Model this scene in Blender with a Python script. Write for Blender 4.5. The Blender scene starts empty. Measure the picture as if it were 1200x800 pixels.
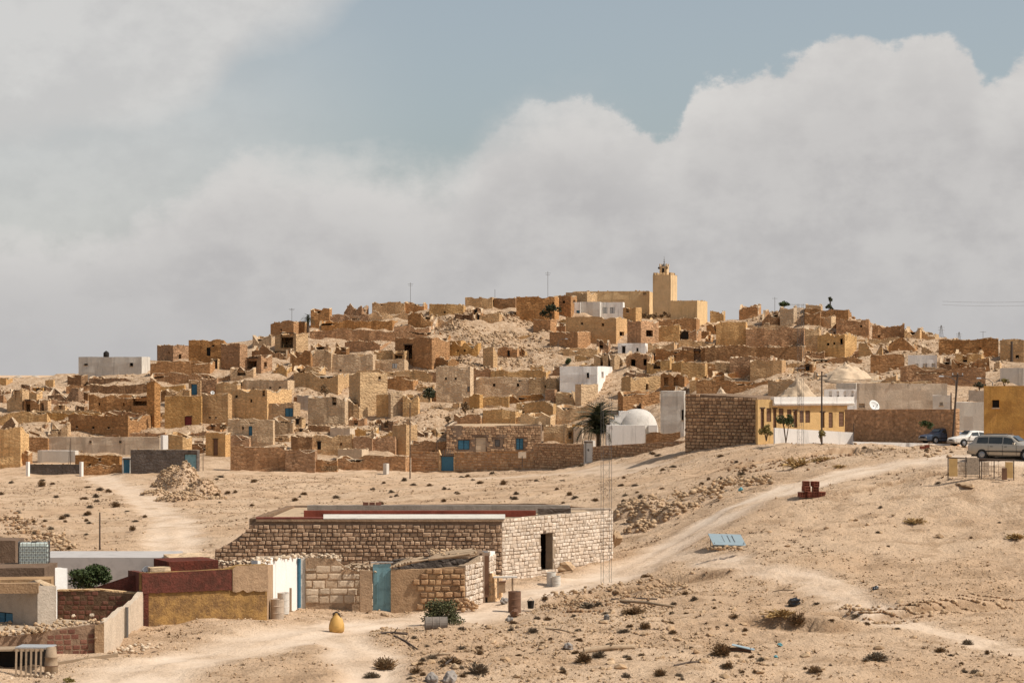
import bpy, bmesh, math, random
import numpy as np
from math import sin, cos, pi, radians as R, atan2, sqrt, hypot
from mathutils import Vector, Matrix, noise as mnoise

SC = bpy.context.scene
COL = SC.collection
# ------------------------------------------------------------------ camera
CAMZ = 12.0
FPX = 2823.0            # focal length in photo pixels (photo 1200 wide)
HZ = 438.0              # horizon row in the photo
cam_d = bpy.data.cameras.new("camera")
cam = bpy.data.objects.new("camera", cam_d); COL.objects.link(cam)
cam_d.sensor_width = 36.0
cam_d.lens = 36.0 * FPX / 1200.0
cam_d.shift_y = (HZ - 400.0) / 1200.0
cam_d.clip_start = 1.0; cam_d.clip_end = 60000.0
cam.location = (0, 0, CAMZ); cam.rotation_euler = (R(90), 0, 0)
SC.camera = cam
# ------------------------------------------------------------------ exposure, sun, sky
SC.view_settings.view_transform = 'Standard'
SC.view_settings.look = 'None'
SC.view_settings.exposure = 0.0
SC.view_settings.gamma = 1.0
SUN_EL = R(50.0)
SUN_FRONT = R(13.0)      # how far the sun stands on the camera's side of due right
sdir = Vector((cos(SUN_EL) * cos(SUN_FRONT), -cos(SUN_EL) * sin(SUN_FRONT), sin(SUN_EL)))
sl = bpy.data.lights.new("sun", 'SUN'); sl.energy = 4.7; sl.angle = R(0.6); sl.color = (1.0, 0.93, 0.83)
so = bpy.data.objects.new("sun", sl); COL.objects.link(so)
so.rotation_euler = sdir.to_track_quat('Z', 'Y').to_euler(); so.location = (60, 40, 90)

W = bpy.data.worlds.new("World"); SC.world = W; W.use_nodes = True
nt = W.node_tree; N = nt.nodes; L = nt.links
for n in list(N): N.remove(n)
def nd(tree, t, **kw):
    n = tree.nodes.new(t)
    for k, v in kw.items():
        if k == 'ins':
            for i, val in v.items(): n.inputs[i].default_value = val
        else: setattr(n, k, v)
    return n
def mth(tree, op, a, b=None, c=None, clamp=False):
    n = tree.nodes.new('ShaderNodeMath'); n.operation = op; n.use_clamp = clamp
    for i, v in enumerate((a, b, c)):
        if v is None: continue
        if isinstance(v, (int, float)): n.inputs[i].default_value = v
        else: tree.links.new(v, n.inputs[i])
    return n.outputs[0]
def mixc(tree, fac, a, b, mode='MIX'):
    n = tree.nodes.new('ShaderNodeMix'); n.data_type = 'RGBA'; n.blend_type = mode
    for i, v in ((0, fac), (6, a), (7, b)):
        if isinstance(v, (int, float)): n.inputs[i].default_value = v
        elif isinstance(v, (tuple, list)): n.inputs[i].default_value = tuple(v) + ((1,) if len(v) == 3 else ())
        else: tree.links.new(v, n.inputs[i])
    return n.outputs[2]
def smooth(tree, v, lo, hi):
    n = tree.nodes.new('ShaderNodeMapRange'); n.interpolation_type = 'SMOOTHSTEP'
    tree.links.new(v, n.inputs[0]); n.inputs[1].default_value = lo; n.inputs[2].default_value = hi
    return n.outputs[0]
def build_sky():
    sky = nd(nt, 'ShaderNodeTexSky', sky_type='NISHITA', sun_disc=False)
    sky.sun_elevation = SUN_EL
    sky.sun_rotation = pi / 2 + SUN_FRONT
    sky.altitude = 300; sky.dust_density = 2.2; sky.ozone_density = 1.0
    hsv = nd(nt, 'ShaderNodeHueSaturation'); hsv.inputs['Saturation'].default_value = 0.55
    hsv.inputs['Value'].default_value = 1.2
    L.new(mixc(nt, 1.0, sky.outputs[0], (1.0, 1.06, 1.02), 'MULTIPLY'), hsv.inputs['Color'])
    tc = nd(nt, 'ShaderNodeTexCoord')
    sx = nd(nt, 'ShaderNodeSeparateXYZ'); L.new(tc.outputs['Generated'], sx.inputs[0])
    az = mth(nt, 'ARCTAN2', sx.outputs[0], sx.outputs[1])
    el = mth(nt, 'ARCSINE', sx.outputs[2])
    def noise(scale, detail, rough=0.55, dist=0.0, off=(0, 0, 0), zs=1.6):
        mp = nd(nt, 'ShaderNodeMapping'); L.new(tc.outputs['Generated'], mp.inputs[0])
        mp.inputs['Scale'].default_value = (1, 1, zs); mp.inputs['Location'].default_value = off
        n = nd(nt, 'ShaderNodeTexNoise'); L.new(mp.outputs[0], n.inputs['Vector'])
        n.inputs['Scale'].default_value = scale; n.inputs['Detail'].default_value = detail
        n.inputs['Roughness'].default_value = rough; n.inputs['Distortion'].default_value = dist
        return n.outputs[0]
    n1 = noise(30, 9, 0.6, 0.0); n2 = noise(9, 5, 0.55, 0.0, (3, 1, 5)); n3 = noise(95, 8, 0.62, 0.0, (1, 7, 2), 1.2)
    def curve(pts):                                   # cloud edge: bearing -> elevation
        c = nd(nt, 'ShaderNodeFloatCurve')
        A0, A1 = -0.26, 0.26
        f = mth(nt, 'DIVIDE', mth(nt, 'SUBTRACT', az, A0), A1 - A0, clamp=True)
        L.new(f, c.inputs[1])
        cv = c.mapping.curves[0]
        P = [((atan2(px - 600, FPX) - A0) / (A1 - A0), ((HZ - py) / FPX) / 0.3) for px, py in pts]
        cv.points[0].location = P[0]; cv.points[1].location = P[-1]
        for p in P[1:-1]: cv.points.new(*p)
        c.mapping.update()
        return mth(nt, 'MULTIPLY', c.outputs[0], 0.3)
    e1 = curve([(-100, 200), (60, 250), (200, 215), (285, 165), (350, 172), (430, 180), (530, 190), (575, 145), (640, 118), (690, 112), (745, 140), (785, 155), (815, 112),
                (880, 85), (950, 62), (1010, 38), (1040, 60), (1075, 45), (1135, 62), (1160, 95), (1200, 72), (1300, 60)])
    d1 = mth(nt, 'SUBTRACT', e1, el)
    d1 = mth(nt, 'ADD', d1, mth(nt, 'MULTIPLY', mth(nt, 'SUBTRACT', n1, 0.5), 0.026))
    d1 = mth(nt, 'ADD', d1, mth(nt, 'MULTIPLY', mth(nt, 'SUBTRACT', n3, 0.5), 0.015))
    soft = smooth(nt, az, -0.05, 0.07)                # crisper edges on the cumulus to the right
    m1a = smooth(nt, d1, -0.001, 0.0045); m1b = smooth(nt, d1, -0.012, 0.022)
    m1 = mth(nt, 'ADD', mth(nt, 'MULTIPLY', m1a, soft), mth(nt, 'MULTIPLY', m1b, mth(nt, 'SUBTRACT', 1.0, soft)))
    e2 = curve([(-100, 260), (0, 240), (150, 215), (230, 170), (290, 95), (370, 45), (430, -20), (560, -200), (900, -260), (1300, -150)])
    d2 = mth(nt, 'SUBTRACT', el, e2)
    d2 = mth(nt, 'ADD', d2, mth(nt, 'MULTIPLY', mth(nt, 'SUBTRACT', n2, 0.5), 0.05))
    m2 = mth(nt, 'MULTIPLY', smooth(nt, d2, -0.012, 0.028), 0.85)
    cover = mth(nt, 'MULTIPLY', smooth(nt, n2, 0.48, 0.75), 0.8)                # higher up the cover breaks into loose cloud
    hi = smooth(nt, el, 0.165, 0.27)
    m2 = mth(nt, 'MULTIPLY', m2, mth(nt, 'ADD', mth(nt, 'SUBTRACT', 1.0, hi), mth(nt, 'MULTIPLY', hi, cover)))
    veil = mth(nt, 'MULTIPLY', mth(nt, 'MULTIPLY', mth(nt, 'SUBTRACT', 1.0, smooth(nt, az, -0.16, -0.02)), mth(nt, 'SUBTRACT', 1.0, smooth(nt, el, 0.08, 0.2))), 0.65)
    mk = mth(nt, 'MAXIMUM', mth(nt, 'MAXIMUM', m1, m2), veil)
    # cloud tone: sunlit heads, mauve-grey bodies
    body = smooth(nt, mth(nt, 'ADD', mth(nt, 'MULTIPLY', n1, 0.45), mth(nt, 'ADD', mth(nt, 'MULTIPLY', n2, 0.40), mth(nt, 'MULTIPLY', n3, 0.15))), 0.41, 0.59)
    head = mth(nt, 'SUBTRACT', 1.0, smooth(nt, d1, 0.002, 0.045))
    tone = mth(nt, 'ADD', mth(nt, 'MULTIPLY', body, 0.45), mth(nt, 'MULTIPLY', head, 0.6), clamp=True)
    ccol = mixc(nt, tone, (0.49, 0.477, 0.474), (0.68, 0.662, 0.64))
    low = mth(nt, 'SUBTRACT', 1.0, smooth(nt, el, 0.0, 0.06))
    ccol = mixc(nt, mth(nt, 'MULTIPLY', low, 0.8), ccol, (0.505, 0.495, 0.495))
    bg1 = nd(nt, 'ShaderNodeBackground'); L.new(hsv.outputs[0], bg1.inputs[0]); bg1.inputs[1].default_value = 0.085
    bg2 = nd(nt, 'ShaderNodeBackground'); L.new(ccol, bg2.inputs[0]); bg2.inputs[1].default_value = 1.0
    mx = nd(nt, 'ShaderNodeMixShader')
    L.new(mk, mx.inputs[0]); L.new(bg1.outputs[0], mx.inputs[1]); L.new(bg2.outputs[0], mx.inputs[2])
    out = nd(nt, 'ShaderNodeOutputWorld'); L.new(mx.outputs[0], out.inputs[0])
build_sky()

# ------------------------------------------------------------------ measured positions -> places
def P(px, py, d):
    return Vector(((px - 600.0) / FPX * d, d, CAMZ - (py - HZ) / FPX * d))
def m_at(px, d): return px * d / FPX          # metres spanned by a number of photo pixels at distance d

# ------------------------------------------------------------------ terrain
CP = [ # (photo x, photo y, distance)
 (-300,800,86),(0,800,86),(150,800,86),(300,800,86),(450,800,86.5),(600,800,87),(750,800,87),(900,800,87.5),(1050,800,88),(1200,800,88),(1500,800,90),
 (0,760,95),(165,738,103.5),(313,730,106),(400,740,102),(447,712,113),(540,714,113),(600,720,110),(500,750,100),(700,750,98),(620,690,121),
 (640,667,132),(718,652,136),(710,682,124),(760,660,131),(800,690,117),(700,715,109),(560,690,125),
 (780,626,141),(765,600,150),(860,600,139),(850,640,126),(860,680,116),(950,680,114),(950,740,99),(1000,620,130),(1000,680,114),(1100,650,121),(1100,700,108.5),(1200,700,108.5),(1200,640,122),(1200,760,96),
 (950,563,144.5),(1000,550,148),(1100,575,136),(1165,541,140),(1200,560,136),(1300,541,140),(1060,540,150),(1150,528,168),
 (700,585,180),(720,560,230),(800,560,190),(870,545,175),(900,532,195),(700,541,280),(800,525,262),(950,524,205),(870,521,235),(1000,519,232),(1100,520,215),(1250,520,220),
 (1200,470,262),(1050,478,252),(940,478,262),(950,455,285),
 (524,551,300),(640,546,296),(340,553,296),(240,551,298),(160,555,298),(75,556,300),(0,556,300),(-200,556,300),(420,552,298),
 (0,600,190),(-200,600,190),(100,640,152),(0,650,150),(200,645,150),(200,600,195),(200,570,250),(60,575,240),(400,585,215),(400,565,255),(550,575,215),(300,600,185),(300,640,150),(500,600,180),(450,650,140),(300,660,140),(130,690,120),(0,700,118),
 (0,500,338),(0,450,380),(-200,500,338),(-300,458,380),(100,500,338),(100,450,376),(150,435,388),(250,482,345),(250,420,388),(330,392,408),(340,450,362),
 (400,500,335),(400,440,370),(440,372,420),(430,400,398),(500,500,332),(600,510,328),(600,470,350),(600,430,375),(600,395,400),(600,362,420),(540,362,420),(520,420,380),
 (680,500,325),(680,450,356),(680,400,396),(690,372,420),(780,515,290),(780,470,330),(780,430,362),(780,400,392),(780,376,424),(830,385,415),
 (880,460,300),(880,430,345),(900,412,378),(900,385,402),(930,364,420),(1000,372,416),(1040,390,406),(1000,430,340),(1000,450,300),(1100,440,310),(1100,410,365),(1100,398,390),(1180,405,380),(1180,430,320),(1300,450,300),(1400,412,380),(1250,408,380),
 (1200,480,250),(800,519,252),(845,519,240),(845,560,190),(908,518,222),(955,519.5,222),(1000,520,213),(1070,523.5,204),(1130,526,196),(1060,531,180),
]
WP = [(-250,440,-6),(-120,455,0.5),(-60,460,6),(0,455,13),(50,460,12),(95,455,6),(160,440,0),
      (-120,540,-12),(0,560,-8),(120,540,-10),(0,640,-20),(-200,600,-14),(200,600,-14),(-250,250,0.5),(-250,120,0.5),(250,120,4),(250,250,4),(260,400,1),(0,60,0.6),(0,30,1.5),(-60,60,0.8),(60,60,0.8)]
cps = []
for px, py, d in CP:
    p = P(px, py, d); cps.append((p.x, p.y, p.z))
cps += [(x, y, z if abs(z) < 1e9 else 0) for x, y, z in WP]
cps = np.array(cps)
def _U(r2): return np.where(r2 > 1e-9, r2 * np.log(np.maximum(r2, 1e-9)), 0.0)
SX = 1.0
def _tps_fit(c):
    n = len(c); d2 = (c[:, None, 0] - c[None, :, 0]) ** 2 * SX + (c[:, None, 1] - c[None, :, 1]) ** 2 * 0.35
    K = _U(d2) + np.eye(n) * 5.0
    Pm = np.hstack([np.ones((n, 1)), c[:, :2]])
    A = np.zeros((n + 3, n + 3)); A[:n, :n] = K; A[:n, n:] = Pm; A[n:, :n] = Pm.T
    b = np.concatenate([c[:, 2], np.zeros(3)])
    return np.linalg.solve(A, b)
_w = _tps_fit(cps)
def vnoise(x, y, s, seed=0):
    x = np.asarray(x, float) / s; y = np.asarray(y, float) / s
    xi = np.floor(x).astype(np.int64); yi = np.floor(y).astype(np.int64)
    fx = x - xi; fy = y - yi; fx = fx * fx * (3 - 2 * fx); fy = fy * fy * (3 - 2 * fy)
    def h(i, j):
        v = (i * 374761393 + j * 668265263 + seed * 974711) & 0x7fffffff
        v = ((v ^ (v >> 13)) * 1274126177) & 0x7fffffff
        return ((v ^ (v >> 16)) & 0xffff) / 65535.0
    a = h(xi, yi); b = h(xi + 1, yi); c = h(xi, yi + 1); d = h(xi + 1, yi + 1)
    return (a + (b - a) * fx) * (1 - fy) + (c + (d - c) * fx) * fy - 0.5
# tracks (photo polyline with distance) and their half width
def pl(pts): return np.array([(P(a, b, d).x, P(a, b, d).y) for a, b, d in pts])
TRACKS = [(pl([(60,830,82),(170,790,89),(300,752,98),(400,728,104),(480,726,108),(560,716,112),(610,700,118),(660,690,121.5),(720,672,127),(770,645,133),(820,618,137.5),(870,592,141),(950,570,144.5),(1010,556,147),(1080,546,148),(1150,542,142),(1300,545,140)]), 2.4, 1.0),
          (pl([(205,645,150),(200,610,180),(170,585,215),(135,565,270),(120,557,296)]), 1.9, 0.8),
          (pl([(170,585,215),(230,562,270),(420,560,280),(520,560,285),(640,558,262),(760,552,230)]), 2.2, 0.55),
          (pl([(400,745,101),(430,780,92),(440,810,85)]), 1.6, 0.8),
          (pl([(770,650,132),(850,665,121),(960,680,114),(1010,710,106),(1100,738,100),(1210,768,95)]), 1.3, 0.75)]
def seg_dist(x, y, line):
    best = np.full(np.shape(x), 1e9)
    for i in range(len(line) - 1):
        ax, ay = line[i]; bx, by = line[i + 1]
        dx, dy = bx - ax, by - ay; t = np.clip(((x - ax) * dx + (y - ay) * dy) / (dx * dx + dy * dy + 1e-9), 0, 1)
        best = np.minimum(best, np.hypot(x - ax - t * dx, y - ay - t * dy))
    return best
def track_mask(x, y):
    m = np.zeros(np.shape(x))
    wob = vnoise(x, y, 3.0, 5) * 1.2 + vnoise(x, y, 0.9, 6) * 0.5
    for line, hw, amt in TRACKS:
        d = seg_dist(x, y, line) + wob
        rut = 1 - .3 * np.clip(1 - np.abs(d - wob * .7) / .5, 0, 1)      # a rougher crown between the wheel lines
        m = np.maximum(m, amt * np.clip((1.2 - d / hw) * 1.5, 0, 1) * rut * np.clip(.85 + vnoise(x, y, 2.2, 77) * .7, 0, 1))
    return np.clip(m, 0, 1)
BANKS = [(pl([(985,716,104.5),(1015,722,103.5),(1060,719,104),(1100,712,105.5),(1150,706,107),(1230,700,108.5)]), 0.26),
         (pl([(905,727,102),(930,732,101.2),(970,733,101)]), 0.4),
         (pl([(1010,576,138),(1060,570,140),(1100,568,140)]), 0.2),
         (pl([(640,705,114),(700,700,117),(780,694,120),(840,690,119)]), 0.3),
         (pl([(860,548,172),(930,541,180),(1000,532,190),(1070,533,178)]), 0.6)]
def tps(x, y):
    x = np.atleast_1d(np.asarray(x, float)); y = np.atleast_1d(np.asarray(y, float))
    sh = x.shape; x = x.ravel(); y = y.ravel()
    z = np.zeros(len(x)); n = len(cps)
    for s in range(0, len(x), 40000):
        xs = x[s:s + 40000]; ys = y[s:s + 40000]
        d2 = (xs[:, None] - cps[None, :, 0]) ** 2 * SX + (ys[:, None] - cps[None, :, 1]) ** 2 * 0.35
        z[s:s + 40000] = _U(d2) @ _w[:n] + _w[n] + _w[n + 1] * xs + _w[n + 2] * ys
    return z.reshape(sh)
PLAIN = -12.0
def hill_mask(x, y):
    px = 600 + x / np.maximum(y, 1) * FPX
    y0 = np.interp(px, [0, 640, 800, 870, 1200], [304, 304, 300, 268, 262])
    return np.clip((y - y0) / 12, 0, 1) * np.clip((470 - y) / 20, 0, 1) * np.clip((150 - np.abs(x)) / 20, 0, 1)
def hgt(x, y, fine=True):
    x = np.atleast_1d(np.asarray(x, float)); y = np.atleast_1d(np.asarray(y, float))
    z = tps(np.clip(x, -260, 260), np.clip(y, 30, 620))
    far = np.clip((np.maximum(np.abs(x) - 180, y - 560)) / 120, 0, 1); far = far * far * (3 - 2 * far)
    z = z * (1 - far) + PLAIN * far + far * vnoise(x, y, 400, 9) * 6
    if fine:
        tm = track_mask(x, y)
        rough = (1 - 0.85 * tm) * (1 - far)
        near = np.clip((y - 60) / 60, 0.4, 1)
        hm = hill_mask(x, y)
        z = z + hm * (vnoise(x, y, 4.5, 31) * 1.1 + vnoise(x, y, 1.8, 32) * 0.8)
        z = z + rough * (vnoise(x, y, 6.0, 1) * 0.45 + vnoise(x, y, 2.2, 2) * 0.24 + vnoise(x, y, 0.9, 3) * 0.20 + vnoise(x, y, 0.5, 7) * 0.10)
        z = z - 0.06 * tm
        for line, amp in BANKS:                       # small eroded banks: the near side drops away
            d = seg_dist(x, y, line)
            ly = np.interp(x, line[:, 0], line[:, 1]) if line[0, 0] < line[-1, 0] else np.interp(x, line[::-1, 0], line[::-1, 1])
            s = y - ly + vnoise(x, y, 1.1, 4) * 0.9
            side = np.clip(s / 0.3 + 0.5, 0, 1)
            fall = np.clip(1 - d / 3.2, 0, 1); fall = fall * fall * (3 - 2 * fall)
            z = z + amp * 1.25 * fall * (side - 0.6)
    return z
def bank_mask(x, y):
    m = np.zeros(np.shape(x))
    for line, amp in BANKS:
        d = seg_dist(x, y, line); ly = np.interp(x, line[:, 0], line[:, 1]) if line[0, 0] < line[-1, 0] else np.interp(x, line[::-1, 0], line[::-1, 1])
        s = y - ly + vnoise(x, y, 1.1, 4) * 0.9
        m = np.maximum(m, np.clip(1 - np.abs(s + .05) / (.55 * min(1, amp * 1.8)), 0, 1) * np.clip(1.6 - d / 1.2, 0, 1) * np.clip(1 + 2 * vnoise(x, y, 2.5, 14), 0, 1))
    return m
def gz(x, y): return float(hgt(x, y)[0])
_D = np.arange(70.0, 470.0, 0.5)
def hit(px, py, fine=False):
    """distance at which the line of sight through a photo point meets the ground"""
    X = (px - 600.0) / FPX * _D; Z = CAMZ - (py - HZ) / FPX * _D
    g = hgt(X, _D, fine); k = np.nonzero(Z <= g)[0]
    if len(k) == 0:
        return float(_D[np.argmin(Z - g)])
    return float(_D[k[0]])
# ------------------------------------------------------------------ materials
MATS = {}
def pmat(name, rough=0.9, spec=0.25, metal=0.0):
    m = bpy.data.materials.new(name); m.use_nodes = True
    b = m.node_tree.nodes['Principled BSDF']
    b.inputs['Roughness'].default_value = rough; b.inputs['Metallic'].default_value = metal
    b.inputs['Specular IOR Level'].default_value = spec
    MATS[name] = m
    return m, m.node_tree, b
def coords(t, scale=1.0, kind='Object'):
    tc = t.nodes.new('ShaderNodeTexCoord'); mp = t.nodes.new('ShaderNodeMapping')
    t.links.new(tc.outputs[kind], mp.inputs[0])
    mp.inputs['Scale'].default_value = (scale,) * 3 if isinstance(scale, (int, float)) else scale
    return mp.outputs[0]
def wpos(t, scale=1.0):
    g = t.nodes.new('ShaderNodeNewGeometry'); mp = t.nodes.new('ShaderNodeMapping')
    t.links.new(g.outputs['Position'], mp.inputs[0])
    mp.inputs['Scale'].default_value = (scale,) * 3 if isinstance(scale, (int, float)) else scale
    return mp.outputs[0]
def tnoise(t, vec, scale, detail=4, rough=0.6, dist=0.0):
    n = t.nodes.new('ShaderNodeTexNoise'); t.links.new(vec, n.inputs['Vector'])
    n.inputs['Scale'].default_value = scale; n.inputs['Detail'].default_value = detail
    n.inputs['Roughness'].default_value = rough; n.inputs['Distortion'].default_value = dist
    return n.outputs[0]
def bump(t, b, h, strength, dist, prev=None):
    n = t.nodes.new('ShaderNodeBump'); n.inputs['Strength'].default_value = strength; n.inputs['Distance'].default_value = dist
    t.links.new(h, n.inputs['Height'])
    if prev is not None: t.links.new(prev, n.inputs['Normal'])
    if b is not None: t.links.new(n.outputs[0], b.inputs['Normal'])
    return n.outputs[0]
def rnd(t):
    """per object and per loose piece random value"""
    o = t.nodes.new('ShaderNodeObjectInfo'); g = t.nodes.new('ShaderNodeNewGeometry')
    return mth(t, 'FRACT', mth(t, 'ADD', o.outputs['Random'], g.outputs['Random Per Island']))
def objrnd(t):
    return t.nodes.new('ShaderNodeObjectInfo').outputs['Random']
def mul(c, k): return tuple(min(1, x * k) for x in c)
def mth_rgb(t, v):
    c = t.nodes.new('ShaderNodeCombineColor')
    for i in range(3): t.links.new(v, c.inputs[i])
    return c.outputs[0]
def earth(name, c, stone=0.0, vary=0.25, blot=0.5, rough=0.95, dark=None, bstr=0.6, blk=(0.55, 0.28)):
    """hand-laid plaster / masonry: colour, blotches, optional stone courses in the wall plane (uv in metres)"""
    m, t, b = pmat(name, rough, 0.1)
    p = wpos(t)
    n1 = tnoise(t, p, 0.8, 6, 0.65); n2 = tnoise(t, p, 2.9, 5, 0.7); n3 = tnoise(t, p, 11, 3, 0.6)
    dk = dark or mul(c, 0.55)
    f = mth(t, 'ADD', mth(t, 'MULTIPLY', n1, 0.55), mth(t, 'MULTIPLY', n2, 0.45))
    f = smooth(t, f, 0.40, 0.60)
    col = mixc(t, mth(t, 'MULTIPLY', mth(t, 'SUBTRACT', 1.0, f), blot), c, dk)
    lt = mixc(t, smooth(t, n3, 0.5, 0.75), col, mul(c, 1.25))
    col = mixc(t, 0.5, col, lt)
    # rain streaks running down from the parapet
    ps = wpos(t, (1.5, 1.5, 0.16)); ns = smooth(t, tnoise(t, ps, 1.0, 4, 0.6), 0.52, 0.70)
    col = mixc(t, mth(t, 'MULTIPLY', ns, 0.5), col, mul(c, 0.5))
    hv = t.nodes.new('ShaderNodeHueSaturation'); t.links.new(col, hv.inputs['Color'])
    r = objrnd(t)
    t.links.new(mth(t, 'ADD', mth(t, 'MULTIPLY', r, vary), 1.0 - vary * 0.5), hv.inputs['Value'])
    t.links.new(mth(t, 'ADD', mth(t, 'MULTIPLY', mth(t, 'FRACT', mth(t, 'MULTIPLY', r, 7.3)), 0.22), 0.9), hv.inputs['Saturation'])
    col = hv.outputs[0]
    h = mth(t, 'ADD', mth(t, 'MULTIPLY', n2, 0.5), mth(t, 'MULTIPLY', n3, 0.5))
    nrm = bump(t, None, h, bstr, 0.12)
    if stone > 0:
        vo = t.nodes.new('ShaderNodeTexVoronoi'); vm = t.nodes.new('ShaderNodeMapping'); t.links.new(p, vm.inputs[0]); vm.inputs['Scale'].default_value = (2.6, 2.6, 4.2)
        t.links.new(vm.outputs[0], vo.inputs['Vector']); vo.inputs['Scale'].default_value = 1.0
        cs = t.nodes.new('ShaderNodeSeparateColor'); t.links.new(vo.outputs['Color'], cs.inputs[0])
        cell = mth(t, 'ADD', mth(t, 'MULTIPLY', cs.outputs[0], 0.75), 0.62)
        edge = smooth(t, vo.outputs['Distance'], 0.75, 0.45)
        cm = mixc(t, smooth(t, n1, 0.35, 0.6), col, mixc(t, 1.0, col, mth_rgb(t, mth(t, 'MULTIPLY', cell, mth(t, 'ADD', mth(t, 'MULTIPLY', edge, 0.35), 0.7))), 'MULTIPLY'))
        col = mixc(t, min(1.0, stone * 1.6), col, cm)
        nrm = bump(t, None, edge, 0.6, 0.1, nrm)
        stone = 0.0
    if stone > 0:
        uv = t.nodes.new('ShaderNodeUVMap'); uv.uv_map = 'UVMap'
        ad = t.nodes.new('ShaderNodeVectorMath'); ad.operation = 'ADD'
        nz = t.nodes.new('ShaderNodeTexNoise'); t.links.new(uv.outputs[0], nz.inputs['Vector']); nz.inputs['Scale'].default_value = 1.6
        sc = t.nodes.new('ShaderNodeVectorMath'); sc.operation = 'SCALE'; t.links.new(nz.outputs['Color'], sc.inputs[0]); sc.inputs['Scale'].default_value = 0.4
        t.links.new(uv.outputs[0], ad.inputs[0]); t.links.new(sc.outputs[0], ad.inputs[1])
        br = t.nodes.new('ShaderNodeTexBrick'); t.links.new(ad.outputs[0], br.inputs['Vector'])
        br.inputs['Scale'].default_value = 1.0; br.inputs['Brick Width'].default_value = blk[0]; br.inputs['Row Height'].default_value = blk[1]
        br.inputs['Mortar Size'].default_value = 0.035; br.inputs['Mortar Smooth'].default_value = 0.5
        br.inputs['Color1'].default_value = (0.75, 0.75, 0.75, 1); br.inputs['Color2'].default_value = (1.15, 1.15, 1.15, 1); br.inputs['Mortar'].default_value = (0.45, 0.42, 0.4, 1)
        col = mixc(t, stone, col, mixc(t, 1.0, col, br.outputs[0], 'MULTIPLY'))
        inv = mth(t, 'SUBTRACT', 1.0, br.outputs['Fac'])
        nrm = bump(t, None, inv, 0.7 * stone, 0.06, nrm)
    t.links.new(nrm, b.inputs['Normal'])
    t.links.new(col, b.inputs['Base Color'])
    return m
def plain(name, c, rough=0.7, metal=0.0, spec=0.3, vary=0.12, grime=0.25, gscale=6.0, bmp=0.0):
    m, t, b = pmat(name, rough, spec, metal)
    p = coords(t)
    n = tnoise(t, p, gscale, 5, 0.65)
    col = mixc(t, mth(t, 'MULTIPLY', smooth(t, n, 0.45, 0.7), grime), c, mul(c, 0.45))
    hv = t.nodes.new('ShaderNodeHueSaturation'); t.links.new(col, hv.inputs['Color'])
    t.links.new(mth(t, 'ADD', mth(t, 'MULTIPLY', rnd(t), vary * 2), 1.0 - vary), hv.inputs['Value'])
    t.links.new(hv.outputs[0], b.inputs['Base Color'])
    if bmp: bump(t, b, tnoise(t, p, gscale * 3, 4), bmp, 0.03)
    return m
def stone_mat(name, c, c2, vary=0.5, bmp=0.5, scale=7.0):
    m, t, b = pmat(name, 0.93, 0.12)
    p = wpos(t); r = rnd(t)
    n = tnoise(t, p, scale, 5, 0.65)
    col = mixc(t, r, c, c2)
    col = mixc(t, mth(t, 'MULTIPLY', smooth(t, n, 0.42, 0.7), 0.4), col, mul(c2, 0.6))
    hv = t.nodes.new('ShaderNodeHueSaturation'); t.links.new(col, hv.inputs['Color'])
    t.links.new(mth(t, 'ADD', mth(t, 'MULTIPLY', mth(t, 'FRACT', mth(t, 'MULTIPLY', r, 13.7)), vary), 1.0 - vary * 0.5), hv.inputs['Value'])
    t.links.new(hv.outputs[0], b.inputs['Base Color'])
    bump(t, b, n, bmp, 0.05)
    return m
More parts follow.
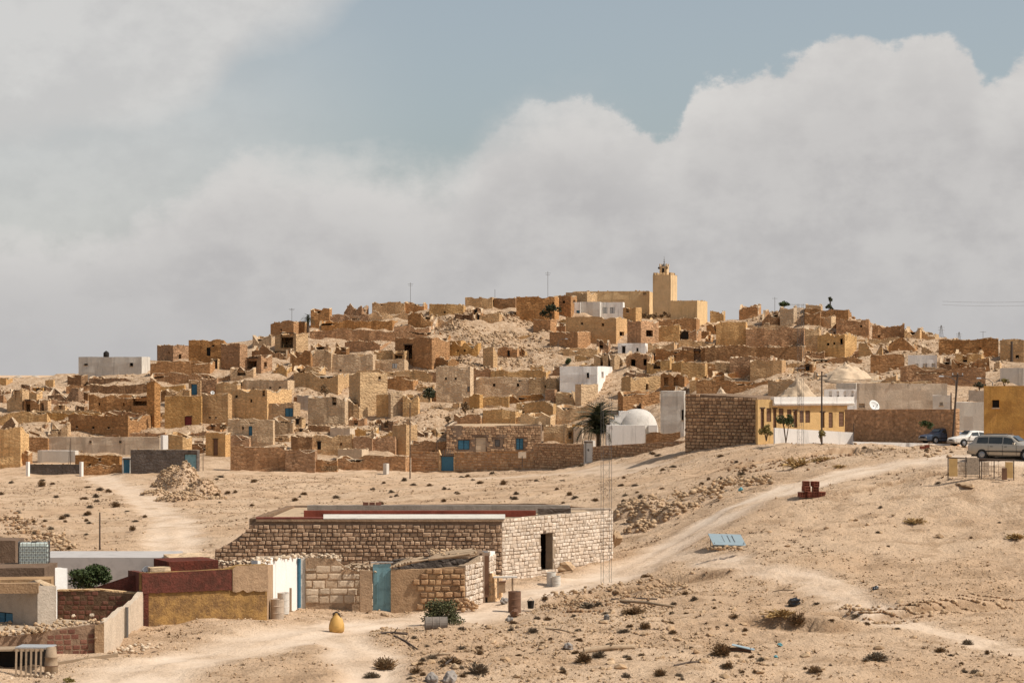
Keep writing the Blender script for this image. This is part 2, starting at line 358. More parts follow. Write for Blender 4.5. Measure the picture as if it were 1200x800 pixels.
def make_mats():
    earth('adobe', (0.40, 0.265, 0.16), 0.0, 0.12, blot=0.6)
    earth('brown', (0.46, 0.255, 0.125), 0.5, 0.32, blk=(.42,.2))
    earth('dkbrown', (0.33, 0.19, 0.10), 0.5, 0.35, blk=(.42,.2))
    earth('tan', (0.62, 0.40, 0.205), 0.3, 0.3, blk=(.42,.2))
    earth('orange', (0.58, 0.35, 0.16), 0.15, 0.2, blot=0.5)
    earth('pale', (0.63, 0.44, 0.26), 0.2, 0.22, blot=0.5, blk=(.42,.2))
    earth('paleplain', (0.60, 0.47, 0.34), 0.0, 0.15, blot=0.35)
    earth('grey', (0.44, 0.37, 0.30), 0.0, 0.1, blot=0.4)
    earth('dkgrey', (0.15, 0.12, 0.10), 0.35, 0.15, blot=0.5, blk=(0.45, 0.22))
    earth('white', (0.78, 0.74, 0.69), 0.0, 0.06, blot=0.12, dark=(0.6, 0.52, 0.42), bstr=0.25)
    earth('offwhite', (0.60, 0.55, 0.48), 0.0, 0.08, blot=0.2, bstr=0.3)
    earth('mosque', (0.68, 0.48, 0.27), 0.0, 0.0, blot=0.3)
    earth('adobedark', (0.20, 0.13, 0.085), 0.0, 0.0, blot=0.6)
    earth('ochre', (0.55, 0.31, 0.10), 0.0, 0.05, blot=0.5, dark=(0.30, 0.16, 0.065), bstr=0.5)
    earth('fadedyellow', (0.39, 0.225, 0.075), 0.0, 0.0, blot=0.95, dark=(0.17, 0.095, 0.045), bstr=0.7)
    earth('schoolwall', (0.68, 0.45, 0.21), 0.0, 0.05, blot=0.3)
    earth('redpaint', (0.155, 0.05, 0.036), 0.0, 0.05, blot=0.95, dark=(0.08, 0.035, 0.025), bstr=0.7)
    earth('mortar', (0.24, 0.16, 0.105), 0.0, 0.1, blot=0.5)
    earth('mortar_light', (0.36, 0.265, 0.18), 0.0, 0.1, blot=0.4)
    earth('roof', (0.50, 0.37, 0.25), 0.0, 0.25, blot=0.4)
    earth('concrete', (0.30, 0.26, 0.22), 0.0, 0.1, blot=0.4)
    stone_mat('stone', (0.55, 0.37, 0.22), (0.36, 0.22, 0.13))
    stone_mat('palestone', (0.62, 0.50, 0.37), (0.50, 0.37, 0.25), 0.35)
    stone_mat('rubble', (0.49, 0.35, 0.22), (0.38, 0.25, 0.145), 0.5)
    earth('crest', (0.60, 0.44, 0.285), 0.0, 0.2, blot=0.4)  # wall tops paler than the walls: sunlight put into their colour
    stone_mat('claybrick', (0.19, 0.08, 0.055), (0.25, 0.12, 0.08), 0.4)
    plain('blue', (0.05, 0.16, 0.24), 0.6, grime=0.4)
    plain('paleblue', (0.20, 0.36, 0.40), 0.6, grime=0.6, gscale=3, vary=0)
    plain('door_wood', (0.16, 0.085, 0.05), 0.8)
    plain('red', (0.17, 0.03, 0.025), 0.7)
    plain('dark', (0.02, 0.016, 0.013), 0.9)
    plain('metal', (0.16, 0.15, 0.14), 0.5, 0.6)
    plain('lightmetal', (0.5, 0.5, 0.49), 0.45, 0.5)
    plain('rust', (0.17, 0.09, 0.055), 0.85, grime=0.6, gscale=4)
    plain('polewood', (0.085, 0.06, 0.045), 0.9, grime=0.4)
    plain('drywood', (0.36, 0.26, 0.17), 0.9, grime=0.5)
    plain('dish', (0.55, 0.54, 0.51), 0.5)
    plain('plastic_white', (0.7, 0.75, 0.72), 0.4)
    plain('tyre', (0.02, 0.02, 0.02), 0.85)
    plain('rim', (0.35, 0.35, 0.36), 0.35, 0.7)
    plain('creamdoor', (0.55, 0.43, 0.30), 0.7)
    plain('jug', (0.52, 0.30, 0.085), 0.6, grime=0.6, gscale=3)
    plain('palmleaf', (0.04, 0.045, 0.018), 0.6, vary=0.4)
    plain('leaf', (0.055, 0.075, 0.022), 0.65, vary=0.45)
    plain('yellowleaf', (0.22, 0.17, 0.05), 0.7, vary=0.4)
    plain('dryscrub', (0.21, 0.13, 0.065), 0.9, vary=0.45)
    plain('drygrass', (0.40, 0.26, 0.11), 0.9, vary=0.4)
    plain('greyscrub', (0.20, 0.15, 0.10), 0.9, vary=0.45)
    plain('trunk', (0.11, 0.07, 0.045), 0.95, grime=0.5)
make_mats()
def ground_mat():
    m, t, b = pmat('ground', 0.97, 0.08)
    p = wpos(t)
    at = t.nodes.new('ShaderNodeAttribute'); at.attribute_name = 'track'
    n0 = tnoise(t, p, 0.09, 5, 0.6); n1 = tnoise(t, p, 0.5, 6, 0.65, 0.3); n2 = tnoise(t, p, 3.0, 5, 0.7); n3 = tnoise(t, p, 14, 4, 0.7)
    base = mixc(t, smooth(t, n0, 0.38, 0.62), (0.56, 0.38, 0.24), (0.63, 0.45, 0.30))
    base = mixc(t, mth(t, 'MULTIPLY', smooth(t, n1, 0.48, 0.64), 0.75), base, (0.40, 0.26, 0.155))
    base = mixc(t, mth(t, 'MULTIPLY', smooth(t, n2, 0.52, 0.72), 0.45), base, (0.35, 0.225, 0.13))
    base = mixc(t, mth(t, 'MULTIPLY', smooth(t, n3, 0.56, 0.70), 0.5), base, (0.66, 0.52, 0.39))
    v = t.nodes.new('ShaderNodeTexVoronoi'); t.links.new(p, v.inputs['Vector']); v.inputs['Scale'].default_value = 5.0
    peb = mth(t, 'SUBTRACT', 1.0, smooth(t, v.outputs['Distance'], 0.12, 0.34))
    keep = smooth(t, n1, 0.42, 0.6)
    nt_ = mth(t, 'SUBTRACT', 1.0, at.outputs['Fac'])
    base = mixc(t, mth(t, 'MULTIPLY', mth(t, 'MULTIPLY', peb, keep), mth(t, 'MULTIPLY', nt_, 0.5)), base, (0.36, 0.25, 0.165))
    trk = mixc(t, smooth(t, n1, 0.4, 0.65), (0.66, 0.53, 0.41), (0.60, 0.465, 0.345))
    trk = mixc(t, mth(t, 'MULTIPLY', smooth(t, n2, 0.5, 0.75), 0.4), trk, (0.52, 0.385, 0.265))
    col = mixc(t, mth(t, 'MULTIPLY', at.outputs['Fac'], 0.95), base, trk)
    ab = t.nodes.new('ShaderNodeAttribute'); ab.attribute_name = 'bank'
    col = mixc(t, mth(t, 'MULTIPLY', ab.outputs['Fac'], 0.85), col, mixc(t, n2, (0.30, 0.18, 0.095), (0.20, 0.115, 0.06)))
    ah = t.nodes.new('ShaderNodeAttribute'); ah.attribute_name = 'hill'
    n4 = tnoise(t, p, 1.3, 6, 0.75)
    hcol = mixc(t, smooth(t, n4, 0.40, 0.60), (0.33, 0.205, 0.115), (0.55, 0.40, 0.27))
    hcol = mixc(t, mth(t, 'MULTIPLY', smooth(t, n3, 0.5, 0.65), 0.5), hcol, (0.60, 0.45, 0.31))
    col = mixc(t, mth(t, 'MULTIPLY', ah.outputs['Fac'], 0.85), col, hcol)
    t.links.new(col, b.inputs['Base Color'])
    nr = bump(t, None, mth(t, 'MULTIPLY', n2, mth(t, 'SUBTRACT', 1.0, mth(t, 'MULTIPLY', at.outputs['Fac'], 0.8))), 0.9, 0.3)
    notrk = mth(t, 'SUBTRACT', 1.0, mth(t, 'MULTIPLY', at.outputs['Fac'], 0.8))
    nr = bump(t, None, mth(t, 'MULTIPLY', notrk, mth(t, 'ADD', n3, mth(t, 'MULTIPLY', mth(t, 'MULTIPLY', peb, keep), nt_))), 0.65, 0.07, nr)
    t.links.new(nr, b.inputs['Normal'])
    return m
ground_mat()
# ------------------------------------------------------------------ object helpers
def tag(o, label=None, cat=None, group=None, kind=None):
    if label: o['label'] = label
    if cat: o['category'] = cat
    if group: o['group'] = group
    if kind: o['kind'] = kind
    return o
def thing(name, label, cat, loc=(0, 0, 0), rz=0.0, group=None):
    o = bpy.data.objects.new(name, None); COL.objects.link(o); o.empty_display_size = 0.3
    o.location = loc; o.rotation_euler = (0, 0, rz)
    return tag(o, label, cat, group)
def mesh(name, verts, faces, mat, uvs=None, smoothf=False, attrs=None):
    me = bpy.data.meshes.new(name)
    me.from_pydata([tuple(v) for v in verts], [], faces)
    for mm in (mat if isinstance(mat, (list, tuple)) else [mat]): me.materials.append(MATS[mm] if isinstance(mm, str) else mm)
    if uvs is not None:
        ul = me.uv_layers.new(name='UVMap'); flat = []
        for f, us in zip(faces, uvs):
            for u in us: flat.extend(u)
        ul.data.foreach_set('uv', flat)
    if smoothf: me.polygons.foreach_set('use_smooth', [True] * len(faces))
    me.update()
    return me
def link(me, name, parent=None, loc=None, rot=None, scale=None):
    o = bpy.data.objects.new(name, me); COL.objects.link(o)
    if parent: o.parent = parent
    if loc is not None: o.location = loc
    if rot is not None: o.rotation_euler = rot
    if scale is not None: o.scale = scale
    return o
class MB:
    """collects simple shapes into one mesh"""
    def __init__(s): s.v = []; s.f = []; s.u = []; s.mi = {}
    def quad(s, a, b, c, d, uv=None):
        i = len(s.v); s.v += [a, b, c, d]; s.f.append((i, i + 1, i + 2, i + 3)); s.u.append(uv or [(0, 0), (1, 0), (1, 1), (0, 1)])
    def poly(s, pts):
        i = len(s.v); s.v += list(pts); s.f.append(tuple(range(i, i + len(pts)))); s.u.append([(p[0], p[1]) for p in pts])
    def box(s, c, size, rz=0.0, M=None, taper=1.0):
        sx, sy, sz = size[0] / 2, size[1] / 2, size[2] / 2
        c = Vector(c); i = len(s.v); Mx = Matrix.Rotation(rz, 3, 'Z') if M is None else M
        for z in (-1, 1):
            k = taper if z > 0 else 1.0
            for x, y in ((-1, -1), (1, -1), (1, 1), (-1, 1)):
                s.v.append(c + Mx @ Vector((x * sx * k, y * sy * k, z * sz)))
        for f in ((3, 2, 1, 0), (4, 5, 6, 7), (0, 1, 5, 4), (1, 2, 6, 5), (2, 3, 7, 6), (3, 0, 4, 7)):
            s.f.append(tuple(i + k for k in f)); s.u.append([(0, 0), (1, 0), (1, 1), (0, 1)])
        return s
    def tube(s, pts, r, n=6, cap=True):
        pts = [Vector(p) for p in pts]; rs = r if isinstance(r, (list, tuple)) else [r] * len(pts)
        rings = []
        for k, p in enumerate(pts):
            t = (pts[min(k + 1, len(pts) - 1)] - pts[max(k - 1, 0)]).normalized()
            a = t.cross(Vector((0, 0, 1)) if abs(t.z) < 0.9 else Vector((1, 0, 0))).normalized(); b = t.cross(a)
            i = len(s.v); rings.append(i)
            for j in range(n):
                w = 2 * pi * j / n; s.v.append(p + (a * cos(w) + b * sin(w)) * rs[k])
        for k in range(len(pts) - 1):
            for j in range(n):
                s.f.append((rings[k] + j, rings[k] + (j + 1) % n, rings[k + 1] + (j + 1) % n, rings[k + 1] + j)); s.u.append([(0, 0), (1, 0), (1, 1), (0, 1)])
        if cap:
            for k in (0, -1):
                s.f.append(tuple(rings[k] + j for j in range(n))); s.u.append([(0, 0)] * n)
        return s
    def lathe(s, prof, n=16, c=(0, 0, 0), M=None):
        c = Vector(c); i = len(s.v)
        for r, z in prof:
            for j in range(n):
                v = Vector((r * cos(2 * pi * j / n), r * sin(2 * pi * j / n), z)); s.v.append(c + (M @ v if M else v))
        for k in range(len(prof) - 1):
            for j in range(n):
                s.f.append((i + k * n + j, i + k * n + (j + 1) % n, i + (k + 1) * n + (j + 1) % n, i + (k + 1) * n + j)); s.u.append([(0, 0), (1, 0), (1, 1), (0, 1)])
        return s
    def build(s, name, mat, parent=None, smoothf=False, loc=None, rot=None):
        me = mesh(name, s.v, s.f, mat, s.u, smoothf)
        for k, v in s.mi.items(): me.polygons[k].material_index = v
        return link(me, name, parent, loc, rot)
def local(p, root):
    """world point -> the root's own frame (roots turn about z only)"""
    d = Vector(p) - Vector(root.location); a = -root.rotation_euler.z
    return Vector((d.x * cos(a) - d.y * sin(a), d.x * sin(a) + d.y * cos(a), d.z))

# ------------------------------------------------------------------ ground
def build_ground():
    def axis(segs):
        out = []
        for a, b, st in segs: out += list(np.arange(a, b, st))
        return np.array(out)
    def geo(a, b, n): return list(np.geomspace(a, b, n))
    xs = axis([(-110, -34, 0.9), (-34, 36, 0.3), (36, 112, 0.9)])
    xs = np.concatenate([-np.array(geo(112, 30000, 22))[::-1], xs, np.array(geo(113, 30000, 22))])
    ys = axis([(60, 82, 1.0), (82, 152, 0.27), (152, 300, 0.6), (300, 470, 1.1)])
    ys = np.concatenate([-np.array(geo(40, 30000, 12))[::-1], np.array([-20, 0, 20, 40]), ys, np.array(geo(472, 40000, 30))])
    X, Y = np.meshgrid(xs, ys); Z = hgt(X, Y); T = track_mask(X, Y)
    V = np.stack([X.ravel(), Y.ravel(), Z.ravel()], 1)
    ny, nx = X.shape
    I = np.arange(nx * ny).reshape(ny, nx)
    Fq = np.stack([I[:-1, :-1].ravel(), I[:-1, 1:].ravel(), I[1:, 1:].ravel(), I[1:, :-1].ravel()], 1)
    me = bpy.data.meshes.new('ground')
    me.vertices.add(len(V)); me.vertices.foreach_set('co', V.ravel())
    me.loops.add(len(Fq) * 4); me.loops.foreach_set('vertex_index', Fq.ravel())
    me.polygons.add(len(Fq)); me.polygons.foreach_set('loop_start', np.arange(0, len(Fq) * 4, 4)); me.polygons.foreach_set('loop_total', np.full(len(Fq), 4))
    me.polygons.foreach_set('use_smooth', np.ones(len(Fq), bool))
    a = me.attributes.new('track', 'FLOAT', 'POINT'); a.data.foreach_set('value', T.ravel())
    a3 = me.attributes.new('bank', 'FLOAT', 'POINT'); a3.data.foreach_set('value', bank_mask(X, Y).ravel()); a2 = me.attributes.new('hill', 'FLOAT', 'POINT'); a2.data.foreach_set('value', hill_mask(X, Y).ravel())
    me.update(); me.validate()
    me.materials.append(MATS['ground'])
    o = link(me, 'ground'); o['kind'] = 'structure'
build_ground()

# ------------------------------------------------------------------ walls with openings
def wall_face(mb, A, B, z0, ztops, openings, rg, amp, cell=0.9, flip=False):
    """outer skin of a wall from A to B (xy), tops vary along it; openings = (u0,u1,v0,v1) in metres along / absolute z"""
    A = Vector(A); B = Vector(B); Ln = (B - A).length
    if Ln < 0.01: return
    dirv = (B - A) / Ln; nrm = Vector((dirv.y, -dirv.x))
    us = {0.0, Ln}
    n = max(1, int(Ln / cell))
    for i in range(1, n): us.add(Ln * (i + (mnoise.noise(Vector((i * 1.7, A.x, A.y))) * .5 if amp > .08 else 0)) / n)
    for o in openings: us.add(o[0]); us.add(o[1])
    us = sorted(us)
    u2 = [us[0]]
    for u in us[1:]:
        if u - u2[-1] > 0.05 or any(abs(u - o[k]) < 1e-6 for o in openings for k in (0, 1)): u2.append(u)
    us = u2
    zt = [ztops(u / Ln) for u in us]
    z0 = min(z0, min(zt) - 0.4); zmin = min(zt)
    vs = {z0}
    for o in openings: vs.add(o[2]); vs.add(o[3])
    zc = z0 + 1.1
    while zc < zmin - 0.5: vs.add(zc); zc += 1.1
    vs = sorted(v for v in vs if v < zmin - 0.02)
    v2 = [vs[0]]
    for v in vs[1:]:
        if v - v2[-1] > 0.08 or any(abs(v - o[k]) < 1e-6 for o in openings for k in (2, 3)): v2.append(v)
    vs = v2
    def pt(i, j):
        u = us[i]; z = vs[j] if j < len(vs) else zt[i]
        edge = i in (0, len(us) - 1)
        o = 0.0 if (edge or amp == 0) else (mnoise.noise(Vector((u * 0.7 + A.x, z * 0.8, A.y * 0.37))) * amp)
        q = A + dirv * u + nrm * o
        return Vector((q.x, q.y, z))
    for i in range(len(us) - 1):
        for j in range(len(vs)):
            um = (us[i] + us[i + 1]) / 2
            va = vs[j]; vb = vs[j + 1] if j + 1 < len(vs) else min(zt[i], zt[i + 1])
            vm = (va + vb) / 2
            if any(o[0] - 1e-6 < um < o[1] + 1e-6 and o[2] - 1e-6 < vm < o[3] + 1e-6 for o in openings): continue
            a, b, c, d = pt(i, j), pt(i + 1, j), pt(i + 1, j + 1), pt(i, j + 1)
            off = (A.x * 1.7 + A.y) % 7
            mb.quad(a, b, c, d, [(us[i] + off, a.z), (us[i + 1] + off, b.z), (us[i + 1] + off, c.z), (us[i] + off, d.z)])
    for o in openings:                                   # reveals
        t = 0.32
        def q(u, z, dd): w = A + dirv * u - nrm * dd; return Vector((w.x, w.y, z))
        u0, u1, v0, v1 = o[:4]
        for (ua, za, ub, zb) in ((u0, v0, u0, v1), (u0, v1, u1, v1), (u1, v1, u1, v0), (u1, v0, u0, v0)):
            mb.quad(q(ua, za, 0.0), q(ub, zb, 0.0), q(ub, zb, t), q(ua, za, t))
    return us, zt, dirv, nrm

HID = [0]
_clod = []
def edge_clods(root, ring, amount, rg, mat):
    """loose stones and lumps lying along the wall tops"""
    if mat in ('white', 'offwhite', 'ochre', 'schoolwall'): return
    if not _clod:
        for s in range(6):
            r = random.Random(s + 300); ph = []
            for z, k in ((-.5, .8), (0.05, 1.0), (.45, .55)):
                for j in range(5): a = 2 * pi * j / 5 + s; ph.append((cos(a) * .5 * k * r.uniform(.7, 1.2), sin(a) * .5 * k * r.uniform(.7, 1.2), z * r.uniform(.7, 1.1)))
            _clod.append(ph)
    vs, fs = [], []
    for inn in ring[:2]:
        for (p, q, u), (p2, q2, u2) in zip(inn[:-1], inn[1:]):
            n = int(abs(u2 - u) * amount * 7 * rg.random() + rg.random() * .8)
            for _ in range(n):
                f, g = rg.random(), rg.random(); c = (p.lerp(p2, f)).lerp(q.lerp(q2, f), g); s = rg.uniform(.08, .20) + .16 * rg.random() ** 3 * (1 + amount)
                c = local(c, root); k = len(vs); sx, sy, sz = s * rg.uniform(.8, 1.6), s * rg.uniform(.8, 1.4), s * rg.uniform(.5, .9)
                for v in _clod[rg.randrange(6)]: vs.append((c.x + v[0] * sx, c.y + v[1] * sy, c.z + v[2] * sz + sz * .3))
                for a in (0, 5):
                    for j in range(5): fs.append((k + a + j, k + a + (j + 1) % 5, k + a + 5 + (j + 1) % 5, k + a + 5 + j))
                fs.append(tuple(k + 10 + j for j in range(5)))
    if vs: link(mesh('loose_stones', vs, fs, 'rubble'), 'loose_stones', root)['kind'] = 'stuff'
RECTS = []
def block(x0, xc, x1, yt, yb, mat='brown', label='', feats=(), name='house', cat='house', ruin=0.0, openroof=False,
          slope=0.0, dist=None, depth=None, ang=None, roofmat='roof', parapet=0.35, group=None, sink=2.0, curve=None):
    """a flat-roofed block whose near corner stands at photo x = xc; left face x0..xc, right face xc..x1"""
    HID[0] += 1; rg = random.Random(HID[0] * 77 + 5)
    d = dist or hit((x0 + x1) / 2, yb)
    RECTS.append((x0, x1, yt, yb))
    pl_, pr = max(xc - x0, 0.0), max(x1 - xc, 0.0)
    if ang is None:
        if pr < 0.5: a = R(rg.uniform(0.3, 2.0))
        elif pl_ < 0.5: a = R(88)
        else: a = min(max(atan2(pr, pl_), R(9)), R(78))
    else: a = R(ang)
    tl = Vector((-cos(a), sin(a))); tr = Vector((sin(a), cos(a)))     # along left face going left/back; along right face going right/back
    k = d / FPX
    C = Vector(((xc - 600) * k, d))
    def length(tx, ty, px):                                    # metres along a face until the sight line at photo x
        # (C.x + t*tx) / (C.y + t*ty) = (px-600)/FPX
        s = (px - 600) / FPX; den = tx - s * ty
        return (s * C.y - C.x) / den if abs(den) > 1e-5 else 1.0
    wl = length(tl.x, tl.y, x0) if pl_ > 0.5 else (depth or 5.0)
    wr = length(tr.x, tr.y, x1) if pr > 0.5 else (depth or 5.0)
    wl = min(max(wl, 0.35), 60); wr = min(max(wr, 0.35), 60)
    if pr > 0.5 and depth and pl_ > 0.5 and ang is not None: pass
    zt = CAMZ - (yt - HZ) * k; zb = CAMZ - (yb - HZ) * k
    Pl = C + tl * wl; Pr = C + tr * wr; Pb = Pl + tr * wr
    z0 = min(zb, gz(Pl.x, Pl.y), gz(C.x, C.y), gz(Pr.x, Pr.y), gz(Pb.x, Pb.y)) - (0.6 if sink else 0)
    z0 = max(z0, zb - 5.0)
    root = thing(name, label, cat, (C.x, C.y, zb), -a, group)
    def wv(p, z): return Vector((p.x, p.y, z))
    def topf(seed, sl0=0.0, sl1=0.0):
        def f(u):
            z = zt + sl0 + (sl1 - sl0) * u
            neat = mat in ('white', 'offwhite', 'paleplain', 'dkgrey', 'ochre', 'schoolwall') or name in ('mosque_hall', 'mosque_annex', 'minaret')
            z += mnoise.noise(Vector((u * 4.0 + seed, seed * 1.3, 0))) * ((0.04 if neat else 0.22) + ruin * 0.8)
            if not neat and mnoise.noise(Vector((u * 2.3 + seed * 3, 9.1, seed))) > .22: z -= .28 + ruin * .8      # a fallen stretch
            if ruin > 0: z -= abs(mnoise.noise(Vector((u * 9 + seed * 2.1, 3.3, seed)))) * ruin * 1.8
            if curve: z += curve(u)
            return z
        return f
    fl, fr = [], []
    fparts = []
    for ft in feats:                                          # (kind, cx, cy, w, h) in photo px
        kind, cx, cy, w, h = ft
        right = cx > xc and pr > 0.5
        t = tr if right else tl
        u = length(t.x, t.y, cx); du = abs(length(t.x, t.y, cx + w / 2) - length(t.x, t.y, cx - w / 2)) / 2
        pd = C.y + t.y * u
        zc = CAMZ - (cy - HZ) * pd / FPX; hh = h * pd / FPX / 2
        mxl = wr if right else wl
        u0, u1 = max(u - du, 0.1), min(u + du, mxl - 0.1)
        if u1 - u0 < 0.12: continue
        (fr if right else fl).append((u0, u1, zc - hh, min(zc + hh, zt - 0.15)))
        fparts.append((kind, right, u0, u1, zc - hh, min(zc + hh, zt - 0.15)))
    # left face runs Pl -> C ; openings measured from C so flip
    if mat in ('brown', 'dkbrown', 'tan', 'pale'): ruin += 0.12
    if mat in ('brown', 'dkbrown', 'tan', 'pale', 'orange') and not openroof and name == 'house' and wl > 4 and rg.random() < .5:   # plain faces get a small vent or slit
        for _ in range(rg.choice([1, 2])):
            uu = rg.uniform(.8, wl - .8); z_ = zt - rg.uniform(.9, 1.6)
            if z_ - .6 > zb and all(uu + .3 < o[0] - .3 or uu > o[1] + .3 for o in fl): fl.append((uu, uu + rg.uniform(.2, .4), z_ - rg.uniform(.25, .5), z_)); 
    mb = MB(); amp = 0.12 + ruin * 0.35
    sd = rg.uniform(0, 50)
    sl = m_at(slope, d)
    tL = topf(sd, sl, 0.0); tR = topf(sd + 7, 0.0, 0.0); tB = topf(sd + 13, 0.0, sl); tBL = topf(sd + 21, sl, sl)
    c0 = tL(1.0)
    tops = {}
    def blend(f, ea, eb):
        fa, fb = f(0), f(1)
        return lambda u: f(u) + (ea - fa) * max(0, 1 - u * 4) + (eb - fb) * max(0, u * 4 - 3)
    zPl, zC, zPr, zPb = tL(0), tL(1), tR(1), tB(0.0) if False else zt + sl
    specs = [(Pl, C, blend(tL, zPl, zC), [(wl - o[1], wl - o[0], o[2], o[3]) for o in fl]),
             (C, Pr, blend(tR, zC, zPr), fr),
             (Pr, Pb, blend(tB, zPr, zPb), []),
             (Pb, Pl, blend(tBL, zPb, zPl), [])]
    th = min(0.38, wl * 0.3, wr * 0.3)
    cen = (Pl + C + Pr + Pb) / 4
    ring = []
    for A, B, f, ops in specs:
        res = wall_face(mb, A, B, z0, f, ops, rg, amp)
        us, zts, dv, nr = res
        Ln = (B - A).length
        inn = []
        for u, z in zip(us, zts):
            uu = min(max(u, th), Ln - th); q = A + dv * uu - nr * th
            o = 0.0 if u in (us[0], us[-1]) else (mnoise.noise(Vector((u * 0.7 + A.x, z * 0.8, A.y * 0.37))) * amp)
            p = A + dv * u + nr * o
            inn.append((Vector((p.x, p.y, z)), Vector((q.x, q.y, z - 0.02)), u))
        ring.append(inn)
    zr = zt - parapet + min(0, sl) - (ruin * 0.5)
    if openroof: zr = max(zb + 0.1, zt - 2.6 - max(0, -sl))
    for inn in ring:
        for (p, q, u), (p2, q2, u2) in zip(inn[:-1], inn[1:]):
            mb.mi[len(mb.f)] = 1; mb.quad(p, p2, q2, q, [(u, 0), (u2, 0), (u2, th), (u, th)])
            mb.quad(q, q2, Vector((q2.x, q2.y, zr - 0.3)), Vector((q.x, q.y, zr - 0.3)), [(u, q.z), (u2, q2.z), (u2, zr), (u, zr)])
    mb.v = [local(v, root) for v in mb.v]
    mb.build('wall', [mat, 'white' if mat in ('white', 'offwhite') else 'crest'], root)  # second material paints the rims paler, as if sunlit
    edge_clods(root, ring, 0.25 + ruin, rg, mat)
    rb = MB()
    inset = [Pl + (C - Pl).normalized() * th + tr * th, C + tl * th + tr * th, Pr + tl * th - tr * th, Pb + (C - Pl).normalized() * th - tr * th]
    nxr, nyr = max(2, int(wl / 1.5)), max(2, int(wr / 1.5))
    def rp(i, j):
        s, t2 = i / nxr, j / nyr
        q = inset[1] * (1 - s) * (1 - t2) + inset[0] * s * (1 - t2) + inset[2] * (1 - s) * t2 + inset[3] * s * t2
        return local((q.x, q.y, zr + mnoise.noise(Vector((q.x * 0.5, q.y * 0.5, 1))) * (0.08 + ruin * 0.5)), root)
    for i in range(nxr):
        for j in range(nyr): rb.quad(rp(i, j), rp(i, j + 1), rp(i + 1, j + 1), rp(i + 1, j), [(0, 0)] * 4)
    rb.build('roof' if not openroof else 'floor', roofmat, root)
    for kind, right, u0, u1, v0, v1 in fparts:
        t = tr if right else tl; nr = Vector((t.y, -t.x)) if right else Vector((-t.y, t.x))
        if not right: nr = Vector((-sin(a), -cos(a)))
        else: nr = Vector((cos(a), -sin(a)))
        opening_part(root, kind, C, t, nr, u0, u1, v0, v1)
    return root
def opening_part(root, kind, C, t, nr, u0, u1, v0, v1):
    """door, shutter, frame or grille set into a wall opening; kind 'w' leaves a dark hole with a sill"""
    w, h = u1 - u0, v1 - v0; um = (u0 + u1) / 2; vm = (v0 + v1) / 2
    def at(u, z, off): q = C + t * u + nr * off; return local((q.x, q.y, z), root)
    def panel(name, mat, ua, ub, za, zb_, off, th=0.05, par=None):
        mb = MB()
        a, b, c, d = at(ua, za, off), at(ub, za, off), at(ub, zb_, off), at(ua, zb_, off)
        n3 = (at(um, vm, off) - at(um, vm, off - th))
        for q in ((a, b, c, d), (a - n3, b - n3, c - n3, d - n3), (a, b, b - n3, a - n3), (b, c, c - n3, b - n3), (c, d, d - n3, c - n3), (d, a, a - n3, d - n3)): mb.quad(*q)
        return mb.build(name, mat, par or root)
    if kind == 'w':
        panel('sill', 'roof', u0 - 0.05, u1 + 0.05, v0 - 0.09, v0 + 0.005, 0.06, 0.25)
        return
    if kind == 'k':  # black panel stands in for the unlit room behind
        panel('window', 'dark', u0, u1, v0, v1, -0.22, 0.03); panel('sill', 'roof', u0 - 0.05, u1 + 0.05, v0 - 0.09, v0 + 0.005, 0.06, 0.2); return
    if kind == 'v':                                        # doorless opening
        panel('lintel', 'trunk', u0 - 0.12, u1 + 0.12, v1 - 0.01, v1 + 0.14, 0.03, 0.2); return
    if kind in ('wb', 'wg', 'wd', 'wk'):                   # window with shutter leaves
        mat = {'wb': 'blue', 'wg': 'metal', 'wd': 'door_wood', 'wk': 'lightmetal'}[kind]
        fr = panel('window', 'dark', u0, u1, v0, v1, -0.2, 0.03)
        n = 2 if w > 0.7 else 1
        for i in range(n):
            a = u0 + w * i / n + 0.04; b = u0 + w * (i + 1) / n - 0.04
            panel('shutter', mat, a, b, v0 + 0.04, v1 - 0.04, -0.06, 0.05)
            for j in range(1, 4):
                z = v0 + h * j / 4
                panel('batten', mat, a, b, z - 0.03, z + 0.03, -0.035, 0.03)
        return
    mat = {'d': 'door_wood', 'db': 'blue', 'dp': 'paleblue', 'dr': 'red', 'dc': 'creamdoor', 'dg': 'lightmetal', 'dk': 'dark'}[kind]
    d_ = panel('door', mat, u0 + 0.03, u1 - 0.03, v0, v1 - 0.03, -0.14, 0.06)
    for j in (0.2, 0.55, 0.85): panel('door_rail', mat, u0 + 0.05, u1 - 0.05, v0 + h * j - 0.04, v0 + h * j + 0.04, -0.11, 0.03)
    panel('lintel', 'trunk', u0 - 0.1, u1 + 0.1, v1 + 0.002, v1 + 0.12, 0.02, 0.2)
# ------------------------------------------------------------------ the village on the hill
def V(x0, xc, x1, yt, yb, mat, label, feats=(), **kw):
    kw.setdefault('name', 'house'); kw.setdefault('cat', 'house')
    return block(x0, xc, x1, yt, yb, mat, label, feats, **kw)
def WL(x0, xc, x1, yt, yb, mat, label, feats=(), **kw):   # terrace and yard walls: shallow blocks without a room
    kw.setdefault('name', 'stone_wall'); kw.setdefault('cat', 'wall'); kw.setdefault('depth', 0.6)
    return block(x0, xc, x1, yt, yb, mat, label, feats, **kw)
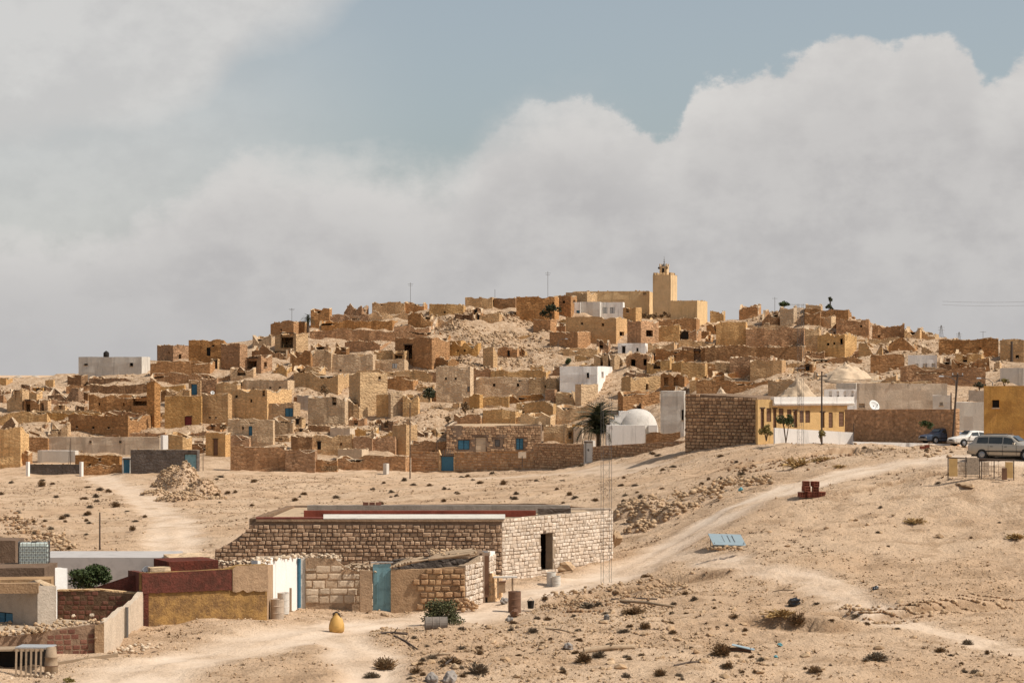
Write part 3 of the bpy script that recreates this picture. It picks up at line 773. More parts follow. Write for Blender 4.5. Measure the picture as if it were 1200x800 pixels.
# --- far left
WL(-60, 7, 15, 443, 453, 'orange', 'low orange wall at the far left end of the skyline', depth=4)
V(79, 95, 103, 439, 452, 'dkbrown', 'tiny dark brown hut just left below the long grey-white house')
V(92, 166, 176, 418, 443, 'offwhite', 'long grey-white house on the left skyline with a round tank on its roof', [('w', 100.5, 427, 4.5, 2), ('w', 154, 427, 4, 4)], ang=12)
V(104, 154, 164, 441, 450, 'dkbrown', 'low dark brown ledge under the long grey-white house', ruin=0.3)
V(105, 175, 184, 450, 463, 'dkbrown', 'dark brown room with bright right edge below the grey-white house', ruin=0.3, openroof=True)
V(104, 155, 160, 462, 487, 'brown', 'brown block house with pale wall tops, left of the dark doorway', ruin=0.2)
V(154, 176, 183, 464, 488, 'brown', 'brown house whose upper half is one wide dark opening', [('v', 165, 470, 19, 10)])
V(8, 26, 34, 456, 483, 'tan', 'crumbling tan house at left with collapsed dark upper room', [('v', 21, 463, 7, 10)], ruin=0.8, openroof=True)
V(26, 43, 50, 457, 470, 'tan', 'small tan ruin behind the two open brown rooms at left', ruin=0.5)
V(28, 46, 49, 467, 484, 'brown', 'open brown room with dark left doorway at far left', [('v', 33, 476, 5, 13)], ruin=0.15)
V(47, 56, 60, 468, 484, 'orange', 'narrow orange room next to the open brown room at left', [('v', 50, 477, 3, 10)], ruin=0.2)
V(56, 92, 98, 455, 474, 'dkbrown', 'roofless room with one wide dark back wall at left', ruin=0.5, openroof=True)
WL(-70, 55, 60, 484, 497, 'tan', 'long tan terrace wall running in from the left edge', ruin=0.3, depth=2)
WL(54, 122, 126, 483, 492, 'orange', 'tan terrace strip above the curved dark wall at left', ruin=0.3, depth=2)
V(56, 79, 83, 495, 513, 'tan', 'rough tan stone hut left of the curved dark wall', [('w', 68, 504, 2.5, 3)], ruin=0.7)
WL(80, 150, 190, 486, 512, 'brown', 'curved dark wall whose top slopes down to the right', [('w', 90, 500, 2.5, 2.5), ('w', 109, 501, 2.5, 2.5), ('w', 127, 501, 2.5, 2.5)], ang=20, curve=None, depth=1, ruin=0.2)
WL(-60, 18, 22, 497, 511, 'dkbrown', 'dark low ruin wall at the far left under the tan terrace', ruin=0.8, depth=3)
V(-60, 24, 34, 500, 548, 'tan', 'plain tan house cut by the left edge of the photo', ruin=0.4)
V(29, 56, 58, 512, 530, 'brown', 'low brown room at the left end of the long pale house')
V(56, 187, 190, 512, 532, 'paleplain', 'long low pale house with two small dark windows at left', [('w', 106, 517.5, 3, 3), ('w', 141, 517.5, 3, 3)])
V(186, 190, 196, 512, 527, 'white', 'small white annex at the right end of the long pale house')
V(7, 33, 38, 529, 547, 'brown', 'small brown cube house near the left edge by the street')
V(44, 88, 92, 528, 545, 'offwhite', 'whitish low house behind the dark street wall at left')
V(88, 140, 144, 533, 551, 'brown', 'brown house with one tiny window behind the street wall', [('w', 117, 538.5, 2.5, 3)])
WL(32, 94, 95, 544, 555.5, 'dkgrey', 'dark grey street wall left of the white gate post', depth=.5)
WL(96, 144, 144, 544, 555.5, 'brown', 'brown street wall between white post and blue door', depth=.5)
WL(143, 153, 153, 536, 555, 'offwhite', 'short wall holding the bright blue street door at left', [('db', 148.3, 546, 7.5, 16)], depth=.6)
WL(153, 231, 234, 527, 555, 'dkgrey', 'tall dark grey yard wall with pale blue gate, left of the lane', [('dp', 223, 542, 14, 20)], depth=1.2)
V(31, 33, 34, 541, 557, 'white', 'white gate post left on the street wall', name='gate_post', cat='post', depth=.4)
V(94, 95.5, 96.5, 541, 557, 'white', 'white gate post between the dark and the brown street walls', name='gate_post', cat='post', depth=.4)
V(188, 191, 197, 510, 534, 'white', 'upright white pier beside the long pale house')
V(197, 214, 225, 506, 531, 'tan', 'small tan house with white right side behind the grey yard wall', ruin=0.3)
# --- left centre
V(184, 203, 233, 404, 424, 'brown', 'brown and tan corner house high on the left skyline', [('w', 211, 418, 3, 6), ('w', 229, 415, 2.5, 8)], ang=50, ruin=.12)
V(221, 262, 266, 398, 430, 'brown', 'square brown house with dark doorway on the left skyline', [('dk', 244.5, 412, 4.5, 10), ('w', 250, 405, 3, 2)], ruin=.12)
V(259, 281, 290, 402, 433, 'brown', 'tall brown cube with bright right side next to the dark doorway house')
V(176, 246, 252, 423, 442, 'brown', 'wide brown house wall under the corner house on the left')
WL(176, 270, 273, 437, 449, 'brown', 'lower brown terrace wall under the wide brown house', ruin=.2, depth=3)
V(247, 255, 260, 420, 434, 'tan', 'narrow tan entrance block with black doorway', [('dk', 252, 427, 5, 10)])
V(287, 306, 319, 416, 442, 'brown', 'half ruined house with dark left room and bright right wall', [('w', 311.5, 427, 3, 6), ('v', 295, 426, 12, 12)], ruin=.35)
V(270, 297, 300, 430, 447, 'tan', 'small tan hut with one dark square opening mid left', [('w', 283, 437, 10, 6)], ruin=.3)
V(317, 344, 353, 376, 393, 'brown', 'brown cube house at the left end of the upper skyline', ruin=.3)
V(322, 347, 361, 389, 413, 'tan', 'tan house with a huge black square opening', [('v', 336, 399, 15, 17)], ruin=.2)
V(296, 318, 325, 393, 408, 'pale', 'pale ruined house left of the huge black opening', ruin=.35)
WL(295, 336, 344, 406, 423, 'dkbrown', 'dark rubble wall below the huge black opening', ruin=.9, depth=3)
V(342, 362, 370, 411, 429, 'brown', 'brown roofless room right below the huge black opening', ruin=.6, openroof=True)
V(318, 336, 342, 425, 442, 'tan', 'broken tan room amid rubble, left centre', ruin=1.0, openroof=True)
V(344, 374, 382, 427, 448, 'tan', 'tan broken house with dark recess, left centre', [('w', 354, 437, 6, 5)], ruin=.8)
V(172, 181, 188, 447, 500, 'brown', 'narrow brown ruin beside the shadowed gap on the left', ruin=.6)
V(195, 222, 224, 455, 475, 'tan', 'tan back room above the red door house', ruin=.5)
V(221, 235, 236, 445, 470, 'orange', 'narrow orange block with the small blue door up a level', [('db', 227.5, 456, 7, 13)])
V(235, 254, 256, 442, 466, 'brown', 'brown block right of the small blue door', ruin=.15)
V(253, 278, 284, 447, 468, 'tan', 'low tan wall house under the brown cube', ruin=.15)
V(280, 337, 345, 445, 468, 'pale', 'pale flat house with bare brown right end, left centre', [('w', 282, 449, 4, 6), ('w', 317, 454, 2.5, 2), ('w', 328, 454, 2.5, 2)], ang=20)
V(193, 236, 237, 464, 503, 'orange', 'orange plastered house with the dark red door', [('dr', 220.5, 494, 8.5, 12)])
V(236, 267, 272, 461, 500, 'orange', 'orange house with softly rounded bright right corner', [('w', 246, 489, 2, 2), ('w', 253, 489, 2, 2)])
V(270, 313, 342, 456, 494, 'tan', 'big weathered tan house with small holes under the roof', [('w', 277, 464.5, 3, 3), ('w', 309, 462, 3, 4)], ang=20)
V(314, 344, 352, 472, 495, 'tan', 'tan house with the blue shuttered window facing left', [('wb', 339, 483, 10, 10)])
V(348, 373, 378, 464, 482, 'grey', 'grey-brown flat hut right of the blue shuttered window', ruin=.2)
V(267, 320, 322, 491, 522, 'pale', 'pale house with the small arched turquoise door', [('db', 293.5, 504.5, 4.5, 11)])
V(320, 343, 346, 489, 512, 'tan', 'tan house just right of the arched turquoise door house', ruin=.3)
V(241, 264, 270, 507, 537, 'orange', 'orange corner house with tall dark wooden door by the lane', [('d', 252.5, 524, 5.5, 19)])
V(268, 292, 294, 510, 523, 'brown', 'low brown annex beside the orange corner house', ruin=.1)
WL(270, 334, 336, 523, 551, 'brown', 'tall plain brown yard wall beside the lane', depth=.5)
WL(334, 369, 372, 527, 553, 'brown', 'brown yard wall stepping down to the right of the tall one', depth=.5)
V(341, 366, 370, 509, 530, 'dkbrown', 'dark ruin left of the little black arch', ruin=.6)
V(364, 413, 416, 509, 530, 'tan', 'long tan house with a little black arched opening', [('dk', 374, 522, 4.5, 9)], ruin=.15)
V(414, 436, 438, 511, 531, 'brown', 'brown walled room right of the little black arch')
V(437, 463, 465, 511, 531, 'brown', 'brown box room left of the yellowish tall block')
V(460, 476, 489, 498, 530, 'orange', 'yellowish tall block behind the thin street pole', ang=30)
WL(358, 386, 388, 498, 509, 'dkbrown', 'low dark wall with pale coping, centre left', depth=2)
V(387, 410, 418, 500, 512, 'paleplain', 'low whitish ruin among pale rubble', ruin=.4)
WL(368, 395, 396, 538, 553, 'brown', 'brown street wall under the tall plain walls, centre left', depth=.6)
WL(394, 475, 480, 535, 553, 'brown', 'brown street wall with pale ledge left of the thin pole', depth=3, ruin=.1)
V(396, 424, 432, 526, 540, 'paleplain', 'pale flat ledge house over the brown street wall', ruin=.1)
V(449, 453, 456, 543, 557, 'offwhite', 'pale stone gate pier left of the thin pole', name='gate_post', cat='post', depth=.6)
V(480, 523, 525, 516, 540, 'brown', 'brown walled yard room behind the blue gate', ruin=.1)
# --- upper left centre and summit left
V(364, 386, 389, 361, 384, 'brown', 'round-shouldered dark brown tower house on the upper left skyline', ruin=.3)
V(340, 357, 362, 376, 390, 'dkbrown', 'dark brown low house beside the dry palm on the skyline', ruin=.3)
V(403, 424, 432, 358, 370, 'brown', 'broken brown house on the skyline right of the tower house', ruin=.9)
V(436, 474, 477, 354, 366, 'orange', 'low orange house on the skyline, left half', ruin=.15)
V(474, 497, 501, 353, 366, 'brown', 'brown flat house on the skyline under the thin mast', ruin=.2)
V(385, 432, 436, 368, 380, 'brown', 'brown stepped ruin under the broken skyline house', ruin=.5)
WL(373, 460, 466, 375, 390, 'brown', 'upper curved tier of the big retaining wall', ruin=.25, depth=3, curve=lambda u: -2.4 * max(0, .35 - u) ** 1.2 * 3)
WL(363, 505, 520, 386, 402, 'brown', 'long lower tier of the big retaining wall', ruin=.15, depth=4)
V(433, 480, 486, 365, 378, 'tan', 'ragged tan ruin under the orange skyline house', ruin=.9)
V(478, 505, 508, 366, 385, 'dkbrown', 'dark ragged ruin at the right end of the skyline tiers', ruin=.9)
V(462, 503, 508, 381, 390, 'brown', 'short brown wall stacked at the right of the tiers', ruin=.3)
V(364, 385, 392, 401, 413, 'tan', 'small rounded tan ruin below the retaining wall', ruin=.9)
V(404, 445, 461, 400, 411, 'brown', 'low wide brown house below the retaining wall', ang=20, ruin=.2)
V(463, 506, 527, 395, 430, 'brown', 'big brown corner house with orange right side, upper centre', [('v', 478, 412, 10, 16)], ang=38, ruin=.1)
V(525, 540, 546, 399, 418, 'orange', 'orange house right of the big brown corner house', ruin=.2)
V(527, 560, 564, 401, 420, 'orange', 'orange sloping wall house above the rubble slope', ruin=.5)
V(500, 525, 560, 417, 430, 'dkbrown', 'low dark stone row house with small black window', [('w', 541, 425, 7, 5)], ang=30, ruin=.4)
V(340, 364, 368, 411, 437, 'dkbrown', 'dark room with sloping roof line left centre', ruin=.6, openroof=True)
V(363, 388, 392, 410, 437, 'pale', 'pale house with a leaning top, left centre', ruin=.35)
V(389, 437, 441, 415, 438, 'pale', 'wide pale two-level house, left centre', [('w', 399, 434, 2.5, 2)])
V(438, 460, 463, 411, 424, 'orange', 'small orange upper room above the pale houses', ruin=.1)
V(437, 474, 479, 421, 435, 'pale', 'pale low house with one grey window above the pale tower', [('wk', 462.5, 428.5, 6, 6)])
V(460, 474, 479, 411, 430, 'tan', 'tan frame room with black opening under the brown corner house', [('v', 467, 419, 9, 8)])
V(344, 396, 409, 437, 462, 'tan', 'tan wall house behind the dark round bush', ang=15, ruin=.15)
V(409, 422, 454, 436, 490, 'pale', 'tall pale tower house with orange left side', [('w', 445, 442.5, 3.2, 4)], ang=55)
V(441, 455, 456, 462, 490, 'orange', 'small orange buttress house against the pale tower')
V(455, 458, 472, 458, 491, 'pale', 'tapering pale block right of the tall pale tower', [('w', 466, 463, 3, 2)], ang=60)
V(472, 490, 492, 462, 491, 'tan', 'tan roughcast block next to the tapering pale block', ruin=.2)
V(454, 484, 490, 442, 460, 'brown', 'brown low house stepped behind the pale tower', ruin=.4)
V(480, 506, 511, 434, 450, 'tan', 'tan house left of the two-hole pale house', ruin=.2)
V(344, 360, 361, 465, 480, 'dkbrown', 'dark low room at the left of the grey roughcast house')
V(361, 404, 408, 465, 500, 'pale', 'roughcast pale house with one dark grilled window', [('w', 392, 471, 5, 7)], ruin=.12)
V(406, 421, 424, 465, 492, 'tan', 'crumbled tan wall between roughcast house and tower', ruin=.6)
# --- centre
V(500, 511, 512, 435, 450, 'brown', 'brown stub house left of the two-hole pale house')
V(511, 551, 555, 429, 470, 'pale', 'pale square house with two round holes and a lower window', [('w', 522.5, 443.5, 2.5, 2.5), ('w', 534, 443.5, 2.5, 2.5), ('wg', 550, 456, 5, 6)])
V(555, 579, 584, 431, 444, 'brown', 'rough brown ruin behind the long pale house', ruin=.4)
V(555, 620, 624, 442, 465, 'pale', 'long pale flat house with two tiny windows, centre', [('w', 579, 451, 3, 3.5), ('w', 607, 451, 3, 3.5)])
V(575, 640, 650, 433, 445, 'tan', 'stepped tan terrace house above the long pale one', ruin=.3)
V(620, 652, 658, 442, 462, 'tan', 'tan weathered house right of the long pale one', ruin=.3)
V(550, 562, 566, 462, 484, 'orange', 'narrow orange block with dark left side, centre', ang=40)
V(566, 596, 597, 464, 480, 'tan', 'rounded tan bastion with rubble foot', ruin=.1)
WL(596, 640, 642, 462, 473, 'brown', 'dark low wall right of the rounded bastion', depth=2, ruin=.2)
V(639, 650, 653, 456, 474, 'brown', 'brown cube right of the dark low wall')
V(651, 672, 676, 459, 476, 'pale', 'pale patchy house with holes, right of the brown cube', [('w', 663, 465, 3, 2)], ruin=.3)
V(674, 681, 701, 450, 475, 'pale', 'pale house with orange left gable left above the palm', ang=50, ruin=.2)
V(605, 648, 652, 471, 488, 'tan', 'tan walled terrace with dark niche, centre', [('w', 634, 481, 5, 6)], ruin=.2)
V(652, 696, 702, 474, 493, 'tan', 'tan house below the pale patchy house', ruin=.25)
V(532, 563, 567, 484, 500, 'brown', 'brown block roof room above the brick-built house', ruin=.1)
WL(566, 604, 612, 480, 500, 'tan', 'tan terraces stepping down behind the brick-built house', depth=6, ruin=.2)
V(610, 645, 660, 485, 503, 'pale', 'pale terrace room behind the brick-built house', ruin=.15)
V(637, 665, 668, 498, 521, 'pale', 'pale plastered house left of the palm tree', ruin=.1)
V(664, 671, 674, 500, 521, 'tan', 'narrow tan block between pale house and palm', [('w', 668, 509, 4, 9)])
V(672, 682, 684, 500, 520, 'paleplain', 'pale pillar house right in front of the palm', ruin=.1)
# skyline centre
V(503, 543, 546, 356, 370, 'tan', 'pale tan low wall house on the centre skyline', ruin=.2)
V(545, 577, 580, 348, 358, 'tan', 'thin tan wall on the skyline left of the highest houses', ruin=.2)
V(579, 604, 606, 349, 360, 'dkbrown', 'dark low house on the skyline under the thin mast')
V(605, 650, 655, 347, 378, 'brown', 'big brown house on the summit left of the white houses', [('w', 649, 355.5, 3, 3)])
V(651, 669, 676, 346, 372, 'brown', 'brown house wedged between summit house and mosque', [('w', 661, 354, 3, 3), ('w', 673, 353, 2.5, 3)], ruin=.1)
V(533, 554, 558, 367, 378, 'dkbrown', 'dark hut in the rubble under the skyline, centre', [('w', 546, 372, 8, 5)], ruin=.5)
V(557, 585, 590, 366, 379, 'tan', 'tan hut with narrow door in the rubble slope', [('dk', 560.5, 373, 3, 7)], ruin=.3)
V(507, 530, 534, 372, 384, 'tan', 'ruined tan room in the rubble, upper centre', ruin=1.1, openroof=True)
V(508, 524, 530, 388, 398, 'brown', 'ruined brown room above the orange houses', ruin=1.2, openroof=True)
V(566, 578, 583, 405, 430, 'tan', 'ruined tan tower stump on the rubble slope', ruin=.6)
V(583, 606, 610, 405, 420, 'brown', 'brown hut with tiny door on the rubble slope', [('dk', 596, 414, 3, 7)], ruin=.3)
V(610, 615, 618, 408, 418, 'tan', 'tiny tan hut on the rubble slope', [('w', 613, 413, 3, 5)], ruin=.4)
V(625, 645, 652, 374, 390, 'brown', 'brown long side wall above the shadowed slope', ang=30)
V(644, 677, 692, 388, 410, 'brown', 'brown house with bright end wall behind the street lamp', ang=28)
WL(656, 700, 735, 429, 465, 'white', 'long whitewashed house stepping down, centre right', [('w', 689, 439.5, 2.8, 6), ('w', 706, 438.5, 2.8, 6)], ang=8, depth=6, slope=0, name='house', cat='house')
V(696, 720, 734, 415, 432, 'tan', 'tan ruin with pillars behind the whitewashed house', [('w', 705, 426, 3, 6), ('w', 714, 426, 3, 6), ('w', 728, 427, 3, 5)], ruin=.7)
V(660, 700, 705, 407, 418, 'tan', 'low tan terrace house left of the arched white house', ruin=.2)
# --- mosque and around
V(663, 688, 700, 342, 370, 'tan', 'flat tan house left end under the mosque hall roof')
V(672, 760, 765.5, 341, 368, 'mosque', 'long mosque prayer hall with bright right end left of the minaret', [('w', 755.5, 344, 3.5, 2.5)], name='mosque_hall', cat='mosque', dist=436)
V(665, 680, 682, 354, 372, 'white', 'white cube with small blue window left of the grey-white house', [('wb', 677.5, 366, 4, 5)])
V(681, 703, 705, 353.5, 373, 'offwhite', 'grey-white cube house under the mosque hall')
V(704, 730, 732, 354, 374, 'white', 'white house with two pale blue windows under the mosque', [('wk', 709, 363.5, 5.5, 7), ('wk', 717.5, 363.5, 5.5, 7)])
V(730, 745, 752, 360, 378, 'orange', 'orange house with tiny window and bright right side', [('w', 735.5, 363, 3.5, 6)], ang=35)
V(663, 722, 735, 371, 402, 'orange', 'large orange house with pale right side below the white houses', [('w', 728.5, 391, 5, 5), ('w', 682, 379, 2.5, 2.5)], ang=18)
V(735, 751, 772, 376, 406, 'brown', 'brown fronted house with bright side and square dark window', [('w', 761, 390.5, 8.5, 7.5)], ang=50)
V(770, 796, 798, 381, 400, 'tan', 'tan house with raised frame under the mosque yard', ruin=.1)
V(796, 816, 822, 386, 400, 'brown', 'brown house with black doorway right of the framed house', [('dk', 802, 393, 10, 9)], ruin=.5)
WL(770, 816, 820, 373, 388, 'brown', 'brown wall carrying the row of stones under the minaret', depth=5)
V(786, 817, 829, 352, 384, 'mosque', 'orange mosque annex with tall bright right end', name='mosque_annex', cat='mosque', ang=20)
V(724, 756, 759, 402, 415, 'white', 'small white house with two arched openings', [('dk', 720.5, 409.5, 4, 7), ('dk', 731, 410, 4, 8), ('w', 747, 409.5, 2.5, 4)])
V(759, 790, 797, 402, 413, 'tan', 'tan low house right of the small arched white house', ruin=.4)
V(795, 836, 842, 398, 410, 'tan', 'tan terrace under the black doorway house', [('w', 789, 405, 4, 4)], ruin=.3)
V(768, 822, 826, 408, 427, 'brown', 'brown wide room with dark right recess, right centre', [('v', 818, 417, 10, 12)], ruin=.25)
V(822, 838, 842, 405, 427, 'dkbrown', 'dark house beside the wide brown room', ruin=.3)
V(734, 764, 768, 413, 434, 'brown', 'ruined brown house with doorway gaps right of whitewashed house', [('w', 742, 425, 5, 9), ('w', 756, 424, 4, 8)], ruin=.7)
V(758, 785, 790, 420, 436, 'tan', 'tan broken room behind the narrow window house', [('w', 770, 428, 8, 8)], ruin=.8)
V(787, 799, 802, 423, 437, 'orange', 'small orange cube, right centre', ruin=.1)
V(801, 826, 829, 424, 444, 'tan', 'tan cube house with pale wall tops, right centre')
V(774, 802, 812, 437, 455, 'brown', 'dark toothed ruin of several broken piers', [('w', 781, 447, 5, 10), ('w', 792, 447, 5, 10)], ruin=1.2, openroof=True)
V(808, 836, 840, 442, 458, 'orange', 'orange low house right of the broken piers', ruin=.15)
V(728, 739, 774, 441, 464, 'tan', 'tan house with brown left side and narrow window', [('w', 758.5, 453, 3, 7)], ang=50)
WL(724, 730, 773, 458, 477, 'brown', 'long brown stair wall sloping down beside the white vault', ang=70, ruin=.1)
V(757, 797, 799, 507, 520, 'dkbrown', 'dark low room at the foot of the white vault')
V(774, 802, 803.5, 458, 516, 'offwhite', 'tall blank whitish house left of the big stone block wall', [('w', 800, 486, 2.5, 12)], depth=9)
# --- right of the mosque
WL(839, 874, 876, 377, 408, 'orange', 'tall end of the retaining wall on the right hill', depth=5, ruin=.1)
WL(874, 942, 945, 384, 408, 'brown', 'long retaining wall on the right hill', depth=6, ruin=.15)
V(943, 960, 962, 383, 412, 'tan', 'tan ruin joining retaining wall and window house', ruin=.5)
V(958, 990, 1004, 390, 418, 'tan', 'tan house with one slit window on the right hill', [('w', 986, 400, 3, 7)], ang=20, ruin=.3)
WL(826, 940, 945, 405, 424, 'dkbrown', 'long dark lower terrace wall on the right hill', depth=3, ruin=.1)
WL(944, 1010, 1016, 417, 427, 'brown', 'short brown terrace wall right of the dark one', depth=3, ruin=.3)
V(799, 822, 828, 406, 425, 'brown', 'brown house at left end of the dark terrace wall', ruin=.2)
V(798, 826, 829, 424, 445, 'tan', 'tan flat house below left end of the dark terrace', ruin=.15)
V(838, 860, 863, 424, 440, 'orange', 'orange cube with pale right edge below the terrace')
V(855, 905, 911, 417, 442, 'brown', 'brown back room behind the big orange box', ruin=.15)
V(879, 916, 921, 422, 446, 'orange', 'big plain orange box house below the dark terrace')
V(834, 862, 866, 436, 449, 'brown', 'brown low cube in front of the orange cube', ruin=.2)
WL(816, 900, 902, 446, 462, 'brown', 'brown band wall above the big stone block wall', depth=4, ruin=.15)
V(900, 930, 940, 443, 464, 'tan', 'tan house left of the pale sand cone', ruin=.2)
V(866, 888, 892, 357, 370, 'brown', 'brown broken house on the right skyline', ruin=.5)
V(832, 848, 850, 364, 372, 'tan', 'small tan wall on the skyline right of the mosque', ruin=.2)
V(893, 912, 918, 364, 380, 'brown', 'ragged brown ruin left of the pale ruined stump', ruin=1.0)
V(914, 930, 934, 360, 382, 'pale', 'pale ruined stump on the right skyline', ruin=.5)
V(943, 994, 998, 362, 380, 'dkbrown', 'dark flat house on the right skyline with shrub on its roof')
V(944, 962, 964, 356, 368, 'tan', 'tan upper room on the dark flat skyline house')
V(943, 961, 963, 366, 386, 'brown', 'brown house under the tan upper room, right skyline')
V(961, 974, 980, 369, 382, 'pale', 'pale patch house right of the brown one, right skyline', ruin=.5)
V(980, 1018, 1023, 374, 397, 'brown', 'brown square house right of the dark flat house', ruin=.1)
V(1022, 1060, 1066, 381, 398, 'brown', 'brown low house on the right skyline, third from the dark one', ruin=.4)
V(1060, 1078, 1082, 384, 401, 'tan', 'rounded tan ruin on the right skyline', ruin=.9)
V(1080, 1096, 1101, 388, 400, 'pale', 'pale small ruin on the right skyline under the pylons', ruin=.6)
V(1100, 1170, 1173, 397, 418, 'brown', 'long brown house on the far right skyline', ruin=.15)
V(1172, 1200, 1260, 397, 424, 'tan', 'tan house at the right edge of the skyline', [('w', 1192, 418, 4, 4)], ang=20)
V(1006, 1034, 1042, 400, 416, 'tan', 'tan ruin amid rubble on the right hill', ruin=1.1, openroof=True)
V(1042, 1072, 1078, 398, 414, 'brown', 'brown jagged ruin on the right hill', ruin=1.2, openroof=True)
V(1080, 1110, 1116, 403, 418, 'tan', 'tan jagged ruin right of the small white house roof', ruin=1.0, openroof=True)
V(1120, 1150, 1156, 412, 430, 'tan', 'tan ruin with gaps behind the electric poles', [('w', 1131, 421, 5, 6)], ruin=.8)
V(1020, 1060, 1064, 415, 440, 'brown', 'brown wide house left of the small white house')
V(1064, 1098, 1101, 416, 432, 'white', 'small white house with three openings on the right slope', [('w', 1074.5, 428, 4, 4), ('w', 1084, 428, 5, 4), ('w', 1094, 428, 4, 5)])
V(1101, 1115, 1120, 419, 436, 'dkbrown', 'dark hut right of the small white house', ruin=.3)
V(1115, 1160, 1168, 420, 440, 'brown', 'brown ruin with piers behind the poles on the right', [('w', 1126, 430, 6, 8), ('w', 1143, 430, 6, 8)], ruin=.5)
WL(1055, 1155, 1160, 430, 454, 'brown', 'broad brown wall below the small white house', depth=4, ruin=.25)
V(1019, 1050, 1056, 440, 456, 'tan', 'tan ruin at the foot of the pale sand heap', ruin=.7)
V(1172, 1200, 1270, 431, 453, 'offwhite', 'grey-white house behind the ochre house at right edge', ang=20)
V(1004, 1110, 1118, 449, 484, 'paleplain', 'long pale house behind the brown street wall at right', [('w', 1010, 475, 7, 5)], ang=5, depth=9)
V(1040, 1092, 1094, 447, 460, 'pale', 'pale roof room on the long pale house at right')
V(980, 1003, 1012, 449, 462, 'offwhite', 'grey flat house behind the white school wing', depth=6)
V(1093, 1114, 1117, 463, 484, 'offwhite', 'pale cube with small square hole beside the leaning pole', [('w', 1103, 473, 4, 4)])
WL(1119, 1153, 1154, 471, 507, 'offwhite', 'smooth grey-white wall between leaning pole and ochre house', depth=.5)
WL(1135, 1153, 1154, 458, 472, 'grey', 'striped grey fence wall on top of the grey-white wall', depth=2)
V(1153, 1215, 1260, 452, 529, 'ochre', 'ochre yellow house with one small dark window at right edge', [('k', 1167, 473, 8, 9)], ang=10, dist=182)
# ------------------------------------------------------------------ masonry pieces
def stone_shape(seed, rough=0.10):
    """unit block, centre at the back plane, x along the wall, y = -1 outward, z up"""
    rg = random.Random(seed); V_ = []
    def ring(y, k, j):
        for sx, sz in ((-1, -1), (0, -1.04), (1, -1), (1.02, 0), (1, 1), (0, 1.03), (-1, 1), (-1.02, 0)):
            V_.append((sx * 0.5 * k + rg.uniform(-j, j), y + rg.uniform(-j, j) * 0.5, sz * 0.5 * k + rg.uniform(-j, j)))
    ring(0.6, 0.98, 0.0); ring(-0.55, 0.96, rough * 0.5); ring(-1.0, 0.66, rough)
    F_ = []
    for k in (0, 8):
        for j in range(8): F_.append((k + j, k + (j + 1) % 8, k + 8 + (j + 1) % 8, k + 8 + j))
    F_.append(tuple(range(16, 24)))
    return V_, F_
STONE_V = [stone_shape(s) for s in range(7)]
BRICK_V = [stone_shape(s + 40, 0.03) for s in range(3)]
_smesh = {}
def masonry(root, O, u3, n3, length, rowsz, widths, mat, ztop, zbot, openings=(), limit=300, proud=0.06, name='stone', shapes=None, gap=0.02, miss=0.0, seed=1, keep=None):
    """courses of separate stones on a wall face; O is the face origin (xy), u3 along, n3 outward.
       the first `limit` (largest) stones are parts, the rest one joined part"""
    rg = random.Random(seed); shapes = shapes or STONE_V
    st = []
    zmax = max(ztop(0), ztop(length * .5), ztop(length)); z = zmax
    while z > zbot:
        h = rg.uniform(*rowsz); u = -rg.uniform(0, widths[0])
        while u < length:
            w = rg.uniform(*widths); uc = u + w / 2; zc = z - h / 2
            ua, ub = max(u, 0), min(u + w, length)
            u += w
            if ub - ua < 0.08 or rg.random() < miss: continue
            uc = (ua + ub) / 2
            if zc + h * 0.5 > ztop(uc) + 0.04: continue
            if any(o[0] - 0.02 < uc + (ub - ua) * .35 and uc - (ub - ua) * .35 < o[1] + 0.02 and o[2] - 0.02 < zc + h * .3 and zc - h * .3 < o[3] + .02 for o in openings): continue
            if keep and not keep(uc, zc): continue
            hh = h - gap * rg.uniform(0.6, 1.6)
            vj = 0 if shapes is BRICK_V else 1
            st.append((uc, zc + vj * rg.uniform(-.02, .02), (ub - ua - gap) * (1 - vj * rg.uniform(0, .1)), hh * (1 - vj * rg.random() ** 2 * .28), proud * rg.uniform(0.4, 1.45), rg.randrange(len(shapes))))
        z -= h
    st.sort(key=lambda s: -(s[2] * s[3]))
    ang = atan2(u3.y, u3.x) - root.rotation_euler.z
    singles, rest = st[:limit], st[limit:]
    for uc, zc, w, h, p, k in singles:
        key = (id(shapes), k, mat)
        if key not in _smesh: _smesh[key] = mesh(name, shapes[k][0], shapes[k][1], mat)
        q = O + u3 * uc; lp = local((q.x, q.y, zc), root)
        link(_smesh[key], name, root, lp, (0, 0, ang), (w, p, h))
    if rest:
        vs, fs = [], []
        ca, sa = cos(ang), sin(ang)
        for uc, zc, w, h, p, k in rest:
            q = O + u3 * uc; lp = local((q.x, q.y, zc), root); i = len(vs)
            for v in shapes[k][0]:
                x, y, zz = v[0] * w, v[1] * p, v[2] * h
                vs.append((lp.x + x * ca - y * sa, lp.y + x * sa + y * ca, lp.z + zz))
            fs += [tuple(i + j for j in f) for f in shapes[k][1]]
        o = link(mesh(name + '_courses', vs, fs, mat), name + '_courses', root); o['kind'] = 'stuff'
    return len(st)

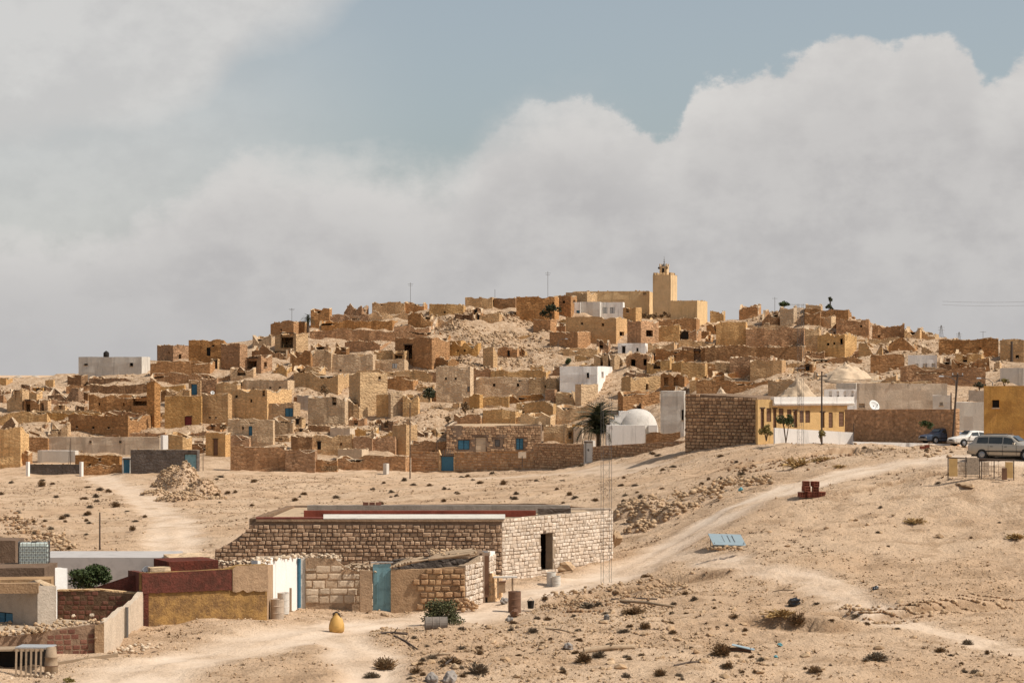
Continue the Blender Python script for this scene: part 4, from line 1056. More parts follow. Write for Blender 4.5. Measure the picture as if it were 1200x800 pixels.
def seg(label, a, b, mat, th=0.3, name='stone_wall', cat='wall', tops=None, feats=(), base_extra=0.8, amp=0.05, rag=0.05, root=None, cell=0.6, ybase=None, group=None, stones=None, nog=False):
    """free-standing wall between two photo points a=(x, ytop, ybase, dist), b likewise. tops: [(frac, ytop_px)]"""
    A3, B3 = P(a[0], a[1], a[3]), P(b[0], b[1], b[3])
    RECTS.append((min(a[0], b[0]), max(a[0], b[0]), min(a[1], b[1]), max(a[2], b[2])))
    A, B = Vector((A3.x, A3.y)), Vector((B3.x, B3.y)); Ln = (B - A).length
    u3 = (B - A) / Ln; n3 = Vector((u3.y, -u3.x))
    za, zb_ = P(a[0], a[2], a[3]).z, P(b[0], b[2], b[3]).z
    z0 = min(za, zb_) - base_extra if nog else min(za, zb_, gz(A.x, A.y), gz(B.x, B.y)) - base_extra
    sd = A.x * 3.1 + A.y
    def ztop(f):
        if tops:
            fr = [t[0] for t in tops]; yy = np.interp(f, fr, [t[1] for t in tops]); d = A.y + (B.y - A.y) * f
            z = CAMZ - (yy - HZ) * d / FPX
        else: z = A3.z + (B3.z - A3.z) * f
        return float(z) + mnoise.noise(Vector((f * Ln * 1.3 + sd, sd, 0))) * rag
    ops = []; parts = []
    for kind, cx, cy, w, h in feats:
        def uo(px):
            s = (px - 600) / FPX; den = u3.x - s * u3.y
            return (s * A.y - A.x) / den
        u0, u1 = uo(cx - w / 2), uo(cx + w / 2); d = A.y + u3.y * (u0 + u1) / 2
        v0, v1 = CAMZ - (cy + h / 2 - HZ) * d / FPX, CAMZ - (cy - h / 2 - HZ) * d / FPX
        ops.append((u0, u1, v0, v1)); parts.append((kind, u0, u1, v0, v1))
    new = root is None
    if new: root = thing(name, label, cat, (A.x, A.y, min(za, zb_)), atan2(u3.y, u3.x), group)
    mb = MB()
    us, zt, _, _ = wall_face(mb, A, B, z0, ztop, ops, None, amp, cell)
    bops = [(Ln - o[1], Ln - o[0], o[2], o[3]) for o in ops]
    Ab, Bb = A - n3 * th, B - n3 * th
    wall_face(mb, Bb, Ab, z0, lambda f: ztop(1 - f), bops, None, 0, cell)
    wall_face(mb, B, Bb, z0, lambda f: ztop(1), [], None, 0, cell)
    wall_face(mb, Ab, A, z0, lambda f: ztop(0), [], None, 0, cell)
    for (u1_, z1), (u2_, z2) in zip(zip(us, zt), list(zip(us, zt))[1:]):
        def q(u, z, o): p = A + u3 * u - n3 * o; return Vector((p.x, p.y, z))
        o1 = 0 if u1_ == us[0] else -mnoise.noise(Vector((u1_ * 0.7 + A.x, z1 * 0.8, A.y * 0.37))) * amp
        o2 = 0 if u2_ == us[-1] else -mnoise.noise(Vector((u2_ * 0.7 + A.x, z2 * 0.8, A.y * 0.37))) * amp
        mb.quad(q(u1_, z1, o1), q(u2_, z2, o2), q(u2_, z2, th), q(u1_, z1, th), [(u1_, 0), (u2_, 0), (u2_, th), (u1_, th)])
    mb.v = [local(v, root) for v in mb.v]
    mb.build('wall', mat, root)
    for kind, u0, u1, v0, v1 in parts: opening_part(root, kind, A, u3, n3, u0, u1, v0, v1)
    if stones:
        kw = dict(stones); kw.setdefault('zbot', min(za, zb_) - 0.9)
        masonry(root, A, u3, n3, Ln, ztop=lambda u: ztop(u / Ln), openings=[(o[0], o[1], o[2], o[3]) for o in ops], **kw)
    return root
def poly_slab(pts, z0, z1, name, mat, root):
    """flat slab over world xy points"""
    mb = MB(); n = len(pts)
    top = [local((p[0], p[1], z1), root) for p in pts]; bot = [local((p[0], p[1], z0), root) for p in pts]
    mb.poly(top); mb.poly(bot[::-1])
    for i in range(n): mb.quad(bot[i], bot[(i + 1) % n], top[(i + 1) % n], top[i])
    return mb.build(name, mat, root)
# ------------------------------------------------------------------ school, stone block walls, street walls
MS = dict(rowsz=(0.30, 0.37), widths=(0.34, 0.62), mat='stone', limit=0, proud=0.12, gap=0.045)
seg('tall wall of big rough stone blocks left of the yellow school', (803, 461, 516, 236), (888, 466, 515, 231), 'mortar', th=6.5, name='stone_block_house', cat='house',
    stones=dict(MS, rowsz=(.30, .36), widths=(.38, .58), seed=3))
def cap(root_label, a, b, z, th, d_extra=0.0): pass
seg('long low stone block wall running uphill to the block house', (695, 523, 541, 283), (803, 516, 528, 262), 'brown', th=.4, stones=dict(MS, rowsz=(.28, .34), widths=(.34, .55), seed=4))
seg('stone block wall left of the grey metal gate', (625, 519, 546, 292), (684, 520, 541, 285), 'brown', th=.4, stones=dict(MS, rowsz=(.28, .34), widths=(.34, .55), seed=5))
g = seg('arched grey metal gate with a round emblem in the stone wall', (684, 516, 541, 285), (695, 516, 541, 283.5), 'offwhite', th=.35, name='yard_gate', cat='gate', feats=[('dg', 689.5, 530, 8.5, 23)])
mb = MB(); c = P(689.5, 527, 284.0)
mb.lathe([(0.0, 0), (.16, 0), (.16, .05), (0, .05)], 14, local(c + Vector((0, -.22, 0)), g), Matrix.Rotation(R(90), 3, 'X')); mb.build('emblem', 'metal', g)
seg('lower stone block wall right of the blue gate', (533, 530, 549, 298), (625, 528, 546, 292), 'brown', th=.4, stones=dict(MS, rowsz=(.30, .36), widths=(.4, .65), proud=.045, seed=6))
seg('stone block wall between thin pole and blue gate', (482, 529, 553, 300), (514, 529, 552, 299), 'brown', th=.4, stones=dict(MS, rowsz=(.30, .36), widths=(.4, .65), proud=.045, seed=7))
g = seg('blue double gate with open metal scroll top between stone walls', (514, 524, 552, 299), (533, 526, 551, 298), 'tan', th=.35, name='yard_gate', cat='gate', feats=[('db', 524, 543, 15, 17)], tops=[(0, 527), (.12, 527), (.13, 534), (.9, 534), (1, 530)])
mb = MB()
for i in range(7):
    x = 518 + i * 2; mb.tube([local(P(x, 534, 298.4), g), local(P(x, 525 + abs(i - 3), 298.4), g)], .03, 4)
mb.build('scroll_bars', 'metal', g)
r = V(523, 634, 637, 498, 531, 'mortar', 'brick-built house with blue windows and a cream door behind the stone wall', [('wb', 543.5, 521, 13.5, 11), ('dc', 563.5, 521, 12.5, 18), ('wg', 583, 519, 6, 8), ('wb', 609, 520, 8.5, 13)], dist=308, ang=1, depth=7)
_k = 308 / FPX; _O = Vector(((523 - 600) * _k, 308.0)); _u = Vector((cos(R(1)), -sin(R(1)))); _O = _O + Vector((0, .22))
masonry(r, _O, _u, Vector((-sin(R(1)), -cos(R(1)))), 110.5 * _k, (0.27, .33), (.36, .6), 'stone', lambda u: CAMZ - (499 - HZ) * _k, CAMZ - (531 - HZ) * _k,
        openings=[((a - 523) * _k, (b - 523) * _k, CAMZ - (y1 - HZ) * _k, CAMZ - (y0 - HZ) * _k) for a, b, y0, y1 in ((536, 551, 515, 527), (556.5, 570.5, 511, 531), (579, 587, 514, 524), (604, 614, 513, 527))], limit=0, seed=8)
# name plate on a post before the stone wall
t = thing('sign_post', 'small blank pale board on a short dark post before the stone wall', 'sign', P(612, 547, 290))
MB().tube([(0, 0, 0), (0, 0, 1.3)], .06, 5).build('post', 'polewood', t); MB().box((0, 0, 1.45), (.95, .06, .75)).build('board', 'paleplain', t)

# school
sch = seg('long yellow ochre school with white parapet and tall shuttered windows', (888, 474, 514, 225), (992, 480, 516, 229), 'schoolwall', th=.4, name='school', cat='school', amp=.0, rag=0,
     tops=[(0, 468), (.14, 468), (1, 476)],
     feats=[('d', 893.5, 492, 4.2, 27), ('wd', 901, 486, 5.5, 16), ('d', 908, 490, 4, 22), ('wd', 915.5, 486, 5.5, 15), ('wd', 925, 487, 5.3, 15), ('d', 932, 491, 4.5, 20), ('wd', 939.5, 488, 4.8, 14), ('wd', 946.5, 488, 5.5, 14), ('d', 964, 492, 4.6, 18), ('wd', 973.5, 492, 4.8, 18), ('wd', 986, 491, 6.0, 17)])
A_, B_ = Vector((P(888, 0, 225).x, 225.)), Vector((P(992, 0, 229).x, 229.)); u_ = (B_ - A_).normalized(); n_ = Vector((u_.y, -u_.x)); Ls = (B_ - A_).length
def sp(u, o, z): q = A_ + u_ * u + n_ * o; return (q.x, q.y, z)
zs = CAMZ - (472 - HZ) * 228 / FPX
poly_slab([sp(0.5, -.45, 0)[:2], sp(Ls + 1.2, -.45, 0)[:2], sp(Ls + 1.2, -9, 0)[:2], sp(4.8, -9, 0)[:2]], zs - .3, zs - .15, 'roof', 'offwhite', sch)
def wallbox(root, u0, u1, o0, o1, z0, z1, name, mat):
    return poly_slab([sp(u0, o0, 0)[:2], sp(u1, o0, 0)[:2], sp(u1, o1, 0)[:2], sp(u0, o1, 0)[:2]], z0, z1, name, mat, root)
zt_ = CAMZ - (474 - HZ) * 226 / FPX
wallbox(sch, 1.6, Ls + .7, .28, -.35, zt_ - .1, zt_ + .72, 'parapet', 'white')
wallbox(sch, 1.6, Ls + .7, .4, .285, zt_ + .05, zt_ + .16, 'cornice', 'white')
wallbox(sch, Ls + .003, Ls + .35, -.41, -9, zt_ - 4.2, zt_ + .2, 'side_wall', 'schoolwall')
seg('low white wall along the road in front of the school', (908, 501, 519, 215.5), (1000, 506.5, 521, 218.5), 'white', th=.25, name='low_wall', amp=.0, rag=.01)
seg('white kerb wall edging the upper road to the right', (1000, 517.3, 520.6, 206), (1136, 520.6, 524, 208), 'white', th=.35, name='kerb_wall', cat='wall', rag=.02)
V(966, 1004, 1008, 456, 484, 'white', 'white school wing with a row of tall openings under its roof', [('w', 973.5, 462, 2.6, 8), ('w', 982, 462, 2.6, 8), ('w', 990.5, 462, 2.6, 8), ('w', 999, 462, 2.6, 8)], dist=246, ang=3, depth=6)
seg('brown stone street wall with torn poster and bush at right', (990, 480, 514, 222), (1120, 479, 517, 207), 'brown', th=.4, rag=.08, cell=1)
# pale sand cone, sand heap
def heap(label, cx, ytop, ybase, halfpx, d, mat='ground', name='sand_heap', cat='heap', sharp=1.2, seed=0, back=1.0):
    d = d or hit(cx, ybase - 3); k = d / FPX; r = halfpx * k; h = (ybase - ytop) * k
    o = P(cx, ybase, d); root_z = min(o.z, gz(o.x, o.y)) - .2
    n, m = 44, 22; vs, fs = [], []
    for i in range(m + 1):
        f = i / m
        for j in range(n):
            a = 2 * pi * j / n; rr = r * f * (1 + mnoise.noise(Vector((cos(a) * 1.3, sin(a) * 1.3, seed))) * .35 + mnoise.noise(Vector((cos(a) * 4, sin(a) * 4, seed + 3))) * .15)
            z = h * (max(0, 1 - f) ** sharp if name == 'sand_heap' else max(0, 1 - f * f) ** 1.6) + mnoise.noise(Vector((cos(a) * f * 4, sin(a) * f * 4, seed + 9))) * h * .3 * (1 - f * .6) + mnoise.noise(Vector((cos(a) * f * 11, sin(a) * f * 11, seed + 19))) * h * .10 - (.4 if i == m else 0)
            vs.append((rr * cos(a), rr * sin(a) * back, z))
    for i in range(m):
        for j in range(n): fs.append((i * n + j, (i + 1) * n + j, (i + 1) * n + (j + 1) % n, i * n + (j + 1) % n))
    me = mesh(name, vs, fs, mat, smoothf=True)
    return tag(link(me, name, None, (o.x, o.y, o.z)), label, cat)
plain('sand', (0.50, 0.375, 0.255), 0.95, grime=.35, gscale=2, bmp=.5)
plain('gravel', (0.44, 0.30, 0.18), 0.97, grime=.35, gscale=3, bmp=.6)
heap('pale pointed sand cone behind the white school roof', 936, 441, 466, 22, 262, 'sand', sharp=1.0, seed=1)
heap('broad pale sand heap on the right slope above the school', 992, 426, 447, 34, 292, 'sand', sharp=.8, seed=2)
heap('small pale dirt mound left of the stone block wall roof', 845, 453, 463, 8, 262, 'sand', seed=3)
# white vault
earth('shrinewhite', (0.60, 0.55, 0.49), 0.0, 0.0, blot=.3, bstr=.3)
wv_ = thing('shrine', 'whitewashed round vaulted building with stepped side beside the palm', 'shrine', P(742, 516, 290))
k_ = 290 / FPX
mb = MB(); prof = []
for i in range(9): a = i / 8 * pi / 2; prof.append((25 * k_ * cos(a) ** .8 if i < 8 else 0.0, 8 * k_ + 29 * k_ * sin(a)))
prof = [(25 * k_, -2.0)] + prof
mb.lathe(prof, 28, (6 * k_, 2.4, 0)); o = mb.build('vault', 'shrinewhite', wv_, True)
mb = MB(); mb.box((-9 * k_, 1.0, 9 * k_ - 1), (45 * k_, 3.2, 22 * k_ + 2 - 4 * k_)); mb.build('base_wall', 'white', wv_)
for i in range(3):
    mb = MB(); mb.box((-20 * k_ + i * 5 * k_, 2.4 + i * .02, 12 * k_ + i * 5 * k_ / 2), (12 * k_, 2.6, 24 * k_ + i * 5 * k_)); mb.build('step', 'white', wv_)
mb = MB(); mb.box((23 * k_, .7, 9 * k_ - 1), (10 * k_, 1.8, 28 * k_ + 1)); mb.build('side_wall', 'white', wv_)
# minaret
mr = block(765, 786, 793.5, 322, 374, 'mosque', 'tall square mosque minaret with toothed top and small lantern', (), name='minaret', cat='minaret', dist=432, ang=20, roofmat='mosque', parapet=.1)
k_ = 432 / FPX; a_ = R(20)
wlm, wrm = 21 * k_ / cos(a_), 7.5 * k_ / sin(a_)
def mloc(u, v, z): return Vector((-u * 1.0, v, z))      # root frame: -x along left face, +y along right face
ztm = (374 - 322) * k_
mb = MB()
for i in range(6):
    for (u, v) in ((i / 5 * (wlm - .5) + .25, .25), (i / 5 * (wlm - .5) + .25, wrm - .25), (.25, i / 5 * (wrm - .5) + .25), (wlm - .25, i / 5 * (wrm - .5) + .25)):
        mb.box((-u, v, ztm + .2), (.34, .34, .5), taper=.55)
mb.build('merlons', 'mosque', mr)
mb = MB(); mb.box((-wlm / 2, wrm / 2, ztm + .75), (1.35, 1.35, 1.7)); mb.build('lantern', 'mosque', mr)
mb = MB()
for sx in (-1, 1):
    for sy in (-1, 1): mb.box((-wlm / 2 + sx * .6, wrm / 2 + sy * .6, ztm + 1.85), (.3, .3, .45), taper=.5)
mb.build('lantern_horn', 'mosque', mr)
mb = MB(); mb.lathe([(.5, 0), (.42, .3), (.2, .5), (.07, .62), (.06, .8), (.16, .9), (.06, 1.0), (.04, 1.2), (.11, 1.28), (.03, 1.36), (.02, 1.9), (0, 1.9)], 12, (-wlm / 2, wrm / 2, ztm + 1.55)); mb.build('finial', 'metal', mr)
mb = MB(); mb.box((-wlm / 2, wrm / 2 - .69, ztm + .85), (.4, .06, .8)); mb.build('lantern_window', 'dark', mr)
# loudspeakers
for sx in (-1, 1):
    sp_ = MB(); sp_.lathe([(.05, 0), (.1, .2), (.22, .45)], 10, (-wlm / 2 + sx * .75, wrm / 2 - .3, ztm + 1.3), Matrix.Rotation(R(90), 3, 'X')); sp_.build('loudspeaker', 'metal', mr)

# ------------------------------------------------------------------ poles, masts, lamps, antennas
def pole(label, px, ytop, ybase, d, r=.09, lean=0.0, mat='polewood', name='utility_pole', cat='pole', arms=(), group=None):
    b = P(px, ybase, d); h = (ybase - ytop) * d / FPX
    t = thing(name, label, cat, b, 0, group)
    MB().tube([(0, 0, -.5), (lean * h * .5, 0, h * .5), (lean * h, 0, h)], [r, r * .88, r * .72], 7).build('shaft', mat, t)
    for z, w in arms:
        zz = h * z
        MB().box((lean * zz, 0, zz), (w, .09, .11)).build('crossarm', mat, t)
        for sx in (-.42, 0, .42): MB().lathe([(.03, 0), (.05, .06), (.03, .12), (.05, .18), (0, .2)], 7, (lean * zz + sx * w, 0, zz + .05)).build('insulator', 'lightmetal', t)
    return t
pole('tall thin dark pole standing before the brown street walls, centre left', 480.5, 472, 560, 285, .075)
pole('bare dark pole in the scrub behind the grey long wall', 117, 600, 647, 148, .055)
pole('dark utility pole with small boxes in front of the school', 963, 435, 517, 213, .085, arms=[(.93, .9)])
pole('leaning wooden utility pole beside the grey-white wall', 1116, 438, 513, 206, .10, lean=.085, arms=[(.97, 1.0)])
pole('short black pole stub on the brown street wall', 1114.5, 460, 485, 212, .07)
pole('thick black pole above the grey-white house at the right edge', 1185.5, 400, 434, 330, .22)
pole('thin pole beside the lane corner on the left', 238, 497, 551, 296, .04)
pole('thin street pole left of the blue gate', 512, 503, 530, 302, .045)
pole('slim pole on the stone wall left of the palm', 661, 496, 522, 300, .04)
pole('slim dark post by the white low wall', 1000.5, 496, 517, 212, .05)
pole('thin pole in the low yard at the left end of the street', 82.5, 513, 548, 300, .045)
pole('thin brace pole leaning on the left yard pole', 80.0, 520, 548, 299.5, .03, lean=.07)
def street_lamp(label, px, ytop, ybase, d, side):
    t = pole(label, px, ytop, ybase, d, .06, mat='metal', name='street_lamp', cat='lamp'); h = (ybase - ytop) * d / FPX
    MB().tube([(0, 0, h), (side * .5, 0, h + .35), (side * 1.1, 0, h + .45)], .035, 5).build('arm', 'metal', t)
    MB().box((side * 1.35, 0, h + .43), (.5, .2, .12), taper=.7).build('lamp_head', 'lightmetal', t)
street_lamp('slender street lamp before the brown house under the white houses', 654, 400, 418, 388, 1)
street_lamp('street lamp over the brown wall left of the leaning pole', 1120, 446, 480, 225, -1)
street_lamp('street lamp behind the ochre house with head to the left', 1163, 448, 480, 240, -1)
def lattice(label, px, ytop, ybase, d, w, mat='metal', r=.014, bars=(), step=.6, taper=1.0):
    b = P(px, ybase, d); h = (ybase - ytop) * d / FPX
    t = thing('lattice_mast', label, 'mast', b, R(14))
    cs = [(-w / 2, -w / 2), (w / 2, -w / 2), (w / 2, w / 2), (-w / 2, w / 2)]
    for x, y in cs: MB().tube([(x, y, -.3), (x * taper, y * taper, h)], r, 4).build('leg', mat, t)
    mb = MB(); n = int(h / step)
    for i in range(n):
        z = i * h / n; s0 = 1 + (taper - 1) * z / h; s1 = 1 + (taper - 1) * (z + h / n) / h
        for j in range(4):
            a, c = cs[j], cs[(j + 1) % 4]
            p, q = (a, c) if i % 2 else (c, a)
            mb.tube([(p[0] * s0, p[1] * s0, z), (q[0] * s1, q[1] * s1, z + h / n)], r * .35, 3, False)
            mb.tube([(a[0] * s0, a[1] * s0, z), (c[0] * s0, c[1] * s0, z)], r * .35, 3, False)
    o = mb.build('bracing', mat, t)
    for z, x0, x1 in bars: MB().tube([(x0, 0, h * z), (x1, 0, h * z)], r * 1.6, 5).build('crossbar', mat, t)
    return t
lattice('thin four-legged lattice mast by the dirt track, centre right', 710.5, 462, 683, 123.5, .44, r=.009)
lattice('tall lattice mast with crossbars rising before the school', 938, 356, 523, 207, .42, r=.013, bars=[(.995, -.9, .5), (.97, -.3, .45), (.55, -.5, .4)])
def pylon(label, px, ytop, ybase, d):
    t = lattice(label, px, ytop, ybase, d, .9, r=.03, taper=.15, step=.8); h = (ybase - ytop) * d / FPX
    t.name = 'pylon'; t['category'] = 'pylon'
    for z in (.7, .85): MB().tube([(-.7, 0, h * z), (0, 0, h * z + .12), (.7, 0, h * z)], .03, 4).build('crossarm', 'metal', t)
pylon('small faint lattice pylon on the right skyline', 1103, 381, 400, 470); pylon('shorter faint lattice pylon right of the first on the skyline', 1124, 389, 404, 520)
def antenna(label, px, ytop, ybase, d, bars=2):
    b = P(px, ybase, d); h = (ybase - ytop) * d / FPX; t = thing('antenna', label, 'antenna', b)
    MB().tube([(0, 0, -.3), (0, 0, h)], .035, 5).build('rod', 'metal', t)
    for i in range(bars):
        z = h * (1 - .07 * (i + 1)); MB().tube([(-.5 + .1 * i, 0, z), (.5 - .1 * i, 0, z)], .022, 4).build('element', 'metal', t)
antenna('thin television antenna on the left part of the skyline', 481, 331, 356, 425)
antenna('thin television antenna on the skyline left of the mosque hall', 642, 318, 348, 425)
antenna('short rod antenna above the huge black opening', 342, 361, 377, 408)
antenna('small rod on the rubble top under the skyline, centre', 580, 339, 352, 424, 0)
antenna('short rod antenna on the right skyline near the ruined stump', 908, 348, 372, 420, 1)
antenna('short rod antenna right end of the right skyline', 1152, 388, 400, 400, 1)
def cable(label, pts, r=.018, sag=.4):
    mb = MB()
    for a, b in zip(pts[:-1], pts[1:]):
        a, b = Vector(a), Vector(b)
        mb.tube([a.lerp(b, i / 8) - Vector((0, 0, sag * 4 * (i / 8) * (1 - i / 8))) for i in range(9)], r, 3, False)
    tag(mb.build('power_line', 'polewood', None), label, 'power line')
cable('upper power line crossing the sky at far right', [P(1104, 353, 470), P(1260, 350, 430)], .018)
cable('lower power line crossing the sky at far right', [P(1104, 357, 470), P(1260, 355, 430)], .016)
cable('power line from the school pole to the leaning pole', [P(963, 441, 213), P(1122.5, 441, 206)])
cable('power line from the leaning pole toward the ochre house', [P(1122.5, 441, 206), P(1190, 452, 184)])
def dish(label, px, py, rpx, d, yaw=.5, tilt=.5, mat='dish', name='satellite_dish'):
    r = rpx * d / FPX; t = thing(name, label, 'satellite dish', P(px, py + rpx, d), yaw)
    M = Matrix.Rotation(R(90) - tilt, 3, 'X')
    MB().lathe([(0, -.25 * r), (.4 * r, -.2 * r), (.75 * r, -.08 * r), (r, .1 * r), (r * 1.02, .07 * r), (.75 * r, -.12 * r), (0, -.3 * r)], 20, (0, 0, r), M).build('reflector', mat, t, True)
    MB().tube([(0, .1 * r, 0), (0, .2 * r, r)], .04, 5).build('mount', 'metal', t)
    MB().tube([(0, -.1 * r, .25 * r), (0, -.9 * r, 1.15 * r)], .025, 4).build('feed_arm', 'metal', t)
    MB().lathe([(.0, 0), (.09 * r, 0), (.09 * r, .15 * r), (0, .15 * r)], 8, (0, -.9 * r, 1.1 * r)).build('feed_horn', 'metal', t)
dish('large pale satellite dish on the long pale house near the school', 1024.5, 475, 6.8, 234)
dish('satellite dish leaning behind the red and yellow wall', 171, 669, 6.8, 107.5, -.6)
dish('white satellite dish on a wall under the brown cube, left centre', 249, 460, 2.4, 350, .3)
dish('small white satellite dish by the orange sloping wall', 532.5, 415.5, 3, 382, .4)
def dome(label, px, ytop, ybase, hw, d):
    k = d / FPX; t = thing('brick_dome', label, 'dome', P(px, ybase, d))
    r, h = hw * k, (ybase - ytop) * k
    MB().lathe([(r, -1), (r, h * .35), (r * .93, h * .62), (r * .75, h * .85), (r * .4, h * .97), (0, h)], 18).build('dome_shell', 'grey', t, True)
    MB().lathe([(r * 1.04, -.5), (r * 1.04, .25), (r, .3)], 18).build('drum_base', 'grey', t)
dome('left of two pale grey round domes on the far left skyline', 21.5, 440, 453, 7, 392); dome('right of two pale grey round domes on the far left skyline', 41, 439.5, 453, 7, 392)
# tank on the grey-white house roof, bird-like water tank shrub house right
t = thing('roof_tank', 'round black tank on the roof of the long grey-white house', 'tank', P(124.5, 419, 384))
MB().lathe([(0, 0), (.40, 0), (.46, .2), (.46, .75), (.3, .95), (.12, 1.0), (0, 1.0)], 14).build('tank_body', 'dark', t, True); MB().lathe([(0, 1.0), (.14, 1.0), (.14, 1.08), (0, 1.08)], 10).build('lid', 'dark', t)
# ------------------------------------------------------------------ plants
plain('drybush', (0.085, 0.085, 0.035), .8, vary=.6)
def leafcloud(seed, n, rx, ry, rz, size, mat, name='foliage', clumps=9, up=.2):
    rg = random.Random(seed); vs, fs = [], []
    cl = []
    for i in range(clumps):
        a = rg.uniform(0, 2 * pi); z = rg.uniform(-.6, .9); r = sqrt(max(0, 1 - z * z)) * rg.uniform(.2, .8)
        cl.append((Vector((cos(a) * r, sin(a) * r, z * .7)), rg.uniform(.28, .5)))
    for i in range(n):
        c, cr = cl[rg.randrange(clumps)]
        v = Vector((rg.gauss(0, 1), rg.gauss(0, 1), rg.gauss(0, 1))).normalized() * cr * rg.uniform(.5, 1.05)
        p = c + v; p = Vector((p.x * rx, p.y * ry, p.z * rz))
        a = Vector((rg.gauss(0, 1), rg.gauss(0, 1), rg.gauss(0, 1) + up)).normalized() * size * rg.uniform(.6, 1.3)
        b = a.cross(Vector((rg.gauss(0, 1), rg.gauss(0, 1), rg.gauss(0, 1)))).normalized() * size * .35
        k = len(vs); vs += [p - a * .5, p + b, p + a * .5, p - b]; fs.append((k, k + 1, k + 2, k + 3))
    return mesh(name, vs, fs, mat)
def bush_mesh(seed, n, mat, h=.5, spread=1.0):
    """dry steppe scrub: stiff twigs fanning from the root, unit width"""
    rg = random.Random(seed); vs, fs = [], []
    lob = [rg.uniform(.6, 1.15) for _ in range(7)]
    for i in range(n):
        a = rg.uniform(0, 2 * pi); e = rg.uniform(.05, 1.35); r = .5 * lob[int(a / (2 * pi) * 7) % 7] * rg.uniform(.55, 1)
        d = Vector((cos(a) * cos(e), sin(a) * cos(e), sin(e) * h * 2))
        s = d * r * rg.uniform(.1, .6) + Vector((rg.uniform(-.1, .1), rg.uniform(-.1, .1), 0)); t = d * r
        w = Vector((rg.gauss(0, 1), rg.gauss(0, 1), rg.gauss(0, .6))).normalized() * .022
        b = Vector((rg.gauss(0, 1), rg.gauss(0, 1), rg.gauss(0, 1))).normalized() * .06
        k = len(vs); vs += [s, s + w, t + w + b, t + b, t - w * .5 + b * 1.6]; fs.append((k, k + 1, k + 2, k + 3)); fs.append((k + 1, k + 2, k + 4))
    return mesh('twigs', vs, fs, mat)
def palm(label, px, ycrown, ybase, rpx, d, nfr=60, mat='palmleaf', trunk_r=.22):
    k = d / FPX; t = thing('palm_tree', label, 'palm tree', P(px, ybase, d)); h = (ybase - ycrown) * k; r = rpx * k
    rg = random.Random(int(px))
    mb = MB(); pts = [(0, 0, -.5)] + [(0, 0, h * i / 5) for i in range(6)]
    mb.tube(pts, [trunk_r * (1.15 - .04 * i) for i in range(7)], 9); mb.build('trunk', 'trunk', t)
    vs, fs = [], []
    for i in range(22):                          # one arching frond, unit length, in the xz plane
        s = i / 21.; x = s * .92; z = .34 * sin(s * 2.2) - .42 * s * s * s
        w = .30 * sin(min(1, s * 1.3 + .18) * pi * .82)
        for sg in (-1, 1):
            b0 = Vector((x, 0, z)); b1 = Vector((x + .035, 0, z)); tip = Vector((x + .13, sg * w, z - .07))
            q = len(vs); vs += [b0, b1, tip]; fs.append((q, q + 1, q + 2))
    for i in range(10):
        s = i / 10.; s2 = (i + 1) / 10.
        def c(s): return Vector((s * .92, 0, .34 * sin(s * 2.2) - .42 * s * s * s))
        q = len(vs); o = Vector((0, .012, 0)); vs += [c(s) - o, c(s) + o, c(s2) + o, c(s2) - o]; fs.append((q, q + 1, q + 2, q + 3))
    me = mesh('frond', vs, fs, mat)
    for i in range(nfr):
        a = i * 2.39996; e = -.5 + 1.95 * (i / nfr); L_ = r * rg.uniform(.85, 1.12) * 1.6
        link(me, 'frond', t, (0, 0, h), (0, -e, a), (L_, L_, L_))
    return t
palm('big dark date palm beside the whitewashed vault', 701, 506, 519, 21, 292)
palm('small dry palm on the upper left skyline', 361, 377, 386, 6, 403, 22)
def shrub(label, px, py, rx, rz, d, mat, n=500, size=.22, name='shrub', stem=True, ybase=None, seed=None, group=None, cat='shrub'):
    k = d / FPX; yb = ybase or (py + rz); t = thing(name, label, cat, P(px, yb, d), 0, group); zc = (yb - py) * k
    me = leafcloud(seed or int(px * 7 + py), n, rx * k, rx * k * .8, rz * k, size, mat, clumps=9 if n < 3000 else 20)
    link(me, 'foliage', t, (0, 0, zc))
    if stem:
        mb = MB(); rg = random.Random(int(px))
        for i in range(4):
            a = rg.uniform(0, 6.28); mb.tube([(0, 0, -.2), (cos(a) * rx * k * .2, sin(a) * rx * k * .2, zc * .6), (cos(a) * rx * k * .5, sin(a) * rx * k * .5, zc + rz * k * .3)], [.05, .04, .015], 5)
        mb.build('trunk', 'trunk', t)
    return t
shrub('young green tree by the school wall behind the mast', 921, 492, 13, 9, 213, 'leaf', 600, .2, name='young_tree', ybase=516, cat='tree')
shrub('yellow leafed bush at the left end of the school', 898, 505, 9, 9, 219, 'yellowleaf', 600, .16)
shrub('small yellow green bush at the foot of the school pole', 962, 508, 5, 7, 210, 'yellowleaf', 300, .14)
shrub('dark green bush hanging over the brown street wall', 1086, 498, 8.5, 6, 205, 'leaf', 500, .16, stem=False)
shrub('dark round bush among pale walls, left centre', 381, 456, 6.5, 7.5, 352, 'dryscrub', 400, .25)
shrub('dark green bush left of the two-hole pale house', 503, 461, 10, 8, 342, 'palmleaf', 500, .28)
shrub('dark green bush above the white path, centre', 666, 424, 5, 5, 372, 'leaf', 300, .25)
shrub('dark tree growing against the summit house wall', 645, 365, 15, 9, 405, 'palmleaf', 900, .32, cat='tree', name='dark_tree', ybase=377)
shrub('dark shrub on top of the ruins, right skyline', 918, 357, 9, 4, 414, 'leaf', 500, .3)
shrub('dark ragged shrub on the dark flat house roof', 972, 360, 5.5, 4.5, 410, 'palmleaf', 400, .28)
shrub('small leaning plume above the roof shrub, right skyline', 973, 351, 3.2, 4, 410, 'palmleaf', 140, .3, ybase=360)
shrub('dark bush against the orange block, centre', 545, 477, 6, 8, 330, 'dryscrub', 350, .25)
shrub('dark bush before the bastion foot, centre', 525, 491, 5, 3.5, 326, 'dryscrub', 250, .22)
